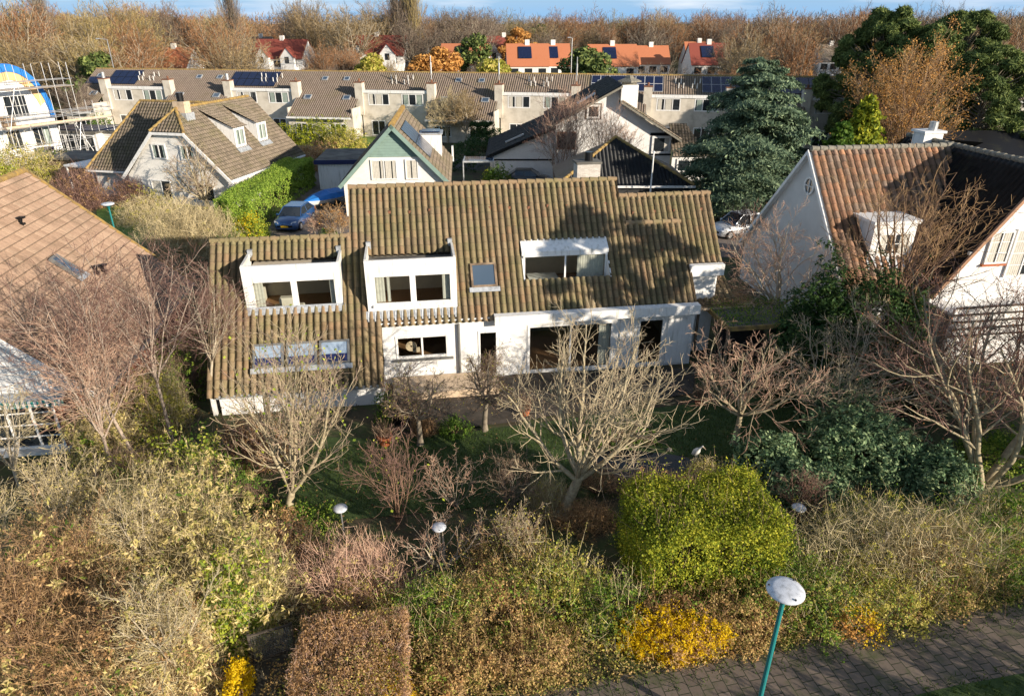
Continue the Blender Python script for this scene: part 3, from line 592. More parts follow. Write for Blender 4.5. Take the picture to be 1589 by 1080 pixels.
for a, b, y, z in ((-7.25, -1.42, 2.66, 6.0), (-1.42, 10.95, 4.2, 7.76), (10.95, 15.42, 3.62, 7.1)):
    mb.poly([(a, y, z), (b, y, z), (b, y + (z - 2.9) / TP, 2.9), (a, y + (z - 2.9) / TP, 2.9)])
mb.build('rear_roof', M['tile_main'], hs)
mb = MB()
def gable(x, y0, z0, y1, z1, yb, th=.15):
    mb.prism([(x, y0, z0 if z0 < 1 else z0), (x, y1, z1), (x, yb, 2.9), (x, yb, 0), (x, y0, 0)], (th, 0, 0))
gable(-7.2, -1.7, .95, 2.66, 5.95, 5.3); gable(-1.4, 2.2, 5.4, 4.2, 7.7, 8.3); gable(10.8, 3.2, 6.5, 4.2, 7.7, 8.3); gable(15.2, 1.4, 4.5, 3.62, 7.0, 7.2)
mb.box(-7.05, -.3, 5.2, 5.3, 0, 2.9); mb.box(-.3, 15.2, 8.2, 8.3, 0, 2.9)
mb.build('side_wall', M['wall_x'], hs)
W1 = (.3, 2.58, 1.22, 2.3); DR = (3.9, 4.78, .1, 2.32); BW = (6.1, 10.05, .1, 2.45); BW2 = (11.2, 12.45, .1, 2.45)
mb = MB(); mb.wall(-.25, 13.85, 0, 2.98, 0, .12, [W1, DR, BW, BW2]); mb.box(-6.85, -.3, -1.7, -1.58, 0, .92); mb.box(-.37, -.25, -1.7, .1, 0, .95)
mb.build('front_wall', M['wall'], hs)
mb = MB()   # wall piece under the right-hand wing, stepping forward
mb.box(13.85, 15.2, 1.28, 1.4, 0, 3.95); mb.box(13.72, 13.85, .12, 1.4, 0, 3.0); mb.build('wing_wall', M['white'], hs)
for q in ((4.6, 13.9, -.42, -.02, 2.7, 3.12), (13.82, 15.45, .95, 1.27, 3.98, 4.5), (-.25, 4.6, -.1, 0, 2.86, 2.98)): MB().box(*q).build('fascia', M['white'], hs)
MB().box(-6.9, -.28, -1.88, -1.72, .84, .97).build('gutter', M['lead'], hs)
MB().box(.1, 4.6, -1.7, -.13, 0, .38).build('raised_terrace', M['plank'], hs)
MB().tube((3.05, -.08, .1), (3.05, -.08, 2.75), .06, 8).build('downpipe', M['grey_frame'], hs)
# rooms behind the glass
def room(x0, x1, y0, y1, z0, z1, wm, fm):
    b = MB(); b.poly([(x0, y1, z0), (x1, y1, z0), (x1, y1, z1), (x0, y1, z1)]); b.poly([(x0, y0, z0), (x0, y1, z0), (x0, y1, z1), (x0, y0, z1)]); b.poly([(x1, y0, z0), (x1, y1, z0), (x1, y1, z1), (x1, y0, z1)])
    b.poly([(x0, y0, z1), (x1, y0, z1), (x1, y1, z1), (x0, y1, z1)]); b.poly([(x0, y0, z0), (x1, y0, z0), (x1, y1, z0), (x0, y1, z0)], 1)
    return b.build('interior', [wm, fm], hs)
room(-5.6, -1.9, .6, 4.2, 2.9, 5.1, M['room'], M['floor_wood']); room(-.65, 3.0, .3, 4.1, 2.9, 5.1, M['room'], M['floor_wood'])
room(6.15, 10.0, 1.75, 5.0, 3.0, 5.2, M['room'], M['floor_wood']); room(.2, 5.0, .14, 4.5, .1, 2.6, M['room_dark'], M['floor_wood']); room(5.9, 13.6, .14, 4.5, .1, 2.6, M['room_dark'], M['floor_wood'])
# things seen in the rooms
mb = MB(); mb.box(-4.9, -3.6, 1.6, 2.1, 2.9, 3.3).box(-4.6, -3.9, 1.5, 1.9, 3.3, 3.75); mb.build('armchair', M['room'], hs, bevel=.06)
mb = MB(); mb.box(6.6, 8.0, 2.4, 3.4, 3.6, 3.66).box(6.7, 6.76, 2.5, 2.56, 3, 3.6).box(7.8, 7.86, 2.5, 2.56, 3, 3.6); mb.build('table', M['white'], hs)
mb = MB(); mb.box(8.6, 9.1, 2.0, 2.1, 3.0, 3.85).box(8.6, 9.1, 2.1, 2.5, 3.35, 3.42); mb.build('chair', M['white'], hs)
T = TR(.95, .35, 1.62); mb = MB(T)
for k in range(20):
    a, b = 2 * math.pi * k / 20, 2 * math.pi * (k + 1) / 20
    mb.prism([(.24 * math.cos(a), 0, .24 * math.sin(a)), (.24 * math.cos(b), 0, .24 * math.sin(b)), (.05 * math.cos(b), 0, .05 * math.sin(b)), (.05 * math.cos(a), 0, .05 * math.sin(a))], (0, .05, 0))
mb.box(.06, .38, 0, .05, -.3, -.07); mb.build('wicker_ornament', M['plank'], hs)
# dormers
def dormer(x0, x1, yf, zt, wx0, wx1, wz0, wz1, cur):
    d = bpy.data.objects.new('dormer', None); COL.objects.link(d); d.parent = hs
    zb = rz_(yf) - .15; xm = (wx0 + wx1) / 2
    m_ = MB(); m_.wall(x0, x1, zb, zt, yf, .12, [(wx0, xm - .06, wz0, wz1), (xm + .06, wx1, wz0, wz1)]); m_.build('dormer_front', M['white'], d)
    for xx in (x0, x1 - .1):
        c = MB(); yb = (zt - 3) / TP + .08; c.prism([(xx, yf + .12, rz_(yf + .12) - .3), (xx, yf + .12, zt + .02), (xx, yb - .25, zt + .06), (xx, yb, zt - .05), (xx, yb, rz_(yb) - .3)], (.1, 0, 0)); c.build('dormer_cheek', M['white_old'], d)
    yb = (zt - .42 - 3) / TP + .1; MB().box(x0 + .1, x1 - .1, yf + .12, yb, zt - .5, zt - .42).build('deck', M['bitumen'], d)
    for q in (x0 + .02, x1 - .22): MB().box(q, q + .2, (zt - 3) / TP - .15, (zt - 3) / TP + .02, zt - .1, zt + .22).build('lead_cap', M['lead'], d)
    f = MB(); f.prism([(x0 - .1, yf - .22, rz_(yf - .22) + .1), (x1 + .1, yf - .22, rz_(yf - .22) + .1), (x1 + .1, yf, rz_(yf) + .1), (x0 - .1, yf, rz_(yf) + .1)], (0, 0, .03))
    for k in range(int((x1 - x0 + .2) / .285)): f.tube((x0 - .02 + .285 * k, yf - .27, rz_(yf - .27) + .07), (x0 - .02 + .285 * k, yf - .02, rz_(yf) + .07), .045, 8)
    f.build('flashing', M['lead'], d)
    MB().box(wx0 - .08, wx1 + .08, yf - .1, yf, wz0 - .1, wz0).build('sill', M['white'], d)
    for a, b_, cc in ((wx0, xm - .06, cur[0]), (xm + .06, wx1, cur[1])):
        window(d, TR(a, yf + .09, wz0), b_ - a, wz1 - wz0, 1, 1, .06, pane=M['clear'], curtain=cc)
dormer(-5.72, -1.78, .56, 5.56, -5.4, -2.0, 3.66, 4.9, ([(0, .24)], [(.86, 1)]))
dormer(-.74, 3.06, .26, 5.66, -.42, 2.84, 3.7, 5.0, ([(0, .26), (.33, .42)], [(.78, 1)]))
# recessed roof window with white header
mb = MB(); mb.prism([(6.1, 2.3, 5.6), (10.1, 2.3, 5.6), (10.1, 1.72, 5.2), (6.1, 1.72, 5.2)], (0, 0, .07)); mb.box(6.1, 10.1, 1.7, 1.78, 5.1, 5.26); mb.build('window_header', M['white'], hs)
mb = MB()
for x in (6.1, 10.05): mb.prism([(x, 1.0, 4.0), (x, 1.02, 4.2), (x, 2.3, 5.62), (x, 2.3, 4.0)], (.06, 0, 0))
mb.box(6.16, 10.05, 1.0, 1.8, 3.75, 3.82); mb.build('window_recess', M['white'], hs)
window(hs, TR(6.16, 1.78, 3.82), 3.89, 1.3, 2, 1, .09, pane=M['clear'], curtain=[(.66, 1)])
roof_window(hs, (3.74, .84, rz_(.84) + .03), (1, 0, 0), UPV, 1.14, 1.12, M['wood'], M['skyglass'])
for i, x in enumerate((-5.45, -4.12, -2.79)):
    roof_window(hs, (x, -1.15, rz_(-1.15) + .03), (1, 0, 0), UPV, 1.22, 1.02, M['grey_frame'], mat_glass('blind_glass', (.28, .36, .46), rough=.25) if i == 0 else bpy.data.materials['blind_glass'], blind=.36)
T1 = TR(W1[0], .06, W1[2]); window(hs, T1, W1[1] - W1[0], W1[3] - W1[2], 2, 1, .1, pane=M['clear'])
MB().box(W1[0] - .15, W1[1] + .2, -.12, 0, W1[2] - .12, W1[2] - .03).build('sill', M['grey_frame'], hs)
dd = window(hs, TR(DR[0], .06, DR[2]), DR[1] - DR[0], DR[3] - DR[2], 1, 1, .09, pane=M['clear'], name='door')
MB().box(DR[1] - .16, DR[1] - .05, -.12, -.08, 1.1, 1.14).build('handle', M['steel'], dd)
window(hs, TR(BW[0], .06, BW[2]), BW[1] - BW[0], BW[3] - BW[2], 2, 1, .11, pane=M['clear'], curtain=[(.86, 1)])
window(hs, TR(BW2[0], .06, BW2[2]), BW2[1] - BW2[0], BW2[3] - BW2[2], 1, 1, .1, pane=M['clear'])
for a, b in ((10.35, 11.0), (12.6, 13.6)): MB().box(a, b, -.07, -.002, .12, 2.4).build('shutter_panel', M['white'], hs)
rg_ = random.Random(4)
mb = MB()
for k in range(14):
    s = -0.6 + .9 * k; y = 3.3 - .02 * (k % 3)
    if s < 10.6: mb.box(s, s + .12, y, y + .1, rz_(y) + .08, rz_(y) + .2)
for s, y in ((11.5, 2.95), (12.5, 2.98), (13.5, 2.98), (14.8, 3.0), (11.6, 1.7), (12.6, 1.7), (13.6, 1.72)): mb.box(s, s + .12, y, y + .1, rz_(y) + .08, rz_(y) + .2)
mb.build('vent_tile', M['rust'], hs)
mb = MB(); mb.box(9.46, 10.62, 5.7, 6.5, 4.5, 8.28); ch = mb.build('chimney', M['chim_brick'], hs)
MB().box(9.4, 10.68, 5.64, 6.56, 8.281, 8.38).build('chimney_slab', M['bitumen'], ch); MB().tube((10.1, 6.1, 8.38), (10.1, 6.1, 8.8), .2, 14).build('chimney_pot', M['black'], ch)

# ================================================================ PALE TAN-ROOFED HOUSE
O2 = at(148, 603, 2.5); H2 = thing('brick_bungalow', 'brick house with broad pale tan tiled roof and white gable board, bare trees beside it', 'house', (O2.x, O2.y, 0), HR)
t2 = math.tan(R(42.9)); c2 = math.cos(R(42.9)); s2 = math.sin(R(42.9))
tiles('roof', H2, (.25, -.35, 2.3), (0, 1, 0), (-c2, 0, s2), 0, 12.0, 0, 6.35 / c2, M['tile_tan'], None, .3, .38, .03, .065, 12, flat=True)
ridge_caps('ridge_tiles', H2, (-6.08, -.35, 8.25), (-6.08, 11.65, 8.25), M['ridge_moss'], .13)
MB().poly([(-6.1, -.35, 8.15), (-6.1, 11.6, 8.15), (-12.2, 11.6, 2.3), (-12.2, -.35, 2.3)]).build('rear_roof', M['tile_tan'], H2)
mb = MB(); mb.prism([(.25, -.42, 2.42), (-6.1, -.42, 8.33), (-6.1, -.42, 8.05), (.25, -.42, 2.12)], (0, .07, 0)); mb.prism([(-6.1, -.42, 8.33), (-12.4, -.42, 2.42), (-12.4, -.42, 2.12), (-6.1, -.42, 8.05)], (0, .07, 0))
mb.prism([(.25, -.36, 2.4), (-.02, -.36, 2.4), (-.02, .1, 2.35), (.25, .1, 2.35)], (0, 0, -.12)); mb.build('bargeboard', M['white'], H2)
mb = MB(); mb.prism([(.3, 11.66, 2.42), (-6.1, 11.66, 8.38), (-6.1, 11.66, 8.1), (.3, 11.66, 2.12)], (0, .08, 0)); mb.build('rear_verge', M['ridge_moss'], H2)
mb = MB(); mb.prism([(-.3, 0, 2.5), (-6.1, 0, 7.85), (-11.8, 0, 2.5)], (0, .15, 0)); mb.build('gable_board', M['wall'], H2)
mb = MB(); mb.wall(-12, -.15, 0, 2.5, .02, .15, [(-4.1, -1.6, .15, 2.15)]); mb.box(-.3, -.15, .17, 11.3, 0, 2.35); mb.box(-12, -.3, 11.2, 11.35, 0, 2.5); mb.prism([(-.3, 11.2, 2.5), (-6.1, 11.2, 7.85), (-11.8, 11.2, 2.5)], (0, .15, 0)); mb.build('wall', M['red_brick'], H2)
window(H2, TR(-4.1, .1, .15), 2.5, 2.0, 3, 4, .09, bars=.05)
mb = MB()
mb.prism([(-4.3, .02, 2.5), (-.95, .02, 2.5), (-.95, -.45, 2.38), (-4.3, -.45, 2.38)], (0, 0, .04))
aw = mb.build('awning', M['lead'], H2); mb = MB()
for k in range(17): mb.box(-4.3 + k * .197, -4.3 + (k + .5) * .197, -.47, -.455, 2.14, 2.4)
mb.build('awning_stripe', M['white'], aw); mb = MB()
for k in range(17): mb.box(-4.3 + (k + .5) * .197, -4.3 + (k + 1) * .197, -.47, -.455, 2.14, 2.4)
mb.build('awning_stripe', M['teal'], aw)
MB().box(-4.3, -1.4, -.25, .02, -.0, .14).build('planter_ledge', M['white_old'], H2)
mb = MB(); mb.beam((.34, -.35, 2.34), (.34, 11.6, 2.34), .14, .12); mb.build('gutter', M['grey_frame'], H2)
MB().tube((.2, -.2, 0), (.2, -.2, 2.25), .06, 8).build('downpipe', M['white'], H2)
roof_window(H2, (-2.35, 5.75, 4.75), (0, 1, 0), (-c2, 0, s2), .62, 1.25, M['grey_frame'], M['skyglass'])
for x, y in ((-4.6, 7.23), (-2.15, 7.1), (-2.05, 7.55)):
    z = 2.5 - x * t2 * .985; m_ = MB(); m_.box(x - .14, x + .14, y - .12, y + .12, z - .02, z + .16); m_.tube((x, y, z + .1), (x + .08, y, z + .42), .07, 8); m_.box(x - .02, x + .22, y - .1, y + .1, z + .36, z + .44); m_.build('roof_vent', M['black'], H2)

# ================================================================ HOUSE WITH ORANGE-BROWN ROOF
O3 = at(1262, 234, 8.7); H3 = thing('white_gabled_house', 'white house with orange brown and dark tiled roofs, round gable window and box dormer', 'house', (O3.x, O3.y, 0), 8.4)
tf = 1.125; a3 = math.atan(tf); cf, sf = math.cos(a3), math.sin(a3)
def m3(s, t): y = -5.6 + t * cf; x = s; return ((x < 7.9 + (y * tf) / 1.4 + .06) | (x > 12)) & ~((x > 1.45) & (x < 3.5) & (y > -3.9) & (y < -2.7))
rf = tiles('roof', H3, (0, -5.6, 8.7 - 5.6 * tf), (1, 0, 0), (0, cf, sf), -.12, 8.1, 0, 5.62 / cf, M['tile_orange'], m3, .37, .38, .11, .035, 10)
ridge_caps('ridge_tiles', rf, (-.12, 0, 8.78), (7.8, 0, 8.78), M['stone'], .13)
# wing: ridge runs towards the street side
aw_ = math.atan(1.4); cw, sw = math.cos(aw_), math.sin(aw_)
def m3w(s, t): x = t * cw; yy = -5.9 + s; xl = 3.6 + x; z = 8.7 - 1.4 * (7.82 - xl); return z > 8.7 + tf * np.minimum(yy, 0) - .03 + np.where(yy > 0, -99, 0)
wg = tiles('wing_roof', H3, (3.6, -5.9, 8.7 - 1.4 * 4.22), (0, 1, 0), (cw, 0, sw), 0, 9.5, 0, 4.22 / cw, M['tile_black'], m3w, .33, .38, .08, .04, 8)
ridge_caps('wing_ridge_tiles', wg, (7.82, -5.9, 8.78), (7.82, 3.6, 8.78), M['stone'], .13)
mb = MB(); mb.poly([(7.82, -5.9, 8.7), (7.82, 3.6, 8.7), (12.1, 3.6, 2.7), (12.1, -5.9, 2.7)]); mb.poly([(-.1, 0, 8.7), (7.8, 0, 8.7), (7.8, 5.6, 2.5), (-.1, 5.6, 2.5)]); mb.poly([(7.8, 3.6, 8.7), (10.4, 1.0, 8.7), (10.4, 9, 4), (4.5, 9, 4)])
mb.build('rear_roof', M['tile_black'], H3)
mb = MB(); mb.prism([(0, 0, 8.62), (0, 5.45, 2.5), (0, 5.45, 0), (0, -5.4, 0), (0, -5.4, 2.55)], (.15, 0, 0)); mb.build('gable_wall', M['wall_x'], H3)
mb = MB()
for sg in (-1, 1): mb.prism([(-.3, 0, 8.75), (-.3, sg * 5.6, 8.75 - 5.6 * tf), (-.3, sg * 5.6, 8.5 - 5.6 * tf), (-.3, 0, 8.5)], (.05, 0, 0)); mb.prism([(-.25, 0, 8.62), (-.25, sg * 5.6, 8.62 - 5.6 * tf), (-.25, sg * 5.6, 8.56 - 5.6 * tf), (-.25, 0, 8.56)], (.25, 0, 0))
mb.build('bargeboard', M['white'], H3)
T = basis((-.03, -.32, 7.0), (0, -1, 0), (1, 0, 0), (0, 0, 1)); mb = MB(T)
for k in range(24):
    a, b = 2 * math.pi * k / 24, 2 * math.pi * (k + 1) / 24
    mb.prism([(.46 * math.cos(a), 0, .46 * math.sin(a)), (.46 * math.cos(b), 0, .46 * math.sin(b)), (.36 * math.cos(b), 0, .36 * math.sin(b)), (.36 * math.cos(a), 0, .36 * math.sin(a))], (0, -.06, 0))
mb.box(-.37, .37, -.05, -.01, -.025, .025).box(-.025, .025, -.05, -.01, -.37, .37); rw = mb.build('round_window', M['white'], H3)
mb = MB(T); mb.poly([(.37 * math.cos(2 * math.pi * k / 24), -.005, .37 * math.sin(2 * math.pi * k / 24)) for k in range(24)]); mb.build('pane', M['glass'], rw)
mb = MB(); mb.wall(3.75, 12, 0, 3.0, -5.8, .15, [(6.1, 7.35, 1.2, 2.4)]); wz = lambda x: 8.6 - 1.4 * (7.82 - x)
mb.prism([(3.83, -5.8, 3.0), (12, -5.8, 3.0), (7.95, -5.8, 8.6), (7.7, -5.8, 8.5)], (0, .15, 0)); mb.box(0, 3.75, -5.4, -5.25, 0, 2.5); mb.build('wing_wall', M['wall'], H3)
window(H3, TR(5.95, -5.82, 4.4), 1.15, 1.55, 2, 3, .08, curtain=[(0, .4), (.6, 1)]); window(H3, TR(7.2, -5.82, 3.7), 1.6, 2.3, 2, 4, .08, curtain=[(0, .5)])
MB().box(5.85, 7.1, -5.95, -5.81, 4.3, 4.39).build('sill', M['terracotta'], H3)
mb = MB(); mb.beam((3.62, -5.95, 2.88), (7.82, -5.95, 8.78), .12, .16); mb.build('verge', M['tile_orange'], H3)
MB().box(5.0, 5.3, -5.95, -5.81, 4.9, 5.05).build('wall_lamp', M['steel'], H3)
# balcony of white wall with dark rails
mb = MB(); mb.box(3.8, 12, -7.4, -7.25, 0, 2.9); mb.box(3.8, 12, -7.25, -5.81, 2.5, 2.6); mb.build('balcony_wall', M['white'], H3)
mb = MB()
for z in (1.5, 1.85, 2.2, 2.55, 2.9): mb.box(3.78, 12, -7.46, -7.4, z, z + .09)
mb.build('balcony_rail', M['wood_dark'], H3)
# dormer
dm = bpy.data.objects.new('dormer', None); COL.objects.link(dm); dm.parent = H3
mb = MB(); mb.wall(1.4, 3.6, 4.15, 5.95, -4.0, .1, [(1.75, 3.4, 4.4, 5.5)]); mb.box(1.25, 3.75, -4.15, -2.3, 5.951, 6.1)
mb.prism([(1.4, -3.9, 4.2), (1.4, -3.9, 5.95), (1.4, -2.4, 5.95)], (.08, 0, 0)); mb.prism([(3.52, -3.9, 4.2), (3.52, -3.9, 5.95), (3.52, -2.4, 5.95)], (.08, 0, 0)); mb.build('dormer_box', M['white'], dm)
window(dm, TR(1.75, -3.95, 4.4), 1.65, 1.1, 2, 2, .08, curtain=[(0, .25), (.7, 1)])
MB().prism([(1.3, -4.35, 8.75 - 4.35 * tf), (3.7, -4.35, 8.75 - 4.35 * tf), (3.7, -4.0, 8.78 - 4.0 * tf), (1.3, -4.0, 8.78 - 4.0 * tf)], (0, 0, .05)).build('flashing', M['lead'], dm)
mb = MB(); mb.box(7.2, 8.3, 1.5, 2.4, 7.5, 9.15); mb.prism([(7.1, 1.4, 9.15), (8.4, 1.4, 9.15), (8.4, 2.5, 9.15), (7.1, 2.5, 9.15)], (0, 0, .12)); c3 = mb.build('chimney', M['white'], H3)
MB().tube((7.9, 1.9, 9.27), (7.9, 1.9, 9.7), .22, 12).build('chimney_pot', M['steel'], c3)

# ================================================================ HOUSE WITH TWO DORMERS (BEHIND, WEST)
g0 = Vector((-28.75, 58.9, 0)); H4 = thing('half_hipped_house', 'cream gabled house with two small dormers on its brown roof behind the big hedge', 'house', g0, -13)
t4 = 5.4 / 5.2; a4 = math.atan(t4); c4, s4 = math.cos(a4), math.sin(a4)
hz = 6.15; hy = 1.7   # half hip: starts at z=hz at the gable, meets the ridge hy back
def m4(s, t): return (7.8 - (5.2 * t4 - t * s4)) < hz + .02 + np.maximum(0, s + .3) * ((7.8 - hz) / hy)
rr_ = tiles('roof', H4, (5.2, 0, 2.4), (0, 1, 0), (-c4, 0, s4), -.3, 12.5, 0, 5.2 / c4, M['tile_grey'], m4, .3, .36, .07, .04, 8)
def m4l(s, t): return m4(s, t)
tiles('west_roof', H4, (-5.2, 0, 2.4), (0, 1, 0), (c4, 0, s4), -.3, 12.5, 0, 5.2 / c4, M['tile_grey'], m4, .3, .36, .07, .04, 8)
hl = math.hypot(hy, 7.8 - hz); hw = (7.8 - hz) / t4
def mh(s, t): return np.abs(s) < hw * (1 - t / hl) + .05
hp = tiles('hip_roof', H4, (0, -.3, hz), (1, 0, 0), (0, hy / hl, (7.8 - hz) / hl), -hw - .1, hw + .1, 0, hl, M['tile_grey'], mh, .3, .33, .07, .04, 8)
for sg in (-1, 1): ridge_caps('hip_tiles', hp, (sg * (hw + .05), -.3, hz + .05), (0, hy - .3, 7.87), M['ridge_moss'], .12)
ridge_caps('ridge_tiles', rr_, (0, hy - .3, 7.87), (0, 12.2, 7.87), M['ridge_moss'], .12)
mb = MB(); zt4 = hz - .1
mb.prism([(-5.0, 0, 2.4), (5.0, 0, 2.4), (hw + .02, 0, zt4), (-hw - .02, 0, zt4)], (0, .15, 0)); mb.wall(-5.0, 5.0, 0, 2.4, 0.001, .15, [(-2.9, -.9, .1, 2.1), (1.4, 3.3, .4, 2.0)]); mb.box(4.85, 5.0, .15, 12, 0, 2.5); mb.box(-5, -4.85, .15, 12, 0, 2.5); mb.prism([(-5.0, 12, 2.4), (5.0, 12, 2.4), (0, 12, 7.7)], (0, .15, 0))
mb.build('wall', M['cream'], H4)
mb = MB()
for sg in (-1, 1): mb.beam((sg * 5.5, -.32, 2.2), (sg * hw, -.32, hz + .02), .1, .25)
mb.box(-hw - .1, hw + .1, -.36, -.28, hz - .22, hz); mb.build('bargeboard', M['white'], H4)
for x in (-2.0, .75): window(H4, TR(x, -.01, 3.9), 1.35, 1.25, 2, 1, .1, curtain=[(0, .2), (.8, 1)], cur_mat=M['curtain_green'])
window(H4, TR(-2.9, .05, .1), 2.0, 2.0, 2, 1, .1, curtain=[(0, .5)]); window(H4, TR(1.4, .05, .4), 1.9, 1.6, 2, 1, .1)
for yy in (4.0, 7.6):
    d = bpy.data.objects.new('dormer', None); COL.objects.link(d); d.parent = H4
    xf = 3.35; zt = 6.05; zr = lambda x: 2.4 + (5.2 - x) * t4
    for y_ in (yy, yy + 1.5): MB().prism([(xf, y_, zr(xf)), (xf, y_, zt), (.75, y_, zr(.75))], (0, .08, 0)).build('dormer_cheek', M['white'], d)
    mb = MB(); mb.wall(0, 1.58, zr(xf) - .1, zt, 0, .08, [(.15, 1.43, zr(xf) + .15, zt - .15)]); dmf = MB(basis((xf + .05, yy, 0), (0, 1, 0), (-1, 0, 0), (0, 0, 1))); dmf.wall(0, 1.58, zr(xf) - .1, zt, 0, .08, [(.15, 1.43, zr(xf) + .15, zt - .15)]); dmf.build('dormer_front', M['white'], d)
    window(d, basis((xf, yy + .15, zr(xf) + .15), (0, 1, 0), (-1, 0, 0), (0, 0, 1)), 1.28, zt - zr(xf) - .3, 2, 1, .09, curtain=[(0, .3), (.4, .47), (.62, .9)], cur_mat=M['curtain_green'])
    e = Vector((xf + .3 - .3, 0, zt)) - Vector((.1, 0, 7.55)); le = e.length
    tiles('dormer_roof', d, (xf + .3, yy - .2, zt - .02), (0, 1, 0), (.25 - xf - .3, 0, 7.6 - zt), 0, 2.0, 0, math.hypot(xf + .05, 1.55), M['tile_grey'], None, .3, .36, .04, .03, 6)
    MB().prism([(xf + .1, yy - .1, zr(xf + .1) + .08), (xf + .1, yy + 1.7, zr(xf + .1) + .08), (xf + .45, yy + 1.7, zr(xf + .45) + .1), (xf + .45, yy - .1, zr(xf + .45) + .1)], (0, 0, .05)).build('flashing', M['lead'], d)
# west wing with its own slope towards the camera side
lw = tiles('wing_roof', H4, (-10.2, .9, 2.4), (1, 0, 0), (0, c4, s4), 0, 10.6, 0, 5.2 / c4, M['tile_grey'], lambda s, t: (s > 2.9 * t / (5.2 / c4) - .1) & (-10.2 + s < -5.25 + t * c4), .3, .36, .07, .04, 8)
ridge_caps('wing_ridge_tiles', lw, (-7.3, 6.1, 7.87), (0, 6.1, 7.87), M['ridge_moss'], .11); ridge_caps('hip_tiles', lw, (-10.2, .9, 2.5), (-7.3, 6.1, 7.87), M['ridge_moss'], .11)
mb = MB(); mb.poly([(-10.2, .9, 2.4), (-7.3, 6.1, 7.8), (-10.2, 11, 2.4)]); mb.poly([(-7.3, 6.1, 7.8), (0, 6.1, 7.8), (0, 11.2, 2.4), (-10.2, 11.2, 2.4)]); mb.build('rear_roof', M['tile_grey'], H4)
mb = MB(); mb.box(-9.8, -5.0, 1.4, 1.55, 0, 2.5); mb.box(-9.8, -9.65, 1.55, 10.6, 0, 2.5); mb.build('wing_wall', M['white_old'], H4)
mb = MB(); mb.box(-.3, .8, 1.5, 2.3, 6.6, 8.4); c = mb.build('chimney', M['plank'], H4); MB().box(-.45, .95, 1.35, 2.45, 6.6, 7.5).build('flashing', M['lead'], c); MB().tube((.25, 1.9, 8.4), (.25, 1.9, 9.1), .28, 10).build('chimney_pot', M['black'], c)
MB().beam((5.35, -.3, 2.45), (5.35, 12.2, 2.45), .12, .15).build('gutter', M['white'], H4); MB().beam((-10.2, .8, 2.45), (-5.3, .8, 2.45), .12, .15).build('gutter', M['white'], H4)

# ================================================================ GREEN-GABLED HOUSE
g5 = Vector((-9.45, 55.4, 0)); H5 = thing('green_gabled_house', 'white brick house with green boarded gable, solar panels and a white box dormer', 'house', g5, 4)
t5 = 4.55 / 4.45; a5 = math.atan(t5); c5, s5 = math.cos(a5), math.sin(a5)
tiles('roof', H5, (4.45, 0, 2.6), (0, 1, 0), (-c5, 0, s5), -.4, 12.3, 0, 4.45 / c5, M['tile_grey'], None, .3, .36, .07, .04, 8)
tiles('west_roof', H5, (-4.45, 0, 2.6), (0, 1, 0), (c5, 0, s5), -.4, 12.3, 0, 4.45 / c5, M['tile_black'], None, .3, .36, .07, .04, 8)
ridge_caps('ridge_tiles', H5, (0, -.4, 7.2), (0, 12.3, 7.2), M['ridge_moss'], .2)
mb = MB(); mb.wall(-4.2, 4.2, 0, 2.6, 0, .15, []); mb.prism([(-4.2, 0, 2.6), (4.2, 0, 2.6), (2.35, 0, 4.75), (-2.35, 0, 4.75)], (0, .15, 0)); mb.box(4.05, 4.2, .15, 12, 0, 2.8); mb.box(-4.2, -4.05, .15, 12, 0, 2.8); mb.prism([(-4.2, 12, 2.6), (4.2, 12, 2.6), (0, 12, 7)], (0, .15, 0)); mb.build('wall', M['cream'], H5)
mb = MB()
for k in range(10):
    z0 = 4.75 + k * .225; x0 = (7.1 - z0) / t5; x1 = (7.1 - z0 - .22) / t5
    mb.prism([(-x0, -.06, z0), (x0, -.06, z0), (max(x1, .01), -.02, z0 + .215), (-max(x1, .01), -.02, z0 + .215)], (0, .12, 0))
mb.build('gable_boarding', M['green_board'], H5)
mb = MB()
for sg in (-1, 1): mb.beam((sg * 4.6, -.42, 2.55), (0, -.42, 7.27), .08, .3)
mb.build('bargeboard', M['green_board'], H5)
window(H5, TR(-1.9, -.01, 2.95), 2.1, 1.6, 2, 1, .1, curtain=[(0, .3), (.36, .48), (.55, .8), (.85, 1)]); window(H5, TR(.85, -.01, 2.95), 1.05, 1.6, 1, 1, .1, curtain=[(0, .4), (.5, 1)])
sv = lambda x: (x, 0, 2.6 + (4.45 - x) * t5)
for y0, n_ in ((1.2, 3), ): solar(H5, (2.75, y0, sv(2.75)[2]), (0, 1, 0), (-c5, 0, s5), 5, 2, 1.02, 1.6, .02, M['black'])
mb = MB(); mb.box(1.6, 3.6, 6.8, 9.0, 3.3, 5.45); bd = mb.build('dormer', M['white'], H5); MB().box(1.5, 3.75, 6.7, 9.1, 5.451, 5.55).build('dormer_deck', M['lead'], bd)
T = TR(1.9, 7.0, 5.6); MB(T).box(0, 1.6, 0, 1.7, 0, .08).build('solar_collector', M['solar'], bd)
MB().box(4.42, 4.6, 11.6, 12.3, 2.2, 3.6).build('downpipe', M['white'], H5)
# its garage with flat felt roof
p0 = at(492, 250, 2.7); GA = thing('flat_roofed_garage', 'flat roofed white garage beside the green gabled house', 'garage', (p0.x, p0.y, 0), 4)
MB().box(0, 4.6, 0, 6.2, 0, 2.55).build('wall', M['white'], GA); MB().box(-.2, 4.8, -.2, 6.4, 2.551, 2.75).build('roof', M['bitumen'], GA); MB().box(.6, 3.9, -.06, -.002, .05, 2.15).build('garage_door', M['white'], GA); MB().box(-.25, 4.85, -.28, -.2, 2.4, 2.8).build('fascia', M['navy'], GA)

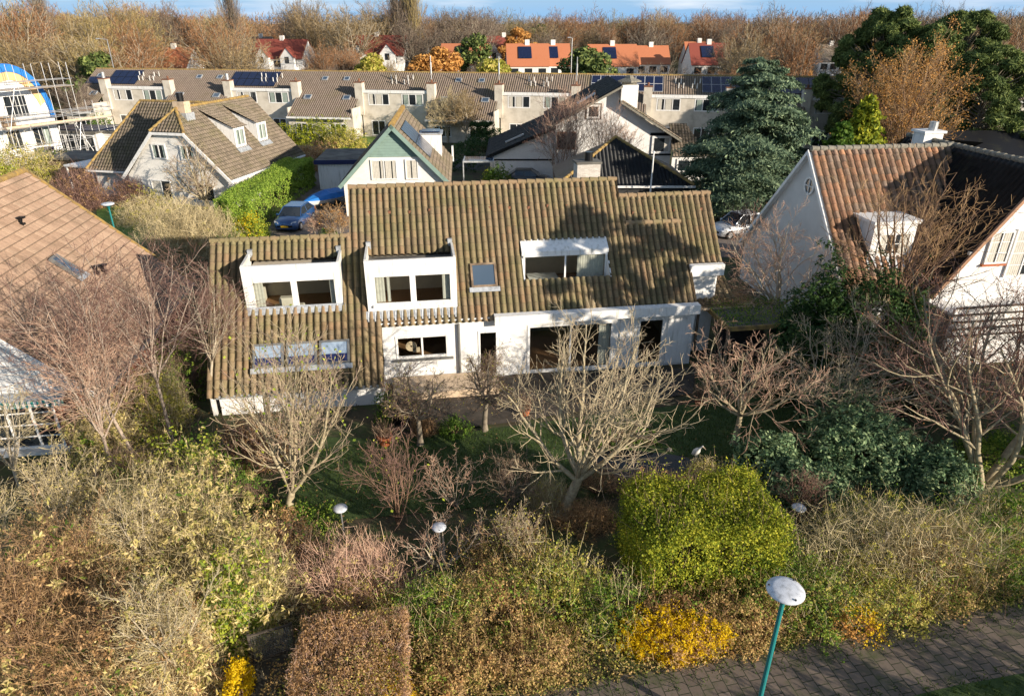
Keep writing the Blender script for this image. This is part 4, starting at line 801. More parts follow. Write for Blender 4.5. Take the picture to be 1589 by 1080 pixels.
# ================================================================ BIG WHITE HOUSE WITH BLACK ROOF
H6 = thing('offset_roof_house', 'large white house with long black offset roof slopes and a wide white chimney', 'house', (0, 70, 0), 0)
mb = MB()
mb.prism([(4.2, 0, 0), (16.0, 0, 0), (16.0, 0, 4.0), (10.45, 0, 7.4), (10.45, 0, 8.75), (10.0, 0, 8.75), (4.2, 0, 5.3)], (0, .2, 0)); mb.prism([(-2.2, -.6, 0), (4.2, -.6, 0), (4.2, -.6, 4.9), (-2.2, -.6, 2.3)], (0, .2, 0)); mb.box(15.8, 16, .2, 9.5, 0, 4.0); mb.box(-2.2, -2, -.4, 9.5, 0, 2.4)
mb.box(4.19, 4.39, -.6, 0, 0, 5.0); mb.build('wall', M['wall'], H6)
def slope_slab(a, b, y0, y1, th=.22):
    m_ = MB(); a = Vector(a); b = Vector(b); m_.prism([(a.x, y0, a.z), (b.x, y0, b.z), (b.x, y0, b.z - th), (a.x, y0, a.z - th)], (0, y1 - y0, 0)); return m_
def slope_tiles(name, ax, az, bx, bz, y0, y1, mat):
    l = math.hypot(bx - ax, bz - az); tiles(name, H6, (ax, y0, az + .02), (0, 1, 0), (bx - ax, 0, bz - az), 0, y1 - y0, 0, l, mat, None, .32, .38, .07, .04, 8)
slope_slab((-2.6, 0, 2.3), (4.3, 0, 5.2), -1.1, 10).build('eaves', M['black'], H6); slope_tiles('roof', -2.6, 2.32, 4.3, 5.22, -1.1, 10, M['tile_black'])
slope_slab((3.6, 0, 5.2), (10.6, 0, 9.0), -1.0, 10).build('eaves', M['stone'], H6); slope_tiles('roof', 3.6, 5.22, 10.6, 9.02, -1.0, 10, M['tile_black'])
slope_slab((10.5, 0, 7.6), (16.8, 0, 3.9), -.9, 10).build('eaves', M['stone'], H6); slope_tiles('roof', 16.8, 3.92, 10.5, 7.62, -.9, 10, M['tile_grey'])
MB().box(10.5, 10.65, -.9, 10, 7.6, 9.0).build('clerestory', M['white'], H6)
window(H6, TR(7.35, -.02, 5.85), 1.3, 1.3, 1, 1, .18, frame=M['white']); window(H6, TR(4.5, -.02, 2.9), 1.9, 1.7, 2, 1, .14, frame=M['rust']); window(H6, TR(14.0, -.06, 2.5), 1.9, 1.7, 1, 1, .2, curtain=[(.7, 1)])
for q in ((7.2, 8.8, -.05, -.002, 5.75, 7.25), (13.8, 16.05, -.05, -.002, 2.3, 2.45), (13.8, 16.05, -.05, -.002, 4.22, 4.5), (-2.2, 4.2, -.66, -.602, 1.9, 2.05)): MB().box(*q).build('dark_trim', M['black'], H6)
us = Vector((7, 0, 3.8)).normalized(); roof_window(H6, (6.6, 1.4, 6.95), (0, 1, 0), us, .9, 2.0, M['lead'], M['skyglass'], apron=False)
roof_window(H6, (-.6, 1.2, 3.25), (0, 1, 0), Vector((6.9, 0, 2.9)), .4, 2.0, M['steel'], M['skyglass'], apron=False)
mb = MB(); mb.box(11.0, 12.8, 3, 4, 6.5, 8.7); c = mb.build('chimney', M['white'], H6); mb = MB(); mb.lathe([(1.25, 0), (1.2, .12), (.55, .35), (.3, .6), (.0, .66)], 4, (11.9, 3.5, 8.95)); mb.box(11.2, 12.6, 3.1, 3.9, 8.7, 8.95); mb.build('chimney_cap', M['stone'], c)
# east lean-to
tiles('lean_to_roof', H6, (15.9, -1.5, 2.4), (1, 0, 0), (0, .75, .66), 0, 3.6, 0, 4.2, M['tile_grey'], lambda s, t: s < 3.6 - t * .45, .3, .36, .04, .03, 6)
mb = MB(); mb.box(15.9, 19.3, -1.3, -1.2, 0, 2.4); mb.build('lean_to_wall', M['white'], H6)
window(H6, TR(16.4, -1.32, .9), 2.6, 1.3, 2, 1, .15)
# garage with black hipped roof
pA = at(955, 214, 5.5); GB = thing('hip_roofed_garage', 'garage with black hipped tile roof and mossy ridge, behind the whitewashed chimney', 'garage', (pA.x, pA.y, 0), 0)
zE, zA = 2.55, 5.5; rr = Vector((5.3, -5.6))
tiles('roof', GB, (-5.2, -5.4, zE), (1, 0, 0), (0, 5.4, zA - zE), 0, 11.0, 0, math.hypot(5.4, zA - zE), M['tile_black'], lambda s, t: (s > t * .84 - .1) & (s < 11.0 - t * .92), .32, .36, .07, .04, 8)
ridge_caps('ridge_tiles', GB, (-5.2, -5.4, 2.65), (0, 0, 5.58), M['ridge_moss'], .13); ridge_caps('ridge_tiles', GB, (0, 0, 5.58), (5.8, -5.4, 2.65), M['ridge_moss'], .13)
mb = MB(); mb.poly([(0, 0, 5.48), (-5.2, -5.4, 2.55), (-5.2, 3, 2.55)]); mb.poly([(0, 0, 5.48), (5.8, -5.4, 2.55), (5.8, 3, 2.55)]); mb.poly([(0, 0, 5.48), (5.8, 3, 2.55), (-5.2, 3, 2.55)]); mb.build('side_roof', M['tile_grey'], GB)
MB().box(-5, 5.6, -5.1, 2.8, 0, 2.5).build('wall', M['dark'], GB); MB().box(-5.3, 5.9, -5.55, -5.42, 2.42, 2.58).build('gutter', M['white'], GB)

# ================================================================ TERRACE ROW
rowL = at(210, 108, 8); RA = -9.48
re = Vector((math.cos(R(RA)), math.sin(R(RA)), 0))
def row_house(label, flip, first=None):
    """one terrace house 9.7 m wide: tall half with flat-topped windowed wall, low half under the long roof slope, chimney between"""
    t = thing('terraced_house', label, 'house', (0, 0, 0), RA)
    f = -1 if flip else 1; hw_ = 4.85
    X = lambda x: x * f
    def bx(mb, a, b, *r): mb.box(min(X(a), X(b)), max(X(a), X(b)), *r)
    # roof: low half runs down to the eave, tall half stops at the parapet wall
    tp = .58; cp_ = math.cos(math.atan(tp)); y_low, y_up = -8.8, -3.6
    def mk(s, tt): x = (s - hw_) * f; y = y_low + tt * cp_; return (x < -.35) | (y > y_up)
    tiles('roof', t, (-hw_, y_low, 8 + y_low * tp), (1, 0, 0), (0, cp_, cp_ * tp), 0, 2 * hw_ + .02, 0, -y_low / cp_, M['tile_row'], mk, .3, .38, .08, .04, 6)
    MB().poly([(-hw_, 0, 8), (hw_, 0, 8), (hw_, 8, 3.3), (-hw_, 8, 3.3)]).build('rear_roof', M['tile_row'], t)
    ridge_caps('ridge_tiles', t, (-hw_, 0, 8.05), (hw_, 0, 8.05), M['ridge_moss'], .12, 1.2)
    mb = MB(); wn = (.95, 3.95, 4.15, 5.7)
    xs = sorted((X(wn[0]), X(wn[1]))); ws = sorted((X(0), X(hw_)))
    mb.wall(ws[0], ws[1], 0, 5.9, -5.0, .15, [(xs[0], xs[1], wn[2], wn[3]), (xs[0] + .2, xs[1] - .8, 0.2, 2.2)])
    bx(mb, -.35, -.2, -8.2, -4.85, 0, 4.0); bx(mb, -.2, 0, -5, -4, 4.2, 6.0)
    bx(mb, -hw_, -.35, -8.2, -8.05, 0, .7); bx(mb, -hw_, -.35, -8.2, -8.05, 2.1, 2.75); bx(mb, -hw_, -3.6, -8.2, -8.05, .7, 2.1); bx(mb, -1.2, -.35, -8.2, -8.05, .7, 2.1)
    mb.build('wall', M['beige'], t)
    mb = MB(); bx(mb, .3, hw_ - .02, -5.12, -5.001, 5.72, 6.1); mb.build('fascia', M['white'], t); mb = MB(); bx(mb, -hw_, -.3, -9.0, -8.8, 2.72, 2.95); mb.build('eaves_board', M['white'], t)
    mb = MB(); bx(mb, .2, hw_, -5.0, -3.2, 5.901, 6.02); mb.build('flat_roof', M['bitumen'], t)
    mb = MB(); bx(mb, -.75, .3, -5.3, -4.2, 2.9, 7.0); c = mb.build('chimney', M['beige'], t)
    mb = MB(); bx(mb, -.8, .35, -5.35, -4.15, 7.0, 7.12); mb.tube((X(-.25), -4.7, 7.12), (X(-.25), -4.7, 7.5), .14, 8); mb.build('chimney_pot', M['rust'], c)
    window(t, TR(xs[0], -4.93, wn[2]), 3.0, 1.55, 3, 1, .13, curtain=[(.02, .2), (.36, .64)] if not flip else [(.05, .3), (.7, .98)], cur_mat=M['curtain'] if not flip else M['curtain_green'])
    window(t, TR(xs[0] + .2, -4.93, .2), 2.0, 2.0, 2, 1, .12)
    x0 = min(X(-3.6), X(-1.2)); window(t, TR(x0, -8.15, .7), 2.4, 1.4, 3, 1, .12)
    for a, b in ((.6, -2.4), (1.2, -2.4), (.9, -1.6), (1.6, -1.5)): z = 8 + b * tp; MB().tube((X(hw_ - a), b, z), (X(hw_ - a), b, z + .7), .07, 6).build('vent_pipe', M['white_old'], t)
    roof_window(t, (X(-3.2) - .4, -1.9, 8 - 1.9 * tp + .02), (1, 0, 0), (0, cp_, cp_ * tp), .8, .8, M['lead'], M['skyglass'], apron=False)
    roof_window(t, (X(-2.0) - .5, -5.6, 8 - 5.6 * tp + .02), (1, 0, 0), (0, cp_, cp_ * tp), 1.0, .9, M['lead'], M['skyglass'], apron=False)
    return t
rhA = row_house('terraced house at the west end of the row, dark solar panels along its ridge', False)
rhB = row_house('terraced house second from the west end, white side wall above its low roof', True)
row_labels = ['terraced house with dark solar panels above a steel chimney cowl, above the two-dormer roof',
    'terraced house with white box dormer and mint curtained windows, fourth along the row',
    'terraced house with beige chimney rising behind the green gabled roof peak',
    'terraced house with beige chimney carrying a tall antenna behind the solar panels',
    'terraced house with white painted chimney and antenna above the small blue canopy',
    'terraced house half hidden by the black offset roof, white chimney with antenna',
    'terraced house with silver framed solar panels above the wide white chimney',
    'terraced house with mint curtains and solar panels next to the blue green conifer',
    'terraced house hidden largely by the blue green conifer',
    'terraced house with white wall and solar roof seen between conifer and pine',
    'terraced house behind the orange brown tree', 'terraced house behind the spreading pine', 'terraced house at the far east end beyond the pine']
row = [rhA, rhB]
for i in range(2, 15): row.append(copy_tree(rhA if i % 2 == 0 else rhB))
for i, h in enumerate(row):
    c = rowL + re * (-1.6 + 9.62 * i); h.location = (c.x, c.y, 0); h['group'] = 'houses of the long terrace'
    if i >= 2: h['label'] = row_labels[i - 2]
    h.scale = (1 if i % 2 == 0 else 1, 1, 1)
def on_row(i, x, y): return (x, y, 8 + y * .58 + .05)
cpr = math.cos(math.atan(.58)); upr = (0, cpr, cpr * .58)
black_f = M['black']
for i, x, y, nx, ny, fm in ((0, -1.2, -3.3, 4, 2, black_f), (2, -1.2, -3.3, 6, 2, black_f), (0, -4.6, -3.3, 3, 1, black_f), (8, -4.2, -3.2, 5, 2, M['white']), (7, 2.0, -3.2, 3, 2, M['white']), (9, -3.0, -3.2, 4, 2, M['steel']), (10, -3.0, -3.2, 5, 2, black_f), (12, -2.0, -3.2, 5, 2, black_f)):
    solar(row[i], on_row(i, x, y), (1, 0, 0), upr, nx, ny, 1.15, 1.62, .03, fm)
for i in (5, 6, 7):
    m_ = MB(); f = 1 if i % 2 == 0 else -1; m_.tube((-.25 * f, -4.7, 7.4), (-.25 * f, -4.7, 10.4), .05, 6).tube((-.25 * f, -4.7, 8.2), (-.25 * f, -4.7, 9.6), .11, 6); m_.build('antenna', M['steel'], row[i])
for i in (0, 2):
    m_ = MB(); m_.tube((-.25, -4.7, 7.1), (-.25, -4.7, 7.9), .24, 10); m_.build('chimney_cowl', M['steel'], row[i])

# ================================================================ SCAFFOLDED HOUSE
p6 = atY(4, 100, 78); H7 = thing('arched_house', 'white house under construction with ochre arched gable edged in blue tarpaulin', 'house', (p6.x, 78, 0), 64)
N_ = 18; arch = [(7.4 * math.cos(math.pi * k / N_), 0, 4.6 + 5.6 * math.sin(math.pi * k / N_)) for k in range(N_ + 1)]
inn = [(5.4 * math.cos(math.pi * k / N_), 0, 4.4 + 4.4 * math.sin(math.pi * k / N_)) for k in range(N_ + 1)]
mb = MB(); mb.prism([(7.4, 0, 0)] + arch + [(-7.4, 0, 0)], (0, 9, 0)); mb.build('wall', M['white'], H7)
mb = MB()
for k in range(N_):
    if 2 <= k <= N_ - 3: mb.prism([arch[k], arch[k + 1], inn[k + 1], inn[k]], (0, -.12, 0))
mb.build('insulation_board', M['ochre'], H7)
mb = MB()
for k in range(N_):
    a, b = Vector(arch[k]), Vector(arch[k + 1]); o_ = Vector((0, 0, 4.6)); ia = o_ + (a - o_) * .9; ib = o_ + (b - o_) * .9; a = o_ + (a - o_) * 1.03; b = o_ + (b - o_) * 1.03
    mb.prism([a, b, ib, ia], (0, -.25, 0)); mb.prism([a, b, b + Vector((0, .5, 0)), a + Vector((0, 9, 0))], (0, 0, .06))
mb.build('tarpaulin_edge', M['blue_tarp'], H7)
window(H7, TR(-2.2, -.02, 5.0), 4.6, 2.3, 3, 2, .14); window(H7, TR(1.8, -.02, 1.6), 3.9, 2.2, 3, 1, .14, curtain=[(.6, .9)], cur_mat=M['curtain_green']); window(H7, TR(-3.6, -.02, 1.6), 2.9, 2.2, 3, 1, .14)
MB().box(1.0, 4.2, -1.2, -.1, 1.2, 1.6).build('blue_canopy', M['navy'], H7); MB().box(-3.8, -1.0, -.06, -.001, 3.9, 5.2).build('cladding', M['wood'], H7)
SF = thing('scaffolding', 'galvanised tube scaffolding with plank decks around the arched house', 'scaffolding', (p6.x, 78, 0), 64)
for x in (-4.5, -1.0, 2.2, 5.4, 8.6, 11.8, 15.0):
    for y in (-1.3, -2.6):
        h = 10.4 if x < 9 else 6.8 - .1 * (x - 6); MB().tube((x, y, 0), (x, y, h), .045, 6).build('standard', M['steel'], SF)
for z, x1 in ((4.2, 15.2), (4.9, 15.2), (5.4, 15.2), (8.0, 9.0), (8.7, 9.0), (2.2, 12), (1.2, 12)):
    for y in (-1.33, -2.63): MB().tube((-5, y, z), (x1, y, z), .04, 6).build('ledger', M['steel'], SF)
for x in (-1.0, 5.4, 8.6, 15.0):
    for z in (4.3, 5.3): MB().tube((x, -1.0, z), (x, -2.9, z), .035, 6).build('transom', M['steel'], SF)
for a, b in (((1.4, -2.65, 0), (4.2, -2.65, 3.9)), ((6.4, -2.65, 0), (8.4, -2.65, 4.0)), ((10.0, -2.65, 0), (8.6, -1.3, 4.0)), ((-4.5, -2.65, 4), (-1.6, -2.65, 8.4))): MB().tube(a, b, .04, 6).build('brace', M['steel'], SF)
MB().box(-5, 15.3, -2.55, -1.35, 4.12, 4.2).build('deck', M['plank'], SF); MB().box(-5, 9.2, -2.55, -1.35, 7.92, 8.0).build('deck', M['plank'], SF); MB().box(-5, 15.3, -2.62, -2.58, 4.2, 4.45).build('toe_board', M['plank'], SF)

H7.scale = (.52, 1, 1); SF.scale = (.6, 1, 1)
# low sheds between the scaffolded and the half-hipped house
p = at(112, 205, 2.7); S1 = thing('glass_fronted_annex', 'low flat roofed annex with solar panels and tall windows beside the scaffolding', 'annex', (p.x, p.y, 0), -12)
MB().box(-4, 3.2, 0, 5, 0, 2.6).build('wall', M['white_old'], S1); MB().box(-4.2, 3.4, -.3, 5.2, 2.601, 2.8).build('roof', M['bitumen'], S1)
for k in range(5): window(S1, TR(-3.8 + 1.35 * k, -.02, .2), 1.25, 2.2, 1, 1, .12)
for i in range(5):
    for j in range(2): f = MB().box(-4 + 1.4 * i, -2.7 + 1.4 * i, .3 + 2.2 * j, 2.4 + 2.2 * j, 2.85, 2.9).build('solar_panel', M['solar'], S1)
p = at(152, 204, 2.7); S2 = thing('boarded_garage', 'cream boarded garage between annex and brown roofed house', 'garage', (p.x, p.y, 0), -12)
mb = MB()
for k in range(9): mb.prism([(-2.6, -.05, .1 + k * .27), (2.8, -.05, .1 + k * .27), (2.8, .02, .36 + k * .27), (-2.6, .02, .36 + k * .27)], (0, .06, 0))
mb.box(-2.6, 2.8, .1, 5, 0, 2.5); mb.build('wall', M['cream'], S2); MB().box(-2.8, 3.0, -.2, 5.2, 2.55, 2.75).build('roof', M['bitumen'], S2); MB().box(-2.6, -.1, .3, 3.9, 2.76, 2.82).build('solar_panel', M['solar'], S2); MB().box(.1, 2.7, .3, 3.9, 2.76, 2.82).build('solar_panel', M['solar'], S2)
p = at(118, 246, 2.3); S3 = thing('garden_shed', 'brown timber shed with flat dark felt roof in front of the annex', 'shed', (p.x, p.y, 0), -14)
MB().box(-3.6, 2.6, 0, 3.8, 0, 2.1).build('wall', M['wood'], S3); MB().box(-3.8, 2.8, -.25, 4.0, 2.101, 2.3).build('roof', M['bitumen'], S3)
p = at(155, 255, 2.2); S4 = thing('white_porch', 'small white flat roofed porch beside the dark slope of the brown roof', 'porch', (p.x - .8, p.y - 1, 0), -19)
mb = MB(); mb.box(-1.8, 1.6, -.8, 2.5, 2.2, 2.35)
for x in (-1.7, 1.4): mb.box(x, x + .12, -.7, -.58, 0, 2.2)
mb.build('porch_frame', M['white'], S4)
p = at(742, 250, 2.3); S5 = thing('glass_canopy', 'small blue glazed canopy on posts beside the big white house', 'canopy', (p.x, p.y, 0), 0)
MB().box(-1.4, 1.4, 0, 2.6, 2.2, 2.26).build('glazing', M['skyglass'], S5); mb = MB(); mb.box(-1.5, 1.5, -.1, 0, 2.15, 2.3).box(-1.5, -1.4, 0, 2.6, 2.15, 2.3).box(1.4, 1.5, 0, 2.6, 2.15, 2.3)
for x in (-1.5, 1.4): mb.box(x, x + .1, -.1, 0, 0, 2.15)
mb.build('canopy_frame', M['lead'], S5)
# buildings beyond the pines on the east side
p = atY(1560, 190, 66); S6 = thing('pale_outbuilding', 'long low pale outbuilding with dark roof below the spreading pine', 'building', (p.x - 4, 66, 0), -4)
MB().box(0, 16, 0, 6, 0, 3.2).build('wall', M['white_old'], S6); mb = MB(); mb.prism([(-.4, -.4, 3.1), (-.4, 3, 4.9), (-.4, 6.4, 3.1)], (16.8, 0, 0)); mb.build('roof', M['tile_black'], S6)

# ================================================================ FAR HOUSES
def far_house(u, v_ridge, Y, w_, dpt, rz, wall_m, roof_m, label, gables=0, panels=0, name='far_house', zr=None):
    p = atY(u, v_ridge, Y); zr = p.z; h = thing(name, label, 'house', (p.x, Y, 0), rz, 'houses beyond the wood')
    ze = zr - dpt * .5; mb = MB(); mb.box(-w_ / 2, w_ / 2, -dpt / 2, dpt / 2, 0, ze); mb.prism([(-w_ / 2, -dpt / 2, ze), (-w_ / 2, 0, zr - .1), (-w_ / 2, dpt / 2, ze)], (w_, 0, 0)); mb.build('wall', wall_m, h)
    l = math.hypot(dpt / 2 + .3, zr - ze + .3)
    mb = MB(); mb.prism([(-w_ / 2 - .2, -dpt / 2 - .3, ze - .3), (w_ / 2 + .2, -dpt / 2 - .3, ze - .3), (w_ / 2 + .2, 0, zr), (-w_ / 2 - .2, 0, zr)], (0, 0, .15)); mb.prism([(-w_ / 2 - .2, dpt / 2 + .3, ze - .3), (w_ / 2 + .2, dpt / 2 + .3, ze - .3), (w_ / 2 + .2, 0, zr), (-w_ / 2 - .2, 0, zr)], (0, 0, .14)); mb.build('roof', roof_m, h)
    MB().box(-.55, .55, -.4, .4, zr - .5, zr + 1.0).build('chimney', M['cream'], h)
    for k in range(gables):
        x = -w_ / 2 + w_ * (k + .5) / gables; g = bpy.data.objects.new('front_gable', None); COL.objects.link(g); g.parent = h
        mb = MB(); mb.prism([(x - 2, -dpt / 2 - 1.2, 0), (x + 2, -dpt / 2 - 1.2, 0), (x + 2, -dpt / 2 - 1.2, ze + .3), (x, -dpt / 2 - 1.2, ze + 2.6), (x - 2, -dpt / 2 - 1.2, ze + .3)], (0, 3.5, 0)); mb.build('gable_wall', wall_m, g)
        mb = MB()
        for sg in (-1, 1): mb.prism([(x + sg * 2.2, -dpt / 2 - 1.4, ze + .15), (x, -dpt / 2 - 1.4, ze + 2.75), (x, 0, ze + 2.75), (x + sg * 2.2, 0, ze + .15)], (0, 0, .12))
        mb.build('gable_roof', roof_m, g); MB().box(x - .6, x + .6, -dpt / 2 - 1.26, -dpt / 2 - 1.201, ze - 1.2, ze + .4).build('window', M['glass'], h)
    for k in range(3): x = -w_ / 2 + w_ * (k + .5) / 3; MB().box(x - .9, x + .9, -dpt / 2 - .06, -dpt / 2 - .001, ze - 2.2, ze - .7).build('window', M['glass'], h)
    for k in range(panels):
        x = -w_ / 2 + w_ * (k + .6) / (panels + .4); MB().prism([(x - 1.6, -dpt * .38, zr - dpt * .38 + .42), (x + 1.6, -dpt * .38, zr - dpt * .38 + .42), (x + 1.6, -dpt * .1, zr - dpt * .1 + .3), (x - 1.6, -dpt * .1, zr - dpt * .1 + .3)], (0, 0, .1)).build('solar_panel', M['solar'], h)
    return h
far_house(438, 62, 205, 15, 9, -12, M['white'], M['tile_maroon'], 'white house with dark roof and pointed front gables, westernmost beyond the wood', 2)
far_house(405, 58, 240, 8, 8, -12, M['white'], M['tile_grey'], 'small white far house just behind the twin-gabled one')
far_house(585, 56, 200, 16, 9, -6, M['white'], M['tile_maroon'], 'white far house with maroon roof and two pointed front gables', 2)
far_house(722, 69, 190, 12, 9, -5, M['cream'], M['tile_red'], 'cream far house, bright orange roof, one dark panel field, beside orange leaved trees', 0, 1)
far_house(782, 57, 215, 11, 9, 0, M['white'], M['tile_maroon'], 'white far house with maroon roof and twin gables between the orange roofs', 2)
far_house(818, 69, 180, 10, 9, 4, M['cream'], M['tile_red'], 'cream far house with bright orange roof and two dark panels, west half of a pair', 0, 1)
far_house(858, 69, 184, 8, 9, 4, M['cream'], M['tile_red'], 'cream far house with bright orange roof, east half of a pair', 0, 1)
far_house(950, 70, 185, 12, 9, 3, M['cream'], M['tile_red'], 'far house with orange roof half hidden by bare trees', 0, 1)
far_house(1100, 68, 185, 10, 9, 2, M['cream'], M['tile_maroon'], 'far house with reddish roof deep in the bare wood', 0, 1)
far_house(1085, 66, 205, 8, 9, 2, M['white'], M['tile_red'], 'far house with orange ridge behind the reddish roof')
far_house(1290, 70, 210, 8, 8, 0, M['white'], M['tile_grey'], 'pale far house seen through the wood west of the pines')
far_house(1010, 72, 195, 9, 8, 3, M['cream'], M['tile_red'], 'small cream far house with orange roof among brown trees')
far_house(640, 66, 215, 9, 8, -4, M['white'], M['tile_grey'], 'white far house with grey roof west of the orange leaved trees')
far_house(270, 75, 180, 10, 8, -10, M['white'], M['tile_red'], 'pale far house low in the golden trees')

# ================================================================ STREET AND GARDEN LAMPS
def street_lamp(x, y, h, label, r_=.36, tilt=0):
    t = thing('street_lamp', label, 'street lamp', (x, y, 0), 20, 'disc topped street lamps')
    m_ = MB(); m_.tube((0, 0, 0), (0, 0, h - .1), .055, 12, .045); m_.tube((0, 0, 0), (0, 0, .9), .075, 12); m_.build('pole', M['teal'], t, smooth=False)
    m_ = MB(); m_.lathe([(.05, h - .35), (.1, h - .2), (.24, h - .1), (r_ * .93, h - .06)], 24); m_.build('lamp_housing', M['teal'], t, smooth=True)
    m_ = MB(); m_.lathe([(r_ * .92, h - .07), (r_, h - .045), (r_, h - .02), (r_ * .93, h + .012), (r_ * .6, h + .04), (0.001, h + .05)], 32); m_.build('lamp_disc', M['lampwhite'], t, smooth=True)
    m_ = MB()
    for a in (0.4, 2.5, 4.6): m_.box(r_ * .86 * math.cos(a) - .012, r_ * .86 * math.cos(a) + .012, r_ * .86 * math.sin(a) - .015, r_ * .86 * math.sin(a) + .015, h + .0, h + .045)
    m_.build('clip', M['dark'], t)
    return t
street_lamp(5.27, 9.7, 4.75, 'tall teal street lamp with opal disc top standing on the paved footpath')
pl = at(167, 316, 4.75); street_lamp(pl.x, pl.y, 4.75, 'distant teal street lamp on the lawn behind the tan tiled roof')
def garden_lamp(u, v, h, label):
    p = at(u, v, h); t = thing('garden_lamp', label, 'garden lamp', (p.x, p.y, 0), 0, 'disc garden lamps'); MB().tube((0, 0, 0), (0, 0, h - .08), .025, 8).build('pole', M['grey_frame'], t)
    m_ = MB(); m_.lathe([(.03, h - .16), (.2, h - .05), (.22, h - .02), (.2, h + .02), (.12, h + .045), (.001, h + .055)], 26); m_.build('lamp_disc', M['lampwhite'], t, smooth=True)
garden_lamp(528, 788, 1.1, 'white disc garden lamp above the purple twigged bush'); garden_lamp(681, 817, 1.1, 'white disc garden lamp behind the gnarled pruned shrub'); garden_lamp(1240, 787, 1.0, 'grey disc garden lamp half hidden beside the golden conifer hedge')
def tall_lamp(u, v, Y, label, h=None, arm=1.0):
    p = atY(u, v, Y); t = thing('lamp_mast', label, 'lamp post', (p.x, Y, 0)); MB().tube((0, 0, 0), (0, 0, p.z), .09, 8, .05).build('pole', M['steel'], t)
    MB().tube((0, 0, p.z), (-arm, -.2, p.z + .15), .05, 6).build('arm', M['steel'], t); MB().box(-arm - .5, -arm, -.35, -.1, p.z + .08, p.z + .2).build('lamp_head', M['lead'], t)
tall_lamp(166, 62, 112, 'slim grey lamp mast behind the west end of the terrace'); tall_lamp(888, 60, 125, 'thin grey mast rising behind the terrace between orange roofed houses', arm=.3)
pf = at(1006, 300, 2.3); FP = thing('flagpole', 'slim white flagpole in front of the black hipped garage roof', 'flagpole', (atY(1009, 300, 47).x, 47, 0)); zt = atY(1012, 238, 47).z; MB().tube((0, 0, 0), (0, 0, zt), .07, 10, .05).build('pole', M['white'], FP); MB().lathe([(.001, 0), (.08, .04), (.08, .1), (.001, .15)], 10, (0, 0, zt)).build('finial', M['white'], FP)

# ================================================================ CARS
def car(label, loc, rz, paint, kind=0, plate=True):
    t = thing('parked_car', label, 'car', loc, rz)
    # stations along y (front at -y): (y, half width, z bottom, z shoulder)
    L_ = 4.25; hb = .9
    st = [(-2.1, .62, .32, .55), (-2.02, .8, .22, .70), (-1.6, .88, .2, .84), (-1.0, .9, .2, .93), (0, .91, .2, .97), (1.1, .91, .2, 1.0), (1.8, .88, .22, 1.0), (2.08, .8, .3, .95), (2.15, .7, .4, .8)]
    V = []; F = []
    for y, hw, zb, zs in st:
        V += [(-hw * .92, y, zb), (-hw, y, (zb + zs) * .5), (-hw * .97, y, zs - .04), (-hw * .8, y, zs), (0, y, zs + .03), (hw * .8, y, zs), (hw * .97, y, zs - .04), (hw, y, (zb + zs) * .5), (hw * .92, y, zb)]
    n = 9
    for i in range(len(st) - 1):
        for k in range(n): F.append((i * n + k, i * n + (k + 1) % n, (i + 1) * n + (k + 1) % n, (i + 1) * n + k))
    m_ = MB(); m_.v = V; m_.f = F + [tuple(range(n))[::-1], tuple(range((len(st) - 1) * n, len(st) * n))]; m_.m = [0] * len(m_.f); m_.build('body', paint, t, smooth=True)
    zr = 1.46 if kind == 0 else 1.62
    cab = [(-1.05, .80, .95), (-.28, .66, zr - .05), (.3, .66, zr), (1.3, .64, zr - .06), (1.95, .76, 1.0)]
    m_ = MB(); V = []
    for y, hw, z in cab: V += [(-.84, y, .93), (-hw, y, z), (hw, y, z), (.84, y, .93)]
    m_.v = V; m_.f = [(i * 4 + k, i * 4 + k + 1, i * 4 + k + 5, i * 4 + k + 4) for i in range(4) for k in range(3)]; m_.m = [0] * 12
    m_.build('window', M['glass'], t)
    m_ = MB(); m_.prism([(-.64, -.24, zr - .05), (.64, -.24, zr - .05), (.64, 1.3, zr - .05), (-.64, 1.3, zr - .05)], (0, 0, .06)); 
    for sg in (-1, 1):
        m_.beam((sg * .83, -1.03, .97), (sg * .66, -.28, zr), .06, .05); m_.beam((sg * .85, .42, .95), (sg * .67, .42, zr), .07, .05); m_.beam((sg * .83, 1.9, 1.0), (sg * .65, 1.28, zr - .03), .12, .08); m_.beam((sg * .67, -.28, zr), (sg * .66, 1.3, zr - .03), .05, .05)
    m_.build('roof', paint, t, bevel=.02)
    for sx in (-1, 1):
        for y in (-1.35, 1.3):
            w_ = MB(); w_.tube((sx * .72, y, .32), (sx * .915, y, .32), .32, 18); wo = w_.build('wheel', M['black'], t); r = MB(); r.tube((sx * .9, y, .32), (sx * .925, y, .32), .2, 10); r.build('rim', M['steel'], wo)
        h_ = MB(); h_.prism([(sx * .45, -2.06, .62), (sx * .78, -1.93, .64), (sx * .8, -1.8, .8), (sx * .5, -1.98, .74)], (0, -.03, .02)); h_.build('headlight', M['lampwhite'], t)
        h_ = MB(); h_.box(min(sx * .62, sx * .86), max(sx * .62, sx * .86), 2.02, 2.14, .72, .92); h_.build('tail_light', M['rust'], t)
        h_ = MB(); h_.box(min(sx * .86, sx * 1.02), max(sx * .86, sx * 1.02), -.9, -.78, .95, 1.08); h_.build('mirror', paint, t, bevel=.02)
    MB().box(-.55, .55, -2.125, -2.09, .42, .54).build('grille', M['black'], t)
    if plate: MB().box(-.26, .26, -2.15, -2.126, .4, .52).build('number_plate', M['yellow_plate'], t)
    return t
def paint(name, c):
    m, n, b = nodes(name); b.inputs['Base Color'].default_value = (*c, 1); b.inputs['Roughness'].default_value = .3; b.inputs['Metallic'].default_value = .2; b.inputs['Coat Weight'].default_value = .8; b.inputs['Coat Roughness'].default_value = .05; return m
M['yellow_plate'] = mat_plain('yellow_plate', (.75, .45, .02), .5)
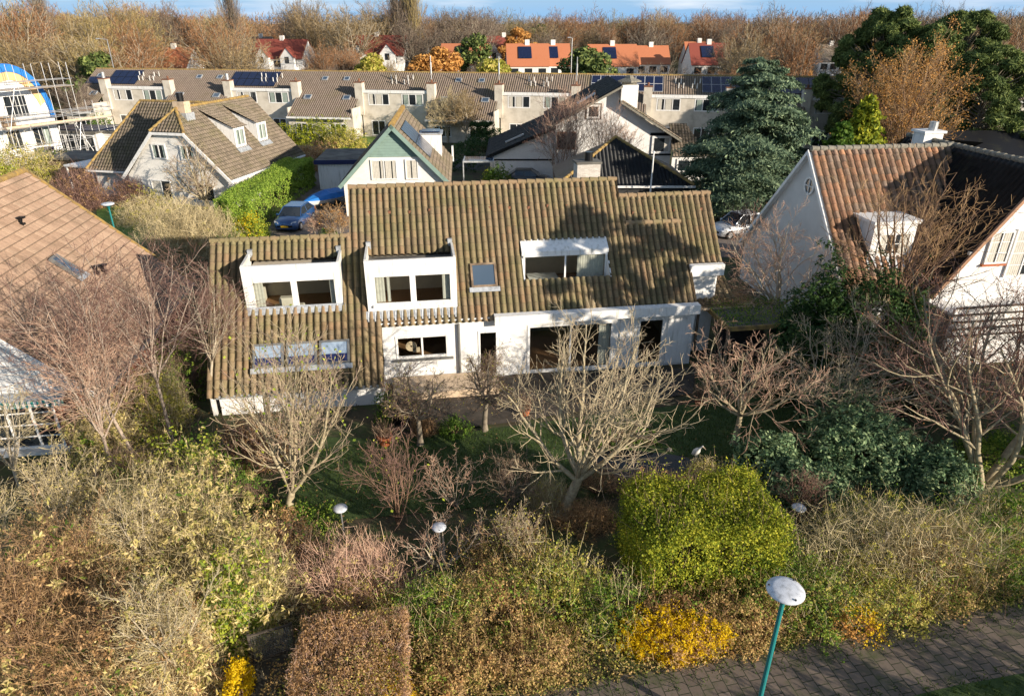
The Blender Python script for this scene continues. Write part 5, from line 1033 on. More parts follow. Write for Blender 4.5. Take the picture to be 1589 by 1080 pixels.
p = at(455, 345, .4); c_ = car('dark blue hatchback parked nose first between clipped hedge and the lower tiled ridge', (p.x, p.y + .6, 0), -4, paint('blue_paint', (.02, .07, .2)), 0); c_.scale = (1.07,) * 3
p = at(1143, 352, .5); c_ = car('white car parked beside the white gable, partly behind reddish twigs', (p.x, p.y - .3, 0), -68, paint('white_paint_car', (.7, .72, .76)), 1, False); c_.scale = (1.02,) * 3
p = at(820, 272, .6); car('black car parked against the shaded wall of the big white house', (p.x, p.y - 1.4, 0), 85, paint('black_paint', (.01, .01, .012)), 0, False)
car('dark car on the street west of the scaffolding', (-66, 88, 0), 80, paint('dark_paint', (.03, .03, .035)), 0, False)
# covered boat
p = at(505, 305, .9); BT = thing('covered_boat', 'trailer boat under a bright blue cover before the flat roofed garage', 'boat', (p.x, p.y, 0), -38)
prof = [(-2.3, .05, .9), (-1.8, .45, 1.05), (-1, .85, 1.3), (0, 1.0, 1.5), (1.2, 1.0, 1.45), (2.2, .9, 1.2)]
m_ = MB()
for y, hw, z in prof: m_.v += [(-hw, y, .85), (-hw * .75, y, .85 + (z - .85) * .6), (0, y, z), (hw * .75, y, .85 + (z - .85) * .6), (hw, y, .85)]
m_.f = [(i * 5 + k, i * 5 + k + 1, i * 5 + k + 6, i * 5 + k + 5) for i in range(5) for k in range(4)] + [(25, 26, 27, 28, 29)]; m_.m = [0] * len(m_.f); m_.build('cover', M['blue_tarp'], BT)
m_ = MB()
for y, hw, z in prof: m_.v += [(-hw * .98, y, .88), (-hw * .6, y, .5), (hw * .6, y, .5), (hw * .98, y, .88)]
m_.f = [(i * 4 + k, i * 4 + k + 1, i * 4 + k + 5, i * 4 + k + 4) for i in range(5) for k in range(3)] + [(20, 21, 22, 23)]; m_.m = [0] * len(m_.f); m_.build('hull', M['white'], BT)
for sx in (-1, 1): MB().tube((sx * .8, .5, .3), (sx * 1.0, .5, .3), .3, 14).build('wheel', M['black'], BT)
MB().beam((0, -3, .4), (0, 1.5, .4), .1, .1).build('trailer_frame', M['steel'], BT)

# ================================================================ GARDEN OBJECTS
def pot(u, v, r_, h, label, dist=0):
    p = at(u, v, 0); t = thing('plant_pot', label, 'plant pot', (p.x, p.y, 0)); MB().lathe([(.001, 0), (r_ * .7, 0), (r_, h * .85), (r_ * 1.1, h * .86), (r_ * 1.1, h), (r_ * .95, h), (r_ * .9, h * .9), (.001, h * .9)], 20).build('pot', M['terracotta'], t, smooth=False)
    rg = np.random.default_rng(int(u)); n = 160; P = np.zeros((n, 3)); P[:, :2] = rg.normal(0, r_ * .4, (n, 2)); P[:, 2] = h; Q = P + np.stack([rg.normal(0, .22, n), rg.normal(0, .22, n), rg.uniform(.2, .75, n)], 1); v_, f_ = strips(rg, P, Q, .02); npmesh('stems', v_, f_, L['twig_brown'], t)
pot(598, 690, .27, .42, 'terracotta pot of dry stems on the lawn edge beside the barbecue'); pot(815, 645, .2, .34, 'orange pot on the dark decking under the pale bare tree'); pot(1083, 628, .16, .25, 'small terracotta pot on the decking near the sliding windows')
p = at(629, 655, 0); B = thing('barbecue', 'black round kettle barbecue with a wooden side box beside the small umbrella shaped tree', 'barbecue', (p.x, p.y, 0))
MB().lathe([(.001, .45), (.3, .5), (.4, .75), (.4, .82), (.36, .98), (.2, 1.1), (.001, 1.14)], 20).build('kettle', M['black'], B, smooth=True); MB().box(.25, .85, -.45, .1, 0, .72).build('side_box', M['wood'], B); MB().box(-.42, .25, -.3, .3, 0, .45).build('stand', M['black'], B); MB().box(-.08, .08, -.44, -.4, .98, 1.02).build('handle', M['wood'], B)
p = at(1077, 722, 0); G = thing('heron_figure', 'white heron figure standing at the pond edge above the golden conifer hedge', 'garden figure', (p.x, p.y, 0))
m_ = MB(); m_.tube((0, .05, 0), (0, 0, .45), .015, 6).tube((.07, .05, 0), (.05, 0, .45), .015, 6); m_.build('leg', M['grey_frame'], G)
m_ = MB(); m_.lathe([(.001, -.28), (.07, -.2), (.12, 0), (.1, .14), (.04, .24), (.025, .4), (.03, .46), (.001, .5)], 12); o = m_.build('body', M['white'], G, smooth=True); o.rotation_euler = (R(28), R(20), 0); o.location = (0, 0, .6)
m_ = MB(); m_.tube((.135, -.205, .97), (.25, -.32, .9), .022, 6, .004); m_.build('beak', M['plank'], G)
# standing stones and pond edge
rg = random.Random(8)
for i in range(9):
    a = 2 * math.pi * i / 9 + .2; r1 = rg.uniform(.07, .13); s = thing('edging_stone', 'grey edging stone around the dark pond', 'stone', (pc.x + 2.15 * math.cos(a), pc.y + 1.2 * math.sin(a), 0), rg.uniform(0, 90), 'stones around the pond')
    m_ = MB(); m_.lathe([(.001, -.02), (r1, 0), (r1 * rg.uniform(.9, 1.15), r1 * .5), (r1 * .6, r1 * .9), (.001, r1)], 7); m_.build('stone', M['stone'], s)
p = at(1185, 520, 1.2)
# carport with ivy and lean-to beside the villa's east end
CP_ = thing('ivy_shed', 'small shed with mossy tiled lean-to roof and ivy covered flat roof east of the villa', 'shed', (at(1165, 500, 2.4).x, at(1165, 500, 2.4).y, 0), 8.3)
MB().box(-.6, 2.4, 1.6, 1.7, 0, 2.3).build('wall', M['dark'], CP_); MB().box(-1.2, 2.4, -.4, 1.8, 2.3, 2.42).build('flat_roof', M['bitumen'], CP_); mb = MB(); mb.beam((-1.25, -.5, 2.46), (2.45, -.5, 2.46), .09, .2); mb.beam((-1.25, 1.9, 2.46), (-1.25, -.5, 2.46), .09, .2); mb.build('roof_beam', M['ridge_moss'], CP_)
for x, y in ((-1.2, -.4), (.6, -.4), (2.35, -.4)): MB().box(x - .06, x + .06, y - .06, y + .06, 0, 2.3).build('post', M['wood'], CP_)
tiles('tiled_roof', CP_, (-1.9, 1.85, 2.5), (1, 0, 0), (0, .9, .42), 0, 2.1, 0, 2.2, M['tile_main'], None, .285, .37, .06, .035, 8)
ridge_caps('ridge_tiles', CP_, (-1.9, 3.85, 3.48), (.2, 3.85, 3.48), M['tile_main'], .1)
rg2 = np.random.default_rng(77); P = np.stack([rg2.uniform(-1.3, 2.6, 2600), rg2.uniform(-.5, 2.2, 2600), 2.45 + rg2.random(2600) ** 2 * .35], 1); v, f = quads(rg2, P, .07, 1.1, .6); npmesh('ivy_cover', v, f, L['ivy'], CP_)
PG = thing('pergola', 'timber pergola with slatted roof and dry creeper against the villa end wall', 'pergola', (at(1085, 478, 2.5).x, at(1085, 478, 2.5).y, 0), 8.3)
mb = MB()
for k in range(7): mb.box(-.1, 2.7, -.1 + k * .28, 0 + k * .28, 2.4, 2.48)
mb.build('roof_slats', M['plank'], PG)
for x, y in ((0, 0), (2.6, 0), (2.6, 1.7)): MB().box(x - .05, x + .05, y - .05, y + .05, 0, 2.39).build('post', M['wood'], PG)
mb = MB()
for k in range(8): mb.beam((1.2, .05 + .0, .3 + k * .27), (2.5, .05, -.0 + k * .27 + .1), .03, .12)
mb.build('slatted_screen', M['wood'], PG)
P = np.stack([rg2.uniform(0, 2.7, 1600), rg2.uniform(-.2, 1.9, 1600), 2.5 + rg2.random(1600) * .35], 1); Q = P + rg2.normal(0, .25, P.shape) * np.array([1, 1, .4]); v, f = strips(rg2, P, Q, .014); npmesh('creeper', v, f, L['twig_rust'], PG)
# mesh gate and posts
ga, gb = at(385, 987, .95), at(451, 968, .95); dg = (gb - ga); gl = dg.length; ang = math.degrees(math.atan2(dg.y, dg.x))
GT = thing('garden_gate', 'grey wire mesh garden gate between the lime green shrub and the clipped brown hedge', 'gate', (ga.x, ga.y, 0), ang)
m_ = MB(); m_.beam((0, 0, .97), (gl, 0, .97), .05, .05); m_.beam((0, 0, .1), (gl, 0, .1), .05, .05)
for x in (0, gl): m_.box(x - .03, x + .03, -.03, .03, 0, 1.0)
m_.build('gate_frame', M['wood_dark'], GT); m_ = MB()
for k in range(1, int(gl / .055)): m_.tube((k * .055, 0, .1), (k * .055, 0, .94), .005, 4, caps=False)
for k in range(1, 16): m_.tube((0, 0, .08 + k * .055), (gl, 0, .08 + k * .055), .005, 4, caps=False)
m_.build('wire_mesh', M['grey_frame'], GT)

# ================================================================ PLANTS: GARDEN TREES
def B_(u, v, z=0): p = at(u, v, z); return (p.x, p.y, 0)
tree_thing('magnolia_tree', 'pale bare tree with leaning trunk and wide knobbly crown in mid garden', 'tree', 89, B_(870, 800), M['bark_lichen'], L['twig_pale'], H=6.35, trunk=.24, r0=.18, lean=(.5, .2), spread=1.1, n1=8, n2=9, n3=6, n4=3, trop=.11, wander=.12, twig_r=.009, l1=.82, up1=.03)
tree_thing('fig_tree', 'pale bare multi-limbed tree forking low above the ivy patch', 'tree', 57, B_(447, 795), M['bark_lichen'], L['twig_lichen'], leaves=(260, .09, L['lime']), H=5.7, trunk=.15, r0=.14, lean=(.25, .1), spread=.6, n1=8, n2=8, n3=6, n4=4, trop=.14, wander=.08, twig_r=.009, l1=.85, up1=.04)
for i, (u, v, H_, lab, tw) in enumerate(((272, 700, 7.4, 'slim bare birch with reddish twigs, nearest the villa corner', 'twig_red'), (222, 745, 7.4, 'slim bare birch with reddish twigs beside the yellow leaved shrub', 'twig_red'), (188, 765, 5.8, 'leaning bare birch with pale trunk beside the brick gable', 'twig_pink'), (52, 800, 4.8, 'bare pale stemmed tree in front of the white muntined window', 'twig_tan'), (330, 640, 5.6, 'bare twiggy tree close against the lower tiled roof', 'twig_red'))):
    tree_thing('birch_tree', lab, 'tree', 40 + i * 7, B_(u, v), M['bark_birch'] if i < 3 else M['bark_pale'], L[tw], H=H_ * 1.06, trunk=.4, r0=.06, lean=(-.05 if i in (1, 2) else .03, .05), spread=.58 if i != 3 else .5, n1=11 if i != 3 else 6, n2=7 if i != 3 else 5, n3=6, n4=4, trop=.04, wander=.08, twig_r=.0065, l1=.8)
for i, (u, v, H_, lab) in enumerate(((652, 690, 3.2, 'small umbrella shaped bare tree beside the kettle barbecue'), (752, 668, 3.3, 'small umbrella shaped bare tree beside the dark decking'))):
    tree_thing('umbrella_tree', lab, 'tree', 80 + i, B_(u, v), M['bark'], L['twig_brown'], leaves=(500, .05, L['olive']), H=H_, trunk=.42, r0=.1, spread=1.35, n1=9, n2=8, n3=6, n4=5, trop=.03, wander=.16, twig_r=.007, l1=.85)
tree_thing('small_fruit_tree', 'low bare spreading tree with forked orange-lit trunk on the far lawn', 'tree', 91, B_(1138, 690), M['bark_lichen'], L['twig_pink'], H=4.1, trunk=.34, r0=.11, lean=(.1, 0), spread=1.4, n1=8, n2=8, n3=5, n4=4, trop=.05, wander=.13, twig_r=.0085, l1=1.05)
tree_thing('small_fruit_tree', 'low pale bare shrub tree behind the blue green dwarf pines', 'tree', 93, B_(1290, 660), M['bark_pale'], L['twig_pale'], leaves=(300, .06, L['green']), H=4.0, trunk=.12, r0=.1, spread=1.2, n1=9, n2=8, n3=6, n4=4, trop=.06, wander=.13, twig_r=.008, l1=1.0)
tree_thing('red_budded_tree', 'tall multi-stemmed bare tree with red tipped twigs at the garden corner', 'tree', 95, B_(1525, 750), M['bark_lichen'], L['twig_red'], leaves=(900, .04, L['redleaf']), H=7.0, stems=7, r0=.17, spread=1.0, n2=11, n3=7, n4=5, trop=.05, wander=.12, twig_r=.008)
tree_thing('red_budded_tree', 'dense red twigged bush tree in front of the balcony rails', 'tree', 96, B_(1590, 620), M['bark_brown'], L['twig_red'], leaves=(1500, .05, L['redleaf']), H=4.6, stems=8, r0=.1, spread=1.2, n2=10, n3=7, n4=5, trop=.05, wander=.13, twig_r=.008)
tree_thing('red_budded_tree', 'rusty twigged bush west of the balcony rails', 'tree', 97, B_(1440, 640), M['bark_brown'], L['twig_rust'], leaves=(900, .05, L['brownleaf']), H=3.6, stems=8, r0=.09, spread=1.2, n2=9, n3=7, n4=5, trop=.05, wander=.13, twig_r=.008)
tree_thing('bare_tree', 'bare tan upright tree before the box dormer of the orange roofed house', 'tree', 98, (atY(1400, 430, 28.4).x, 28.4, 0), M['bark_brown'], L['twig_rust'], H=8.4, trunk=.42, r0=.11, spread=.8, n1=13, n2=7, n3=4, n4=3, trop=.06, wander=.06, twig_r=.009, l1=.9)
tree_thing('bare_tree', 'bare reddish tree in front of the white gable beside the parked white car', 'tree', 99, B_(1195, 520), M['bark_pale'], L['twig_pink'], H=5.6, trunk=.3, r0=.1, spread=1.1, n1=9, n2=8, n3=6, n4=4, trop=.05, wander=.12, twig_r=.009, l1=.95)
# shrubs with stems showing
def stems(lab, seed, u, v, H_, n, spread, tw, bk='bark_brown', leaves=None, name='bare_shrub', r0=.04, n2=6, n3=4, n4=3, tr=.006, cat='shrub'):
    return tree_thing(name, lab, cat, seed, B_(u, v), M[bk], L[tw], leaves=leaves, H=H_, stems=n, r0=r0, spread=spread, n2=n2, n3=n3, n4=n4, trop=.05, wander=.09, twig_r=tr)
stems('upright red stemmed shrub standing alone on the lawn edge', 101, 618, 812, 2.9, 9, .35, 'twig_red', leaves=(40, .09, L['lime']))
stems('pale forked shrub with pink tips at the lawn edge', 102, 705, 785, 1.8, 9, .9, 'twig_pink', 'bark', n2=4)
stems('dense grey shrub west of the leaning trunk', 103, 792, 790, 1.9, 14, .8, 'twig_brown', 'bark', n2=7)
stems('small reddish upright shrub beside the disc lamp at the golden hedge', 104, 1238, 810, 1.7, 9, .5, 'twig_red')
stems('gnarled pruned shrub with twisted pale branches beside a disc lamp', 105, 690, 880, 1.6, 7, 1.3, 'twig_pink', 'bark_pale', r0=.07)
stems('low rusty shrub at the foot of the leaning trunk', 106, 925, 765, 1.0, 12, 1.4, 'twig_rust')
stems('tall seed headed stems at the hedge top west of the leaning trunk', 107, 800, 880, 1.9, 14, .6, 'twig_pale', leaves=(400, .05, L['olive']))
# ================================================================ LEAFY GARDEN PLANTS
bush('twiggy_bush', 'wide bush of purple brown upright twigs with few yellow leaves in front of the garden', 'bush', 201, B_(548, 925), 1.75, 1.3, 2.0, L['olive'], 2600, .045, L['twig_pink'], 5200, .55, shell=.9, up=.2, spike=.5)
bush('yellow_leaved_shrub', 'yellow green round leaved shrub under the bare fig tree and villa corner', 'bush', 202, B_(315, 760), 1.7, 1.2, 2.3, L['lime'], 3200, .11, L['twig_brown'], 700, .5, shell=.6, extra=[(L['green'], 1500, .1)])
bush('clipped_conifer_hedge', 'big golden green clipped conifer hedge beside the pond', 'hedge', 203, tuple(at(1083, 832, 1.2))[:2] + (0,), 1.95, 1.3, 2.35, L['thuja'], 76000, .058, None, 0, shell=.24, up=.3, stem=M['bark'], box=True, clump=40, csz=.3, rz=8, shoots=500)
for i, (u, v, rx, ry, h, lab) in enumerate(((1345, 720, 2.2, 1.7, 2.1, 'large blue green dwarf pine sloping down toward the red tipped tree'), (1450, 750, 1.3, 1.2, 1.35, 'low end mound of blue green dwarf pine beside the multi-stemmed trunk'), (1190, 730, 1.2, 1.1, 1.3, 'blue green dwarf pine beside the pond behind the golden hedge'), (1265, 770, 1.1, .9, 1.2, 'small blue green dwarf pine above the tan twig thicket'), (1300, 660, 1.4, 1.2, 2.2, 'upper blue green dwarf pine nearest the far lawn'))):
    bush('dwarf_pine', lab, 'shrub', 210 + i, B_(u, v), rx, ry, h, L['bluepine'], int(7000 * rx), .085, None, 0, shell=.35, aspect=1.8, up=.5)
for i, (u, Y, rx, h, lab) in enumerate(((1258, 27.4, .8, 4.3, 'dark yew column next to the ivy shed'), (1292, 27.6, .8, 4.6, 'dark yew column with sunlit tip beside the first'), (1335, 27.6, .95, 4.1, 'dark yew in the middle of the yew screen'), (1382, 27.6, .95, 3.8, 'dark yew below the box dormer'), (1430, 27.4, .85, 3.6, 'dark yew at the east end of the screen next to the white balcony wall'), (1290, 25.8, 1.5, 2.4, 'low dark evergreen in the shade behind the pale shrub tree'), (1390, 25.6, 1.7, 2.2, 'broad dark evergreen in the shade before the yews'))):
    bush('yew_tree', lab, 'evergreen', 230 + i, (atY(u, 430, Y).x, Y, 0), rx, rx * .9, h, L['yew'], int(12000 * rx), .085, None, 0, shell=.3, aspect=1.9, up=.8, extra=[(L['green'], 500, .07)], sq=2.5)
bush('green_shrub', 'low rounded green shrub between the two umbrella trees', 'shrub', 250, B_(705, 672), .7, .5, .85, L['green'], 2200, .06)
bush('grass_clump', 'arching brown ornamental grass clump beside the low green shrub', 'grass clump', 251, B_(658, 672), .5, .4, .6, L['brownleaf'], 300, .04, L['twig_rust'], 900, .6, aspect=4)
bush('climber', 'dark green climber against the villa wall behind the barbecue', 'climber', 252, B_(600, 655), .5, .4, 1.5, L['green'], 1300, .08)
bush('ivy_patch', 'dark ivy patch around the foot of the low forking tree', 'ivy', 253, B_(425, 830), 1.9, 1.5, .45, L['ivy'], 6500, .07, shell=.5)
bush('ivy_patch', 'green ivy clump west of the garden path behind the gate', 'ivy', 254, B_(400, 900), .7, .9, 1.0, L['ivy'], 2600, .07)
bush('reed_clump', 'dull reeds between the grey shrub and the leaning trunk', 'reeds', 255, B_(850, 790), .8, .6, 1.1, L['olive'], 500, .06, L['twig_tan'], 1500, .8, tw=.014, spike=1.2)
bush('pond_fringe', 'dry brown fringe plants along the pond beside the golden hedge', 'plants', 256, B_(905, 810), 1.2, .8, .7, L['brownleaf'], 1500, .05, L['twig_rust'], 1400, .5)
bush('pond_fringe', 'dark green rushes on the lawn side of the pond', 'plants', 258, (pc.x - .6, pc.y + 1.35, 0), 1.5, .35, .7, L['green'], 1600, .05, L['twig_brown'], 1500, .55, aspect=3)
bush('pond_fringe', 'dry stalks between pond and golden hedge', 'plants', 259, (pc.x + .3, pc.y - 1.5, 0), 1.8, .5, .8, L['brownleaf'], 1200, .05, L['twig_brown'], 2200, .6)
bush('pond_fringe', 'olive fringe plants around the heron figure', 'plants', 257, B_(1090, 735), .7, .4, .6, L['olive'], 900, .05, L['twig_tan'], 500, .45)
# the long mixed hedge between garden and footpath
hx = [(-3.9, 12.9, 1.35, 1.0, 'litter', 'brown and green mixed section of the path hedge behind the clipped brown part'),
      (-2.3, 13.3, 1.4, 1.35, 'ivy', 'ivy green section of the path hedge below the gnarled shrub'),
      (-.6, 13.6, 1.5, 1.5, 'litter', 'mixed leaved section of the path hedge west of the golden conifer hedge'),
      (1.2, 13.9, 1.5, 1.6, 'olive', 'olive leaved section of the path hedge by the leaning trunk'),
      (2.7, 13.2, 1.3, 1.2, 'ivy', 'green section of the path hedge below the golden conifer hedge'),
      (-1.4, 11.9, 1.5, .75, 'litter', 'low front section of the path hedge with brown seed heads'),
      (.6, 12.0, 1.3, .85, 'litter', 'russet leaved section of the path hedge west of the large yellow patch'),
      (4.2, 12.9, 1.5, .95, 'brownleaf', 'brown section of the path hedge behind the large yellow patch'),
      (6.2, 13.3, 1.6, 1.0, 'litter', 'section of the path hedge behind the opal disc street lamp'),
      (8.2, 13.9, 1.7, 1.1, 'ivy', 'ivy green section of the path hedge with the small cut trunk'),
      (10.2, 14.3, 1.7, .95, 'olive', 'olive section of the path hedge east of the cut trunk'),
      (12.2, 14.8, 1.7, 1.2, 'litter', 'reddish green section of the path hedge toward the east'),
      (14.0, 15.4, 1.7, 1.6, 'ivy', 'dark green leafy section of the path hedge at its east end'),
      (7.0, 14.9, 1.6, 1.3, 'ivy', 'ivy thicket section behind the disc street lamp'),
      (-.2, 15.2, 1.4, 1.1, 'litter', 'garden side section of the path hedge under seed headed stems'),
      (11.4, 16.2, 2.0, 1.2, 'ivy', 'ivy section under the tan twig thicket')]
for i, (x, y, r_, h, lf, lab) in enumerate(hx):
    bush('hedge_section', lab, 'hedge', 300 + i, (x, y, 0), r_, r_ * .85, h, L[lf], int(5200 * r_ * r_ ** .5), .052, L['twig_rust' if lf in ('litter', 'redleaf', 'brownleaf') else 'twig_tan'], int(1100 * r_), .38, group='sections of the long mixed hedge by the footpath', shell=.45, tw=.009, extra=[(L['ivy' if lf != 'ivy' else 'olive'], 2200, .06)], shoots=150)
rgb = np.random.default_rng(9)
n = 26000; t_ = rgb.random(n); X_ = -6 + 24 * t_; Y_ = 11.05 + .205 * (X_ - 0) + rgb.uniform(-.25, 2.0, n) ** 1.0; P = np.stack([X_, Y_, rgb.random(n) ** 1.5 * .28 + .03], 1); v, f = quads(rgb, P, .055, 1.1, .8)
tag(npmesh('ivy_ground_cover', v, f, L['litter']), kind='stuff')
bush('yellow_shrub', 'bright yellow leaved low shrub at the path edge in the middle of the hedge', 'shrub', 330, B_(1035, 1003), 1.4, .62, 1.05, L['yellow'], 13000, .05, L['twig_rust'], 500, .3, shell=.4, extra=[(L['lime'], 1200, .05)])
bush('yellow_shrub', 'small yellow leaved shrub at the frame edge below the brown hedge', 'shrub', 331, B_(605, 1085), .75, .5, 1.0, L['yellow'], 3600, .05, L['twig_rust'], 250, .3)
bush('yellow_shrub', 'upright strip of yellow leaves beside the wire mesh gate', 'shrub', 332, tuple(at(364, 1045, .9))[:2] + (0,), .22, .75, 1.35, L['yellow'], 4000, .05)
bush('yellow_shrub', 'yellow brown leaved patch in the hedge behind the street lamp', 'shrub', 333, B_(1320, 982), .85, .5, .8, L['orange_leaf'], 1500, .05, extra=[(L['yellow'], 900, .05)])
mb = MB()
BH = bush('clipped_hedge', 'square clipped brown leaved hedge beside the wire mesh gate', 'hedge', 340, (-3.72, 10.75, 0), 1.3, 1.6, 1.3, L['brownleaf'], 22000, .045, L['twig_pink'], 5200, .22, box=True, tw=.008, rz=8, extra=[(L['olive'], 2800, .05), (L['litter'], 2500, .05)])
# twig thickets
bush('twig_thicket', 'tan tangled twig thicket below the dwarf pines', 'thicket', 350, B_(1390, 880), 3.1, 1.7, 2.0, L['olive'], 5200, .05, L['twig_tan'], 12500, .6, shell=.55, tw=.012)
bush('twig_thicket', 'eastern tangled thicket of pale twigs at the hedge end', 'thicket', 351, B_(1530, 850), 1.6, 1.3, 1.6, L['litter'], 4000, .05, L['twig_tan'], 3500, .5)
bush('laurel_bush', 'dark glossy green bush at the garden corner by the path', 'bush', 352, B_(1585, 850), 1.3, 1.6, 2.0, L['ivy'], 6500, .08)
bush('laurel_bush', 'green leafy undergrowth bush behind the red tipped tree', 'bush', 353, B_(1560, 720), 1.8, 1.5, 1.5, L['ivy'], 5000, .08)
ct = at(1345, 885, 0); C_ = thing('cut_trunk', 'short pale cut trunk sticking out of the ivy hedge', 'trunk', (ct.x, ct.y, 0)); MB().tube((0, 0, 0), (.22, -.1, 1.5), .07, 8, .06).build('stump', M['bark_pale'], C_)
# big near thicket on the west side
th = [(-9.6, 14.8, 2.5, 2.0, 3.3, 'tanleaf', 'twig_tan', 'tall thicket of dry tan leaves before the bare birches'), (-7.6, 13.3, 1.9, 1.7, 2.6, 'tanleaf', 'twig_tan', 'tan olive thicket beside the dark garden bed'),
      (-10.9, 12.2, 2.1, 1.8, 3.5, 'tanleaf', 'twig_rust', 'pale brown thicket at the west frame edge'), (-8.9, 11.0, 1.9, 1.6, 3.2, 'brownleaf', 'twig_rust', 'rusty thicket around the orange stemmed saplings'),
      (-8.1, 10.8, 1.2, 1.2, 2.8, 'tanleaf', 'twig_tan', 'tan thicket next to the lime green shrub'), (-12.5, 15.5, 2.0, 1.7, 2.4, 'tanleaf', 'twig_tan', 'tan thicket below the muntined window of the brick house'),
      (-6.9, 15.4, 1.3, 1.1, 1.5, 'brownleaf', 'twig_brown', 'low brown thicket beside the yellow leaved shrub'), (-12.8, 18.0, 1.7, 1.4, 1.7, 'olive', 'twig_brown', 'olive undergrowth at the foot of the brick wall'), (-10.2, 18.2, 1.8, 1.2, 1.5, 'green', 'twig_brown', 'green undergrowth around the birch trunks'),
      (-13.7, 22.6, 1.0, 1.6, 2.5, 'olive', 'twig_tan', 'tall olive brown bush against the brick side wall'), (-14.7, 20.4, 1.0, 1.0, 2.3, 'tanleaf', 'twig_tan', 'dry tan bush at the brick corner below the white bargeboard'), (-14.3, 26.2, 1.1, 2.2, 2.4, 'ivy', 'twig_brown', 'dark ivy bush between the two nearest houses'), (-9.5, 20.6, 1.2, 1.0, 1.5, 'brownleaf', 'twig_red', 'reddish brown undergrowth beyond the birch trunks')]
for i, (x, y, rx, ry, h, lf, tw, lab) in enumerate(th):
    bush('thicket', lab, 'thicket', 370 + i, (x, y, 0), rx, ry, h, L[lf], int(6200 * rx), .055, L[tw], int(5200 * rx), .5, shell=.5, aspect=2.4 if lf == 'tanleaf' else 1.4, tw=.009, extra=[(L['ivy'], 900, .08)], up=.2, rag=.3, shoots=260)
bush('lime_shrub', 'glossy lime green shrub beside the wire mesh gate', 'shrub', 390, tuple(at(352, 925, 1.3))[:2] + (0,), .95, 1.15, 2.15, L['lime'], 9500, .075, shell=.5, extra=[(L['green'], 1500, .07)])
for i, (u, v, H_, lab) in enumerate(((300, 1085, 4.0, 'pale tall sapling rising above the tan thicket by the lime shrub'), (30, 980, 4.6, 'pale thin sapling at the west edge above the thicket'), (250, 930, 3.9, 'thin sapling in the tan thicket behind the lime shrub'), (120, 900, 4.2, 'thin pale sapling over the tall tan thicket'), (70, 1100, 3.9, 'orange stemmed sapling at the frame corner'), (80, 1090, 4.6, 'tall orange stemmed sapling rising from the brown thicket'), (215, 1090, 3.6, 'forked orange stemmed sapling over the brown thicket'), (150, 1000, 4.2, 'slender rusty sapling in the middle of the brown thicket'))):
    tree_thing('sapling', lab, 'sapling', 400 + i, B_(u, v), M['bark_brown' if i > 3 else 'bark_pale'], L['twig_rust' if i > 3 else 'twig_tan'], leaves=(500, .05, L['brownleaf' if i > 3 else 'tanleaf']), H=H_ * 1.05, trunk=.4, r0=.05, spread=.6, n1=10, n2=7, n3=6, n4=4, trop=.06, wander=.06, twig_r=.006)
# lawn blades and fallen leaves
n = 42000; X_ = rgb.uniform(-8.2, 13.5, n); Y_ = rgb.uniform(17.2, 26, n)
k = (Y_ > 17.6 + np.maximum(0, X_) * .22) & (Y_ < 22.4 + .2 * (X_ + 2)) & (((X_ - pc.x) / 2.1) ** 2 + ((Y_ - pc.y) / 1.2) ** 2 > 1)
P = np.stack([X_[k], Y_[k], np.full(k.sum(), .02)], 1); Q = P + rgb.normal(0, .02, P.shape) + np.array([0, 0, .07]); v, f = strips(rgb, P, Q, .02); tag(npmesh('lawn_grass', v, f, L['grass']), kind='stuff')
n = 14000; X_ = rgb.uniform(9.3, 24, n); Y_ = rgb.uniform(7.3, 13.2, n); k = Y_ < 10.7 + .17 * (X_ - 9.3)
P = np.stack([X_[k], Y_[k], np.full(k.sum(), .035)], 1); Q = P + rgb.normal(0, .025, P.shape) + np.array([0, 0, .08]); v, f = strips(rgb, P, Q, .02); tag(npmesh('verge_grass', v, f, L['grass']), kind='stuff')
n = 15000; X_ = rgb.uniform(-14, 22, n); Y_ = rgb.uniform(9, 28, n); k = (Y_ > 11.4 + .2 * X_) & (rgb.random(n) < np.where((Y_ > 19) & (Y_ < 24.5) & (X_ > -8), .3, 1)); X_, Y_ = X_[k], Y_[k]; n = len(X_); P = np.stack([X_, Y_, np.full(n, .07)], 1); v, f = quads(rgb, P, .06, 1.2, 3.0); tag(npmesh('fallen_leaves', v, f, mat_leaf('fallen_leaf_mix', [(.05, .03, .015), (.14, .08, .035), (.3, .19, .08)], trans=0)), kind='stuff')

n = 5200; X_ = rgb.uniform(-2, 20, n); tt = rgb.random(n) ** 2.2; Y0 = 11.0 + .2 * X_; Y_ = np.where(rgb.random(n) < .6, Y0 - tt * .7, 9.2 + .17 * X_ + tt * .5)
X_ = X_ + .35 * np.sin(X_ * 9); P = np.stack([X_, Y_, np.full(n, .03)], 1); Q = P + rgb.normal(0, .03, P.shape) + np.array([0, 0, .06]); v, f = strips(rgb, P, Q, .022); tag(npmesh('path_weeds', v, f, L['grass']), kind='stuff')
MB().tube((.12, -5.5, 0), (.12, -5.5, 2.5), .05, 8).build('downpipe', M['lead'], H3); MB().box(-.1, 3.7, -5.75, -5.62, 2.3, 2.44).build('gutter', M['lead'], H3)
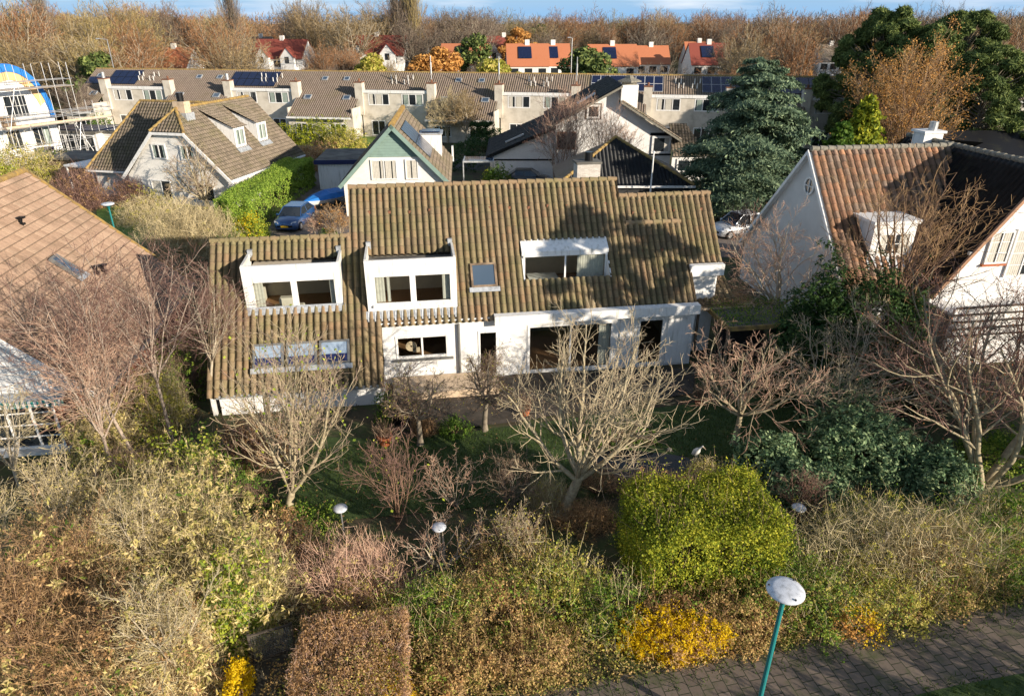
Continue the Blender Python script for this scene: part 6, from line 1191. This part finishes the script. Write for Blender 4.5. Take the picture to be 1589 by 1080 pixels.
# ================================================================ PLANTS: MIDDLE DISTANCE
def conifer(name, label, cat, seed, loc, H, Rb, leaf, bark, n_br=90, per=150, size=.3, droop=.25, power=.9, z0=.08, spray=1.0, group=None, aspect=2.6, up=.7, top_r=.0):
    """tiers of limbs carrying flat sprays, open between the limbs"""
    rg = np.random.default_rng(seed); t = thing(name, label, cat, loc, 0, group)
    m_ = MB(); m_.tube((0, 0, 0), (0, 0, H * .55), .028 * H, 9, .014 * H); m_.tube((0, 0, H * .55), (0, 0, H * .97), .014 * H, 7, .003 * H)
    zz = H * (z0 + (1 - z0) * (np.arange(n_br) / n_br) ** 1.05); az = 2.4 * np.arange(n_br) + rg.normal(0, .3, n_br)
    Rl = Rb * ((1 - zz / H) ** power * (1 - top_r) + top_r) * rg.uniform(.62, 1.15, n_br) + .15
    C = []; Oo = []
    for z, a, r_ in zip(zz, az, Rl):
        d = np.array([math.cos(a), math.sin(a), 0]); dz = rg.uniform(.12, .3) - droop * .5
        k = max(20, int(per * (r_ / Rb) ** 1.3)); tt = rg.random(k) ** .6; side = rg.normal(0, .13 + .16 * tt, k) * r_ * spray
        p = np.array([0, 0, z]) + d * (tt * r_)[:, None] + np.array([-d[1], d[0], 0]) * side[:, None]
        p[:, 2] += dz * tt * r_ - droop * r_ * tt ** 2 * .6 + rg.normal(0, .05 * (1 + r_ * .3), k) - np.abs(side) * .25
        C.append(p); Oo.append(np.broadcast_to(d, p.shape))
        m_.tube((0, 0, z), tuple(np.array([0, 0, z]) + d * r_ * .8 + np.array([0, 0, (dz * .8 - droop * .38) * r_])), .006 * H * (r_ / Rb) + .01, 4, .01, caps=False)
    m_.build('trunk', bark, t); v, f = quads(rg, np.concatenate(C), size, aspect, up, np.concatenate(Oo)); npmesh('crown', v, f, leaf, t); return t
p = at(1165, 330, 0); conifer('cedar_tree', 'huge blue green cedar with drooping layered sprays between the white houses', 'tree', 501, (19.2, 56.0, 0), 12.0, 6.5, L['cedar'], M['bark'], n_br=92, per=2200, size=.13, droop=.22, power=.5, z0=.08, top_r=.08, spray=.72, up=1.3)
def cloud_tree(name, label, seed, loc, H, leaf, bark, clumps, n, size, r_c, spread, z_lo=.35, cat='tree', group=None, aspect=1.7):
    """pine or leafy tree: separate foliage clumps on limbs"""
    rg = np.random.default_rng(seed); t = thing(name, label, cat, loc, 0, group); m_ = MB(); m_.tube((0, 0, 0), (0, 0, H * .5), .03 * H, 9, .02 * H); m_.tube((0, 0, H * .5), (.3, 0, H * .9), .02 * H, 7, .008 * H); C = []; Oo = []
    for i in range(clumps):
        z = H * (z_lo + (1 - z_lo) * ((i + .5) / clumps)); rel = (z / H - z_lo) / (1 - z_lo); rmax = spread * math.sqrt(max(.05, 1 - (rel * 1.02) ** 2.2)) * (.75 + .5 * min(1, rel * 3)); a = 2.4 * i + rg.normal(0, .4); r_ = rmax * math.sqrt(rg.uniform(.15, 1))
        c = np.array([r_ * math.cos(a), r_ * math.sin(a), z]); rc = r_c * rg.uniform(.65, 1.25); D = unit(rg.normal(0, 1, (n, 3))); rr2 = rc * (1 - .5 * rg.random(n) ** 2)
        C.append(c + D * rr2[:, None] * np.array([1, 1, .62])); Oo.append(D); m_.tube((0, 0, z * .72), tuple(c), .012 * H * .6, 5, .02, caps=False)
    m_.build('trunk', bark, t); v, f = quads(rg, np.concatenate(C), size, aspect, .5, np.concatenate(Oo)); npmesh('crown', v, f, leaf, t); return t
def top_loc(u, v, Y): q = atY(u, v, Y); return (q.x, Y, 0), q.z
for u, v, Y, sp, cl, lab, sd_ in ((1385, 18, 84, 5.6, 42, 'tall dark Austrian style pine with open clumped crown above the terrace roofs', 511), (1450, 45, 80, 5.2, 36, 'dark pine between the two sunlit pine crowns', 512), (1505, 22, 82, 6.2, 44, 'broad pine with yellow lit needles at the top of the group', 513), (1550, 75, 74, 6.0, 34, 'low spreading pine with layered green limbs by the frame edge', 514)):
    lc, hh = top_loc(u, v, Y); cloud_tree('pine_tree', lab.replace('Austrian style ', ''), sd_, lc, hh, L['pine'], M['bark'], cl * 4, 480, .2, .68, sp, .16, aspect=3.6)
lc, hh = top_loc(1432, 95, 62); A, B, tips = bare_tree(520, hh, .2, .2, (0, 0), .55, 12, 9, 6, 5, .05, .08, .014, .85)
t = thing('beech_tree', 'tall orange brown leaved tree in front of the dark pines', 'tree', lc); npmesh('trunk', A[0], A[1], M['bark_brown'], t); npmesh('twigs', B[0], B[1], L['twig_rust'], t); rg = np.random.default_rng(5); C = tips[rg.integers(0, len(tips), 9000)] + rg.normal(0, .15, (9000, 3)); v, f = quads(rg, C, .13); npmesh('crown', v, f, L['orange_leaf'], t)
lc, hh = top_loc(1352, 150, 56); conifer('cypress_tree', 'yellow green cypress with dark shaded side behind the orange roof', 'tree', 521, lc, hh, 2.3, L['thuja'], M['bark'], 130, 260, .24, .1, .55, .02, 1.5, aspect=1.6)
lc, hh = top_loc(1310, 190, 54); conifer('cypress_tree', 'lower dark green cypress joined to the yellow green one', 'tree', 522, lc, hh, 2.0, L['green'], M['bark'], 90, 200, .22, .1, .5, .02, 1.5, aspect=1.6)
# row of shrubs and trees behind the villa, west to east
def clip_hedge(seed, q0, q1, w_, h, lab, lf='hedge', n=16000, s=.09):
    a, b = Vector(q0), Vector(q1); c = (a + b) / 2; d = b - a; return bush('clipped_hedge', lab, 'hedge', seed, (c.x, c.y, 0), d.length / 2, w_ / 2, h, L[lf], n, s, None, 0, rz=math.degrees(math.atan2(d.y, d.x)), box=True)
clip_hedge(601, at(365, 365, 0), at(470, 288, 0), 2.6, 2.6, 'bright green clipped hedge beside the dark blue car', n=80000, s=.085)
clip_hedge(602, at(500, 258, 0), at(545, 250, 0), 1.6, 1.3, 'low dark clipped hedge before the terrace lawn', 'green')
clip_hedge(603, at(715, 268, 0), at(760, 225, 0), 3, 2.0, 'dark hedge beside the blue glazed canopy', 'yew', 9000, .12)
clip_hedge(604, at(735, 235, 0), at(760, 232, 0), 2, 3.2, 'tall dark hedge block between canopy and terrace', 'yew', 7000, .12)
bush('pruned_conifer', 'layered yellow green conifer before the terrace west of the green gable', 'conifer', 605, B_(487, 222), 5.2, 2.2, 3.0, L['thuja'], 11000, .16, shell=.5, up=1.2)
bush('hydrangea_bush', 'pinkish brown faded bush below the layered yellow conifer', 'bush', 606, B_(488, 262), 3.3, 2.0, 2.8, L['brownleaf'], 9000, .13, L['twig_pink'], 1800, .6)
bush('autumn_bush', 'yellow brown bush in front of the low terrace window', 'bush', 607, B_(535, 228), 2.8, 1.8, 2.2, L['olive'], 5500, .14, L['twig_tan'], 900, .6)
bush('camellia_bush', 'rounded green yellow bush beyond the tiled ridge near the chimney', 'bush', 608, B_(768, 292), 1.4, 1.2, 2.2, L['green'], 5000, .12, extra=[(L['thuja'], 2500, .12)])
bush('willow_bush', 'wide pale tan twiggy bush behind the lower tiled ridge', 'bush', 609, B_(300, 392), 3.4, 2.6, 3.3, L['olive'], 2600, .07, L['twig_tan'], 15000, .9, shell=.75, tw=.018, spike=.3)
bush('willow_bush', 'second tan twiggy bush touching the street lamp lawn', 'bush', 610, B_(235, 345), 3.0, 2.2, 2.4, L['olive'], 3500, .09, L['twig_tan'], 5000, .8, tw=.018)
bush('autumn_shrub', 'yellow leaved shrub at the near end of the clipped hedge', 'shrub', 611, B_(392, 372), 1.5, 1.1, 2.0, L['lime'], 3600, .1, extra=[(L['yellow'], 1300, .1)])
bush('shade_shrub', 'dark shrub between twiggy bush and yellow leaved shrub', 'shrub', 612, B_(350, 388), 1.4, 1.1, 1.7, L['green'], 3000, .1)
bush('reddish_shrub', 'red brown shrub beside the pale garden wall of the half-hipped house', 'shrub', 613, B_(128, 322), 2.6, 2.0, 3.2, L['brownleaf'], 3800, .09, L['twig_red'], 5000, .8, tw=.02, spike=.6)
bush('reddish_shrub', 'smaller red brown shrub before the cream gable', 'shrub', 614, B_(212, 315), 1.9, 1.5, 2.3, L['brownleaf'], 2600, .09, L['twig_red'], 3200, .7, tw=.02, spike=.6)
bush('olive_bush', 'big olive brown bush under the scaffolded house', 'bush', 615, B_(25, 285), 5.2, 3.2, 3.6, L['olive'], 13000, .12, L['twig_tan'], 5000, .8, tw=.02)
bush('olive_bush', 'green brown bush beside the timber shed', 'bush', 616, B_(85, 262), 2.6, 2.0, 2.4, L['green'], 4500, .12, L['twig_tan'], 1500, .7)
bush('green_bush', 'bright green bush at the edge of the tan roof', 'bush', 617, B_(5, 292), 1.8, 1.4, 2.4, L['lime'], 3500, .11)
bush('evergreen_bush', 'dark green bush by the west end of the terrace', 'bush', 618, B_(160, 212), 2.0, 1.6, 3.0, L['green'], 4000, .14)
tree_thing('bare_shrub', 'small reddish bare shrub beside the dark blue car', 'shrub', 620, B_(495, 372), M['bark_pale'], L['twig_pink'], H=1.9, stems=9, r0=.04, spread=.45, n2=7, n3=5, n4=4, twig_r=.011)
tree_thing('bare_shrub', 'reddish bare shrub between car driveway and villa verge', 'shrub', 621, B_(528, 376), M['bark_pale'], L['twig_rust'], leaves=(350, .09, L['orange_leaf']), H=2.3, stems=8, r0=.04, spread=.4, n2=7, n3=5, n4=4, twig_r=.011)
bush('small_conifer', 'small green bush beside the reddish bare shrubs', 'shrub', 622, B_(512, 374), .8, .7, .9, L['green'], 2200, .09)
tree_thing('walnut_tree', 'pale lichened bare tree with crooked limbs in front of the cream gable', 'tree', 623, B_(330, 330), M['bark_lichen'], L['twig_lichen'], H=6.2, trunk=.2, r0=.16, lean=(-.5, 0), spread=1.2, n1=8, n2=7, n3=6, n4=5, trop=.03, wander=.16, twig_r=.013)
for i, (u, v, H_, lab) in enumerate(((862, 292, 7.4, 'multi-stemmed birch with pinkish twigs west of the whitewashed chimney'), (888, 292, 8.0, 'white stemmed birch just beside the whitewashed chimney'), (935, 290, 6.4, 'dense pink twigged birch east of the whitewashed chimney'), (960, 290, 5.2, 'low pink twigged birch by the hipped garage roof'))):
    tree_thing('birch_tree', lab, 'tree', 630 + i, B_(u, v), M['bark_birch'], L['twig_pink' if i else 'twig_red'], H=H_, stems=8, r0=.07, spread=.38, n2=9, n3=5, n4=3, trop=.12, wander=.05, twig_r=.01)
for i, (u, v, H_, lab, tw) in enumerate(((695, 222, 7.2, 'bare white stemmed birch before the low terrace roof', 'twig_tan'), (722, 226, 7.0, 'round crowned bare tan tree before the low terrace roof', 'far_tan'), (135, 205, 8.0, 'wide bare tree between scaffolding and terrace end', 'far_brown'), (1565, 250, 5.2, 'bare olive twigged tree beyond the dark valley roof', 'far_olive'), (1520, 262, 4.6, 'bare tan bush tree behind the white chimney', 'far_tan'), (1470, 240, 4.5, 'bare rust twigged tree beside the white chimney', 'far_rust'), (1385, 250, 4.5, 'bare brown tree between cypress and orange brown tree', 'far_brown'), (1300, 285, 4.0, 'bare grey bush between cedar and white gable', 'far_brown'))):
    tree_thing('bare_tree', lab, 'tree', 640 + i, B_(u, v), M['bark_pale'], L[tw], H=H_, trunk=.25, r0=.12, spread=1.0, n1=11, n2=8, n3=7, n4=6, trop=.04, wander=.12, twig_r=.015)
tree_thing('bare_shrub', 'reddish bare shrub beside the parked white car', 'shrub', 660, B_(1165, 400), M['bark_brown'], L['twig_red'], H=3.4, stems=10, r0=.05, spread=.8, n2=8, n3=6, n4=4, twig_r=.01)
bush('hedge_block', 'dark green hedge behind the parked white car', 'hedge', 661, B_(1200, 318), 4.5, 1.6, 2.6, L['yew'], 9000, .13)
# trees just outside the frame to the east: their shade falls over garden, path and villa roof
cloud_tree('pine_tree', 'tall open pine standing just east of the garden', 680, (19.7, 18.9, 0), 12.4, L['pine'], M['bark'], 44, 120, .22, .6, 2.7, .42)
cloud_tree('pine_tree', 'shorter pine at the garden corner east of the path', 681, (28.5, 14.6, 0), 9.0, L['pine'], M['bark'], 26, 420, .3, .95, 3.0, .25)
for i, (x, y, hh) in enumerate(((12.6, 8.4, 1.7), (15.5, 9.0, 2.0), (10.4, 7.6, 1.5), (19, 10.2, 2.6))):
    tree_thing('bare_shrub', ['bare shrub on the verge lawn south of the footpath', 'taller bare shrub on the verge lawn', 'small bare shrub on the verge lawn by the lamp', 'bare bush at the east end of the verge lawn'][i], 'shrub', 690 + i, (x, y, 0), M['bark'], L['twig_brown'], leaves=(1500, .07, L['olive']), H=hh, stems=9, r0=.04, spread=.9, n2=7, n3=5, n4=4, twig_r=.008)

# ================================================================ THE WOOD BEYOND THE TERRACE
protos = []
shape = dict(round=dict(trunk=.18, spread=1.0, n1=16, wander=.09, trop=.05, l1=.85), tall=dict(trunk=.2, spread=.7, n1=16, wander=.07, trop=.08, l1=.9), pop=dict(trunk=.08, spread=.25, n1=26, wander=.05, trop=.25, l1=.95))
meshes = {}
for k, (sn, seed) in enumerate((('round', 1), ('round', 2), ('round', 3), ('tall', 4), ('tall', 5), ('tall', 6), ('pop', 7))):
    A, B, tips = bare_tree(900 + seed, H=13, r0=.3 if sn != 'pop' else .15, n2=9 if sn != 'pop' else 6, n3=7 if sn != 'pop' else 4, n4=4, twig_r=.034, flat_twigs=True, **shape[sn])
    ta = npmesh('trunk', A[0], A[1], M['bark']); tb = npmesh('crown', B[0], B[1], L['far_tan']); ta.data.name = 'wood_trunk_%s_%d' % (sn, seed)
    for o in (ta, tb): COL.objects.unlink(o)
    meshes.setdefault(sn, []).append((ta, tb))
wood_lab = {'far_tan': 'bare tan twigged tree in the wood beyond the terrace roofs', 'far_gold': 'bare golden twigged tree in the wood beyond the terrace roofs', 'far_brown': 'bare dark brown twigged tree in the wood beyond the terrace roofs', 'far_rust': 'bare rusty orange twigged tree in the wood beyond the terrace roofs', 'far_olive': 'bare olive twigged tree in the wood beyond the terrace roofs'}
rgw = np.random.default_rng(21)
def wood_tree(x, y, H_, kind, col):
    ta, tb = meshes[kind][rgw.integers(len(meshes[kind]))]; s = H_ / 12.5
    t = thing('wood_tree', wood_lab[col] if kind != 'pop' else 'narrow bare poplar rising above the wood', 'tree', (x, y, 0), float(rgw.uniform(0, 360)), {'far_tan': 'tan trees of the wood', 'far_gold': 'golden trees of the wood', 'far_brown': 'brown trees of the wood', 'far_rust': 'rusty trees of the wood', 'far_olive': 'olive trees of the wood'}[col] if kind != 'pop' else 'poplars of the wood')
    t.scale = (s * rgw.uniform(.85, 1.15), s * rgw.uniform(.85, 1.15), s)
    if kind == 'pop': t.scale.x *= .4; t.scale.y *= .4
    a = ta.copy(); b = tb.copy()
    for o in (a, b): COL.objects.link(o); o.parent = t
    a.name = 'trunk'; b.name = 'crown'
    b.material_slots[0].link = 'OBJECT'; b.material_slots[0].material = L[col]
    a.material_slots[0].link = 'OBJECT'; a.material_slots[0].material = M['bark_pale' if rgw.random() < .4 else 'bark']
houses_x = [(o.location.x, o.location.y) for o in COL.objects if o.name.startswith('far_house')]
def pick(u):
    r = rgw.random()
    if u < 380: return ['far_gold', 'far_tan', 'far_gold', 'far_rust', 'far_brown'][int(r * 5)]
    if u < 680: return ['far_brown', 'far_rust', 'far_rust', 'far_tan', 'far_brown'][int(r * 5)]
    if u < 1050: return ['far_tan', 'far_brown', 'far_rust', 'far_olive', 'far_brown'][int(r * 5)]
    return ['far_rust', 'far_brown', 'far_rust', 'far_tan', 'far_brown'][int(r * 5)]
count = 0; placed = []
for band, (y0, y1, n, step) in enumerate(((114, 135, 40, 4.0), (135, 175, 66, 4.5), (190, 250, 78, 5.5), (250, 330, 84, 6.5))):
    tries = 0; c = 0
    while c < n and tries < 6000:
        tries += 1; y = rgw.uniform(y0, y1); u = rgw.uniform(-60, 1650)
        x = (u - 794.5) / 1050 * (y * .9 + 2.5)
        if any((x - a) ** 2 + (y - b) ** 2 < (8.5 if y > b - 4 else 7.5) ** 2 for a, b in houses_x): continue
        if y < 185 and any(abs(x * b / y - a) < 6.5 and y > 118 and rgw.random() < .9 for a, b in houses_x): continue
        if y < 250 and any(abs(x - a) + abs(y - b) < step for a, b in placed): continue
        if y < 128 and u < 120: continue
        if band == 0: H_ = rgw.uniform(9.5, 12.8) if u < 380 else rgw.uniform(4.5, 6.8) if u < 980 else rgw.uniform(7.5, 11.5)
        elif band == 1: H_ = rgw.uniform(11.5, 14.8) if u < 380 else rgw.uniform(6, 9) if u < 980 else rgw.uniform(9, 13.5)
        elif band == 2: H_ = rgw.uniform(12.5, 15) if u < 380 else rgw.uniform(13.5, 16.5) if u < 620 else rgw.uniform(10.5, 14.0)
        else: H_ = rgw.uniform(12, 15.2)
        for a, b in houses_x:
            if y < b and abs(x * b / y - a) < 8 and rgw.random() < .66: H_ = min(H_, max(3.2, 14.6 - y * (14.6 - 2.2) / b))
        placed.append((x, y)); wood_tree(x, y, H_, 'round' if rgw.random() < .6 else 'tall', pick(u)); c += 1
for u, v, Y in ((622, -6, 215), (632, 0, 218), (641, -12, 214), (612, 8, 225), (55, -4, 150), (355, -2, 190)):
    q = atY(u, v, Y); wood_tree(q.x, Y, q.z, 'pop', 'far_brown' if u != 641 else 'far_gold')
for i, (u, v, Y, H2_, lab) in enumerate(((735, 60, 172, 8, 'dark green broad evergreen among the far orange roofs'), (835, 42, 230, 11, 'dark pine in the far wood above the paired orange roofs'), (905, 82, 138, 8, 'dark green pine behind the terrace east of the paired orange roofs'), (925, 92, 134, 6, 'smaller dark green pine beside it'), (150, 88, 122, 8, 'dark evergreen behind the west end of the terrace'), (770, 98, 128, 5, 'green brush tree just behind the terrace ridge'), (575, 92, 150, 7, 'yellow green bush tree in the wood below the white gables'))):
    lc, hh = top_loc(u, v, Y); cloud_tree('wood_evergreen', lab, 700 + i, lc, max(4, hh), L['pine' if i not in (5, 6) else 'olive'], M['bark'], 14, 260, .5, 1.8, 3.6, .25)
for i, (u, v, Y, w_) in enumerate(((690, 80, 140, 4), (800, 47, 205, 5), (660, 92, 136, 3), (1225, 90, 140, 5))):
    lc, hh = top_loc(u, v, Y); cloud_tree('autumn_wood_tree', ['orange leaved tree behind the terrace beside the orange roofed house', 'rusty round tree above the maroon twin gables', 'small orange leaved tree behind the terrace ridge', 'orange leaved tree behind the cedar top'][i], 720 + i, lc, max(4, hh), L['orange_leaf'], M['bark'], 16, 260, .42, 1.6, w_, .25)
# the far wood that closes the horizon
n = 90000; X_ = rgw.uniform(-480, 480, n); Y_ = rgw.uniform(330, 560, n)
hgt = 10.2 + 3.0 * np.sin(X_ * .045 + 1) * np.cos(Y_ * .03) + 2.0 * np.sin(X_ * .17 + Y_ * .09) + 1.5 * np.sin(X_ * .41 + 2) + np.where(X_ > 150, 3.5, 0) + np.where(X_ < -120, 2.5, 0)
Z_ = hgt * np.sqrt(rgw.random(n)); P = np.stack([X_, Y_, Z_], 1); Q = P + np.stack([rgw.normal(0, .8, n), rgw.normal(0, .8, n), rgw.uniform(.8, 2.4, n)], 1)
v, f = strips(rgw, P, Q, .32); tag(npmesh('distant_woodland', v, f, mat_leaf('distant_wood_mix', [(.08, .06, .04), (.17, .11, .065), (.26, .16, .085), (.16, .13, .065)], trans=0, patch=.6)), kind='stuff')
n = 42000; X_ = rgw.uniform(-230, 260, n); Y_ = rgw.uniform(113, 335, n); kk = np.ones(n, bool)
for a, b in houses_x: kk &= ((X_ - a) ** 2 + (Y_ - b + 3) ** 2 > 90)
X_, Y_ = X_[kk], Y_[kk]; P = np.stack([X_, Y_, rgw.random(len(X_)) ** 1.5 * 3.2], 1); Q = P + np.stack([rgw.normal(0, .6, len(X_)), rgw.normal(0, .6, len(X_)), rgw.uniform(.4, 1.4, len(X_))], 1)
v, f = strips(rgw, P, Q, .16); tag(npmesh('woodland_undergrowth', v, f, mat_leaf('undergrowth_mix', [(.035, .035, .015), (.09, .07, .035), (.16, .11, .055)], trans=0, patch=.6)), kind='stuff')
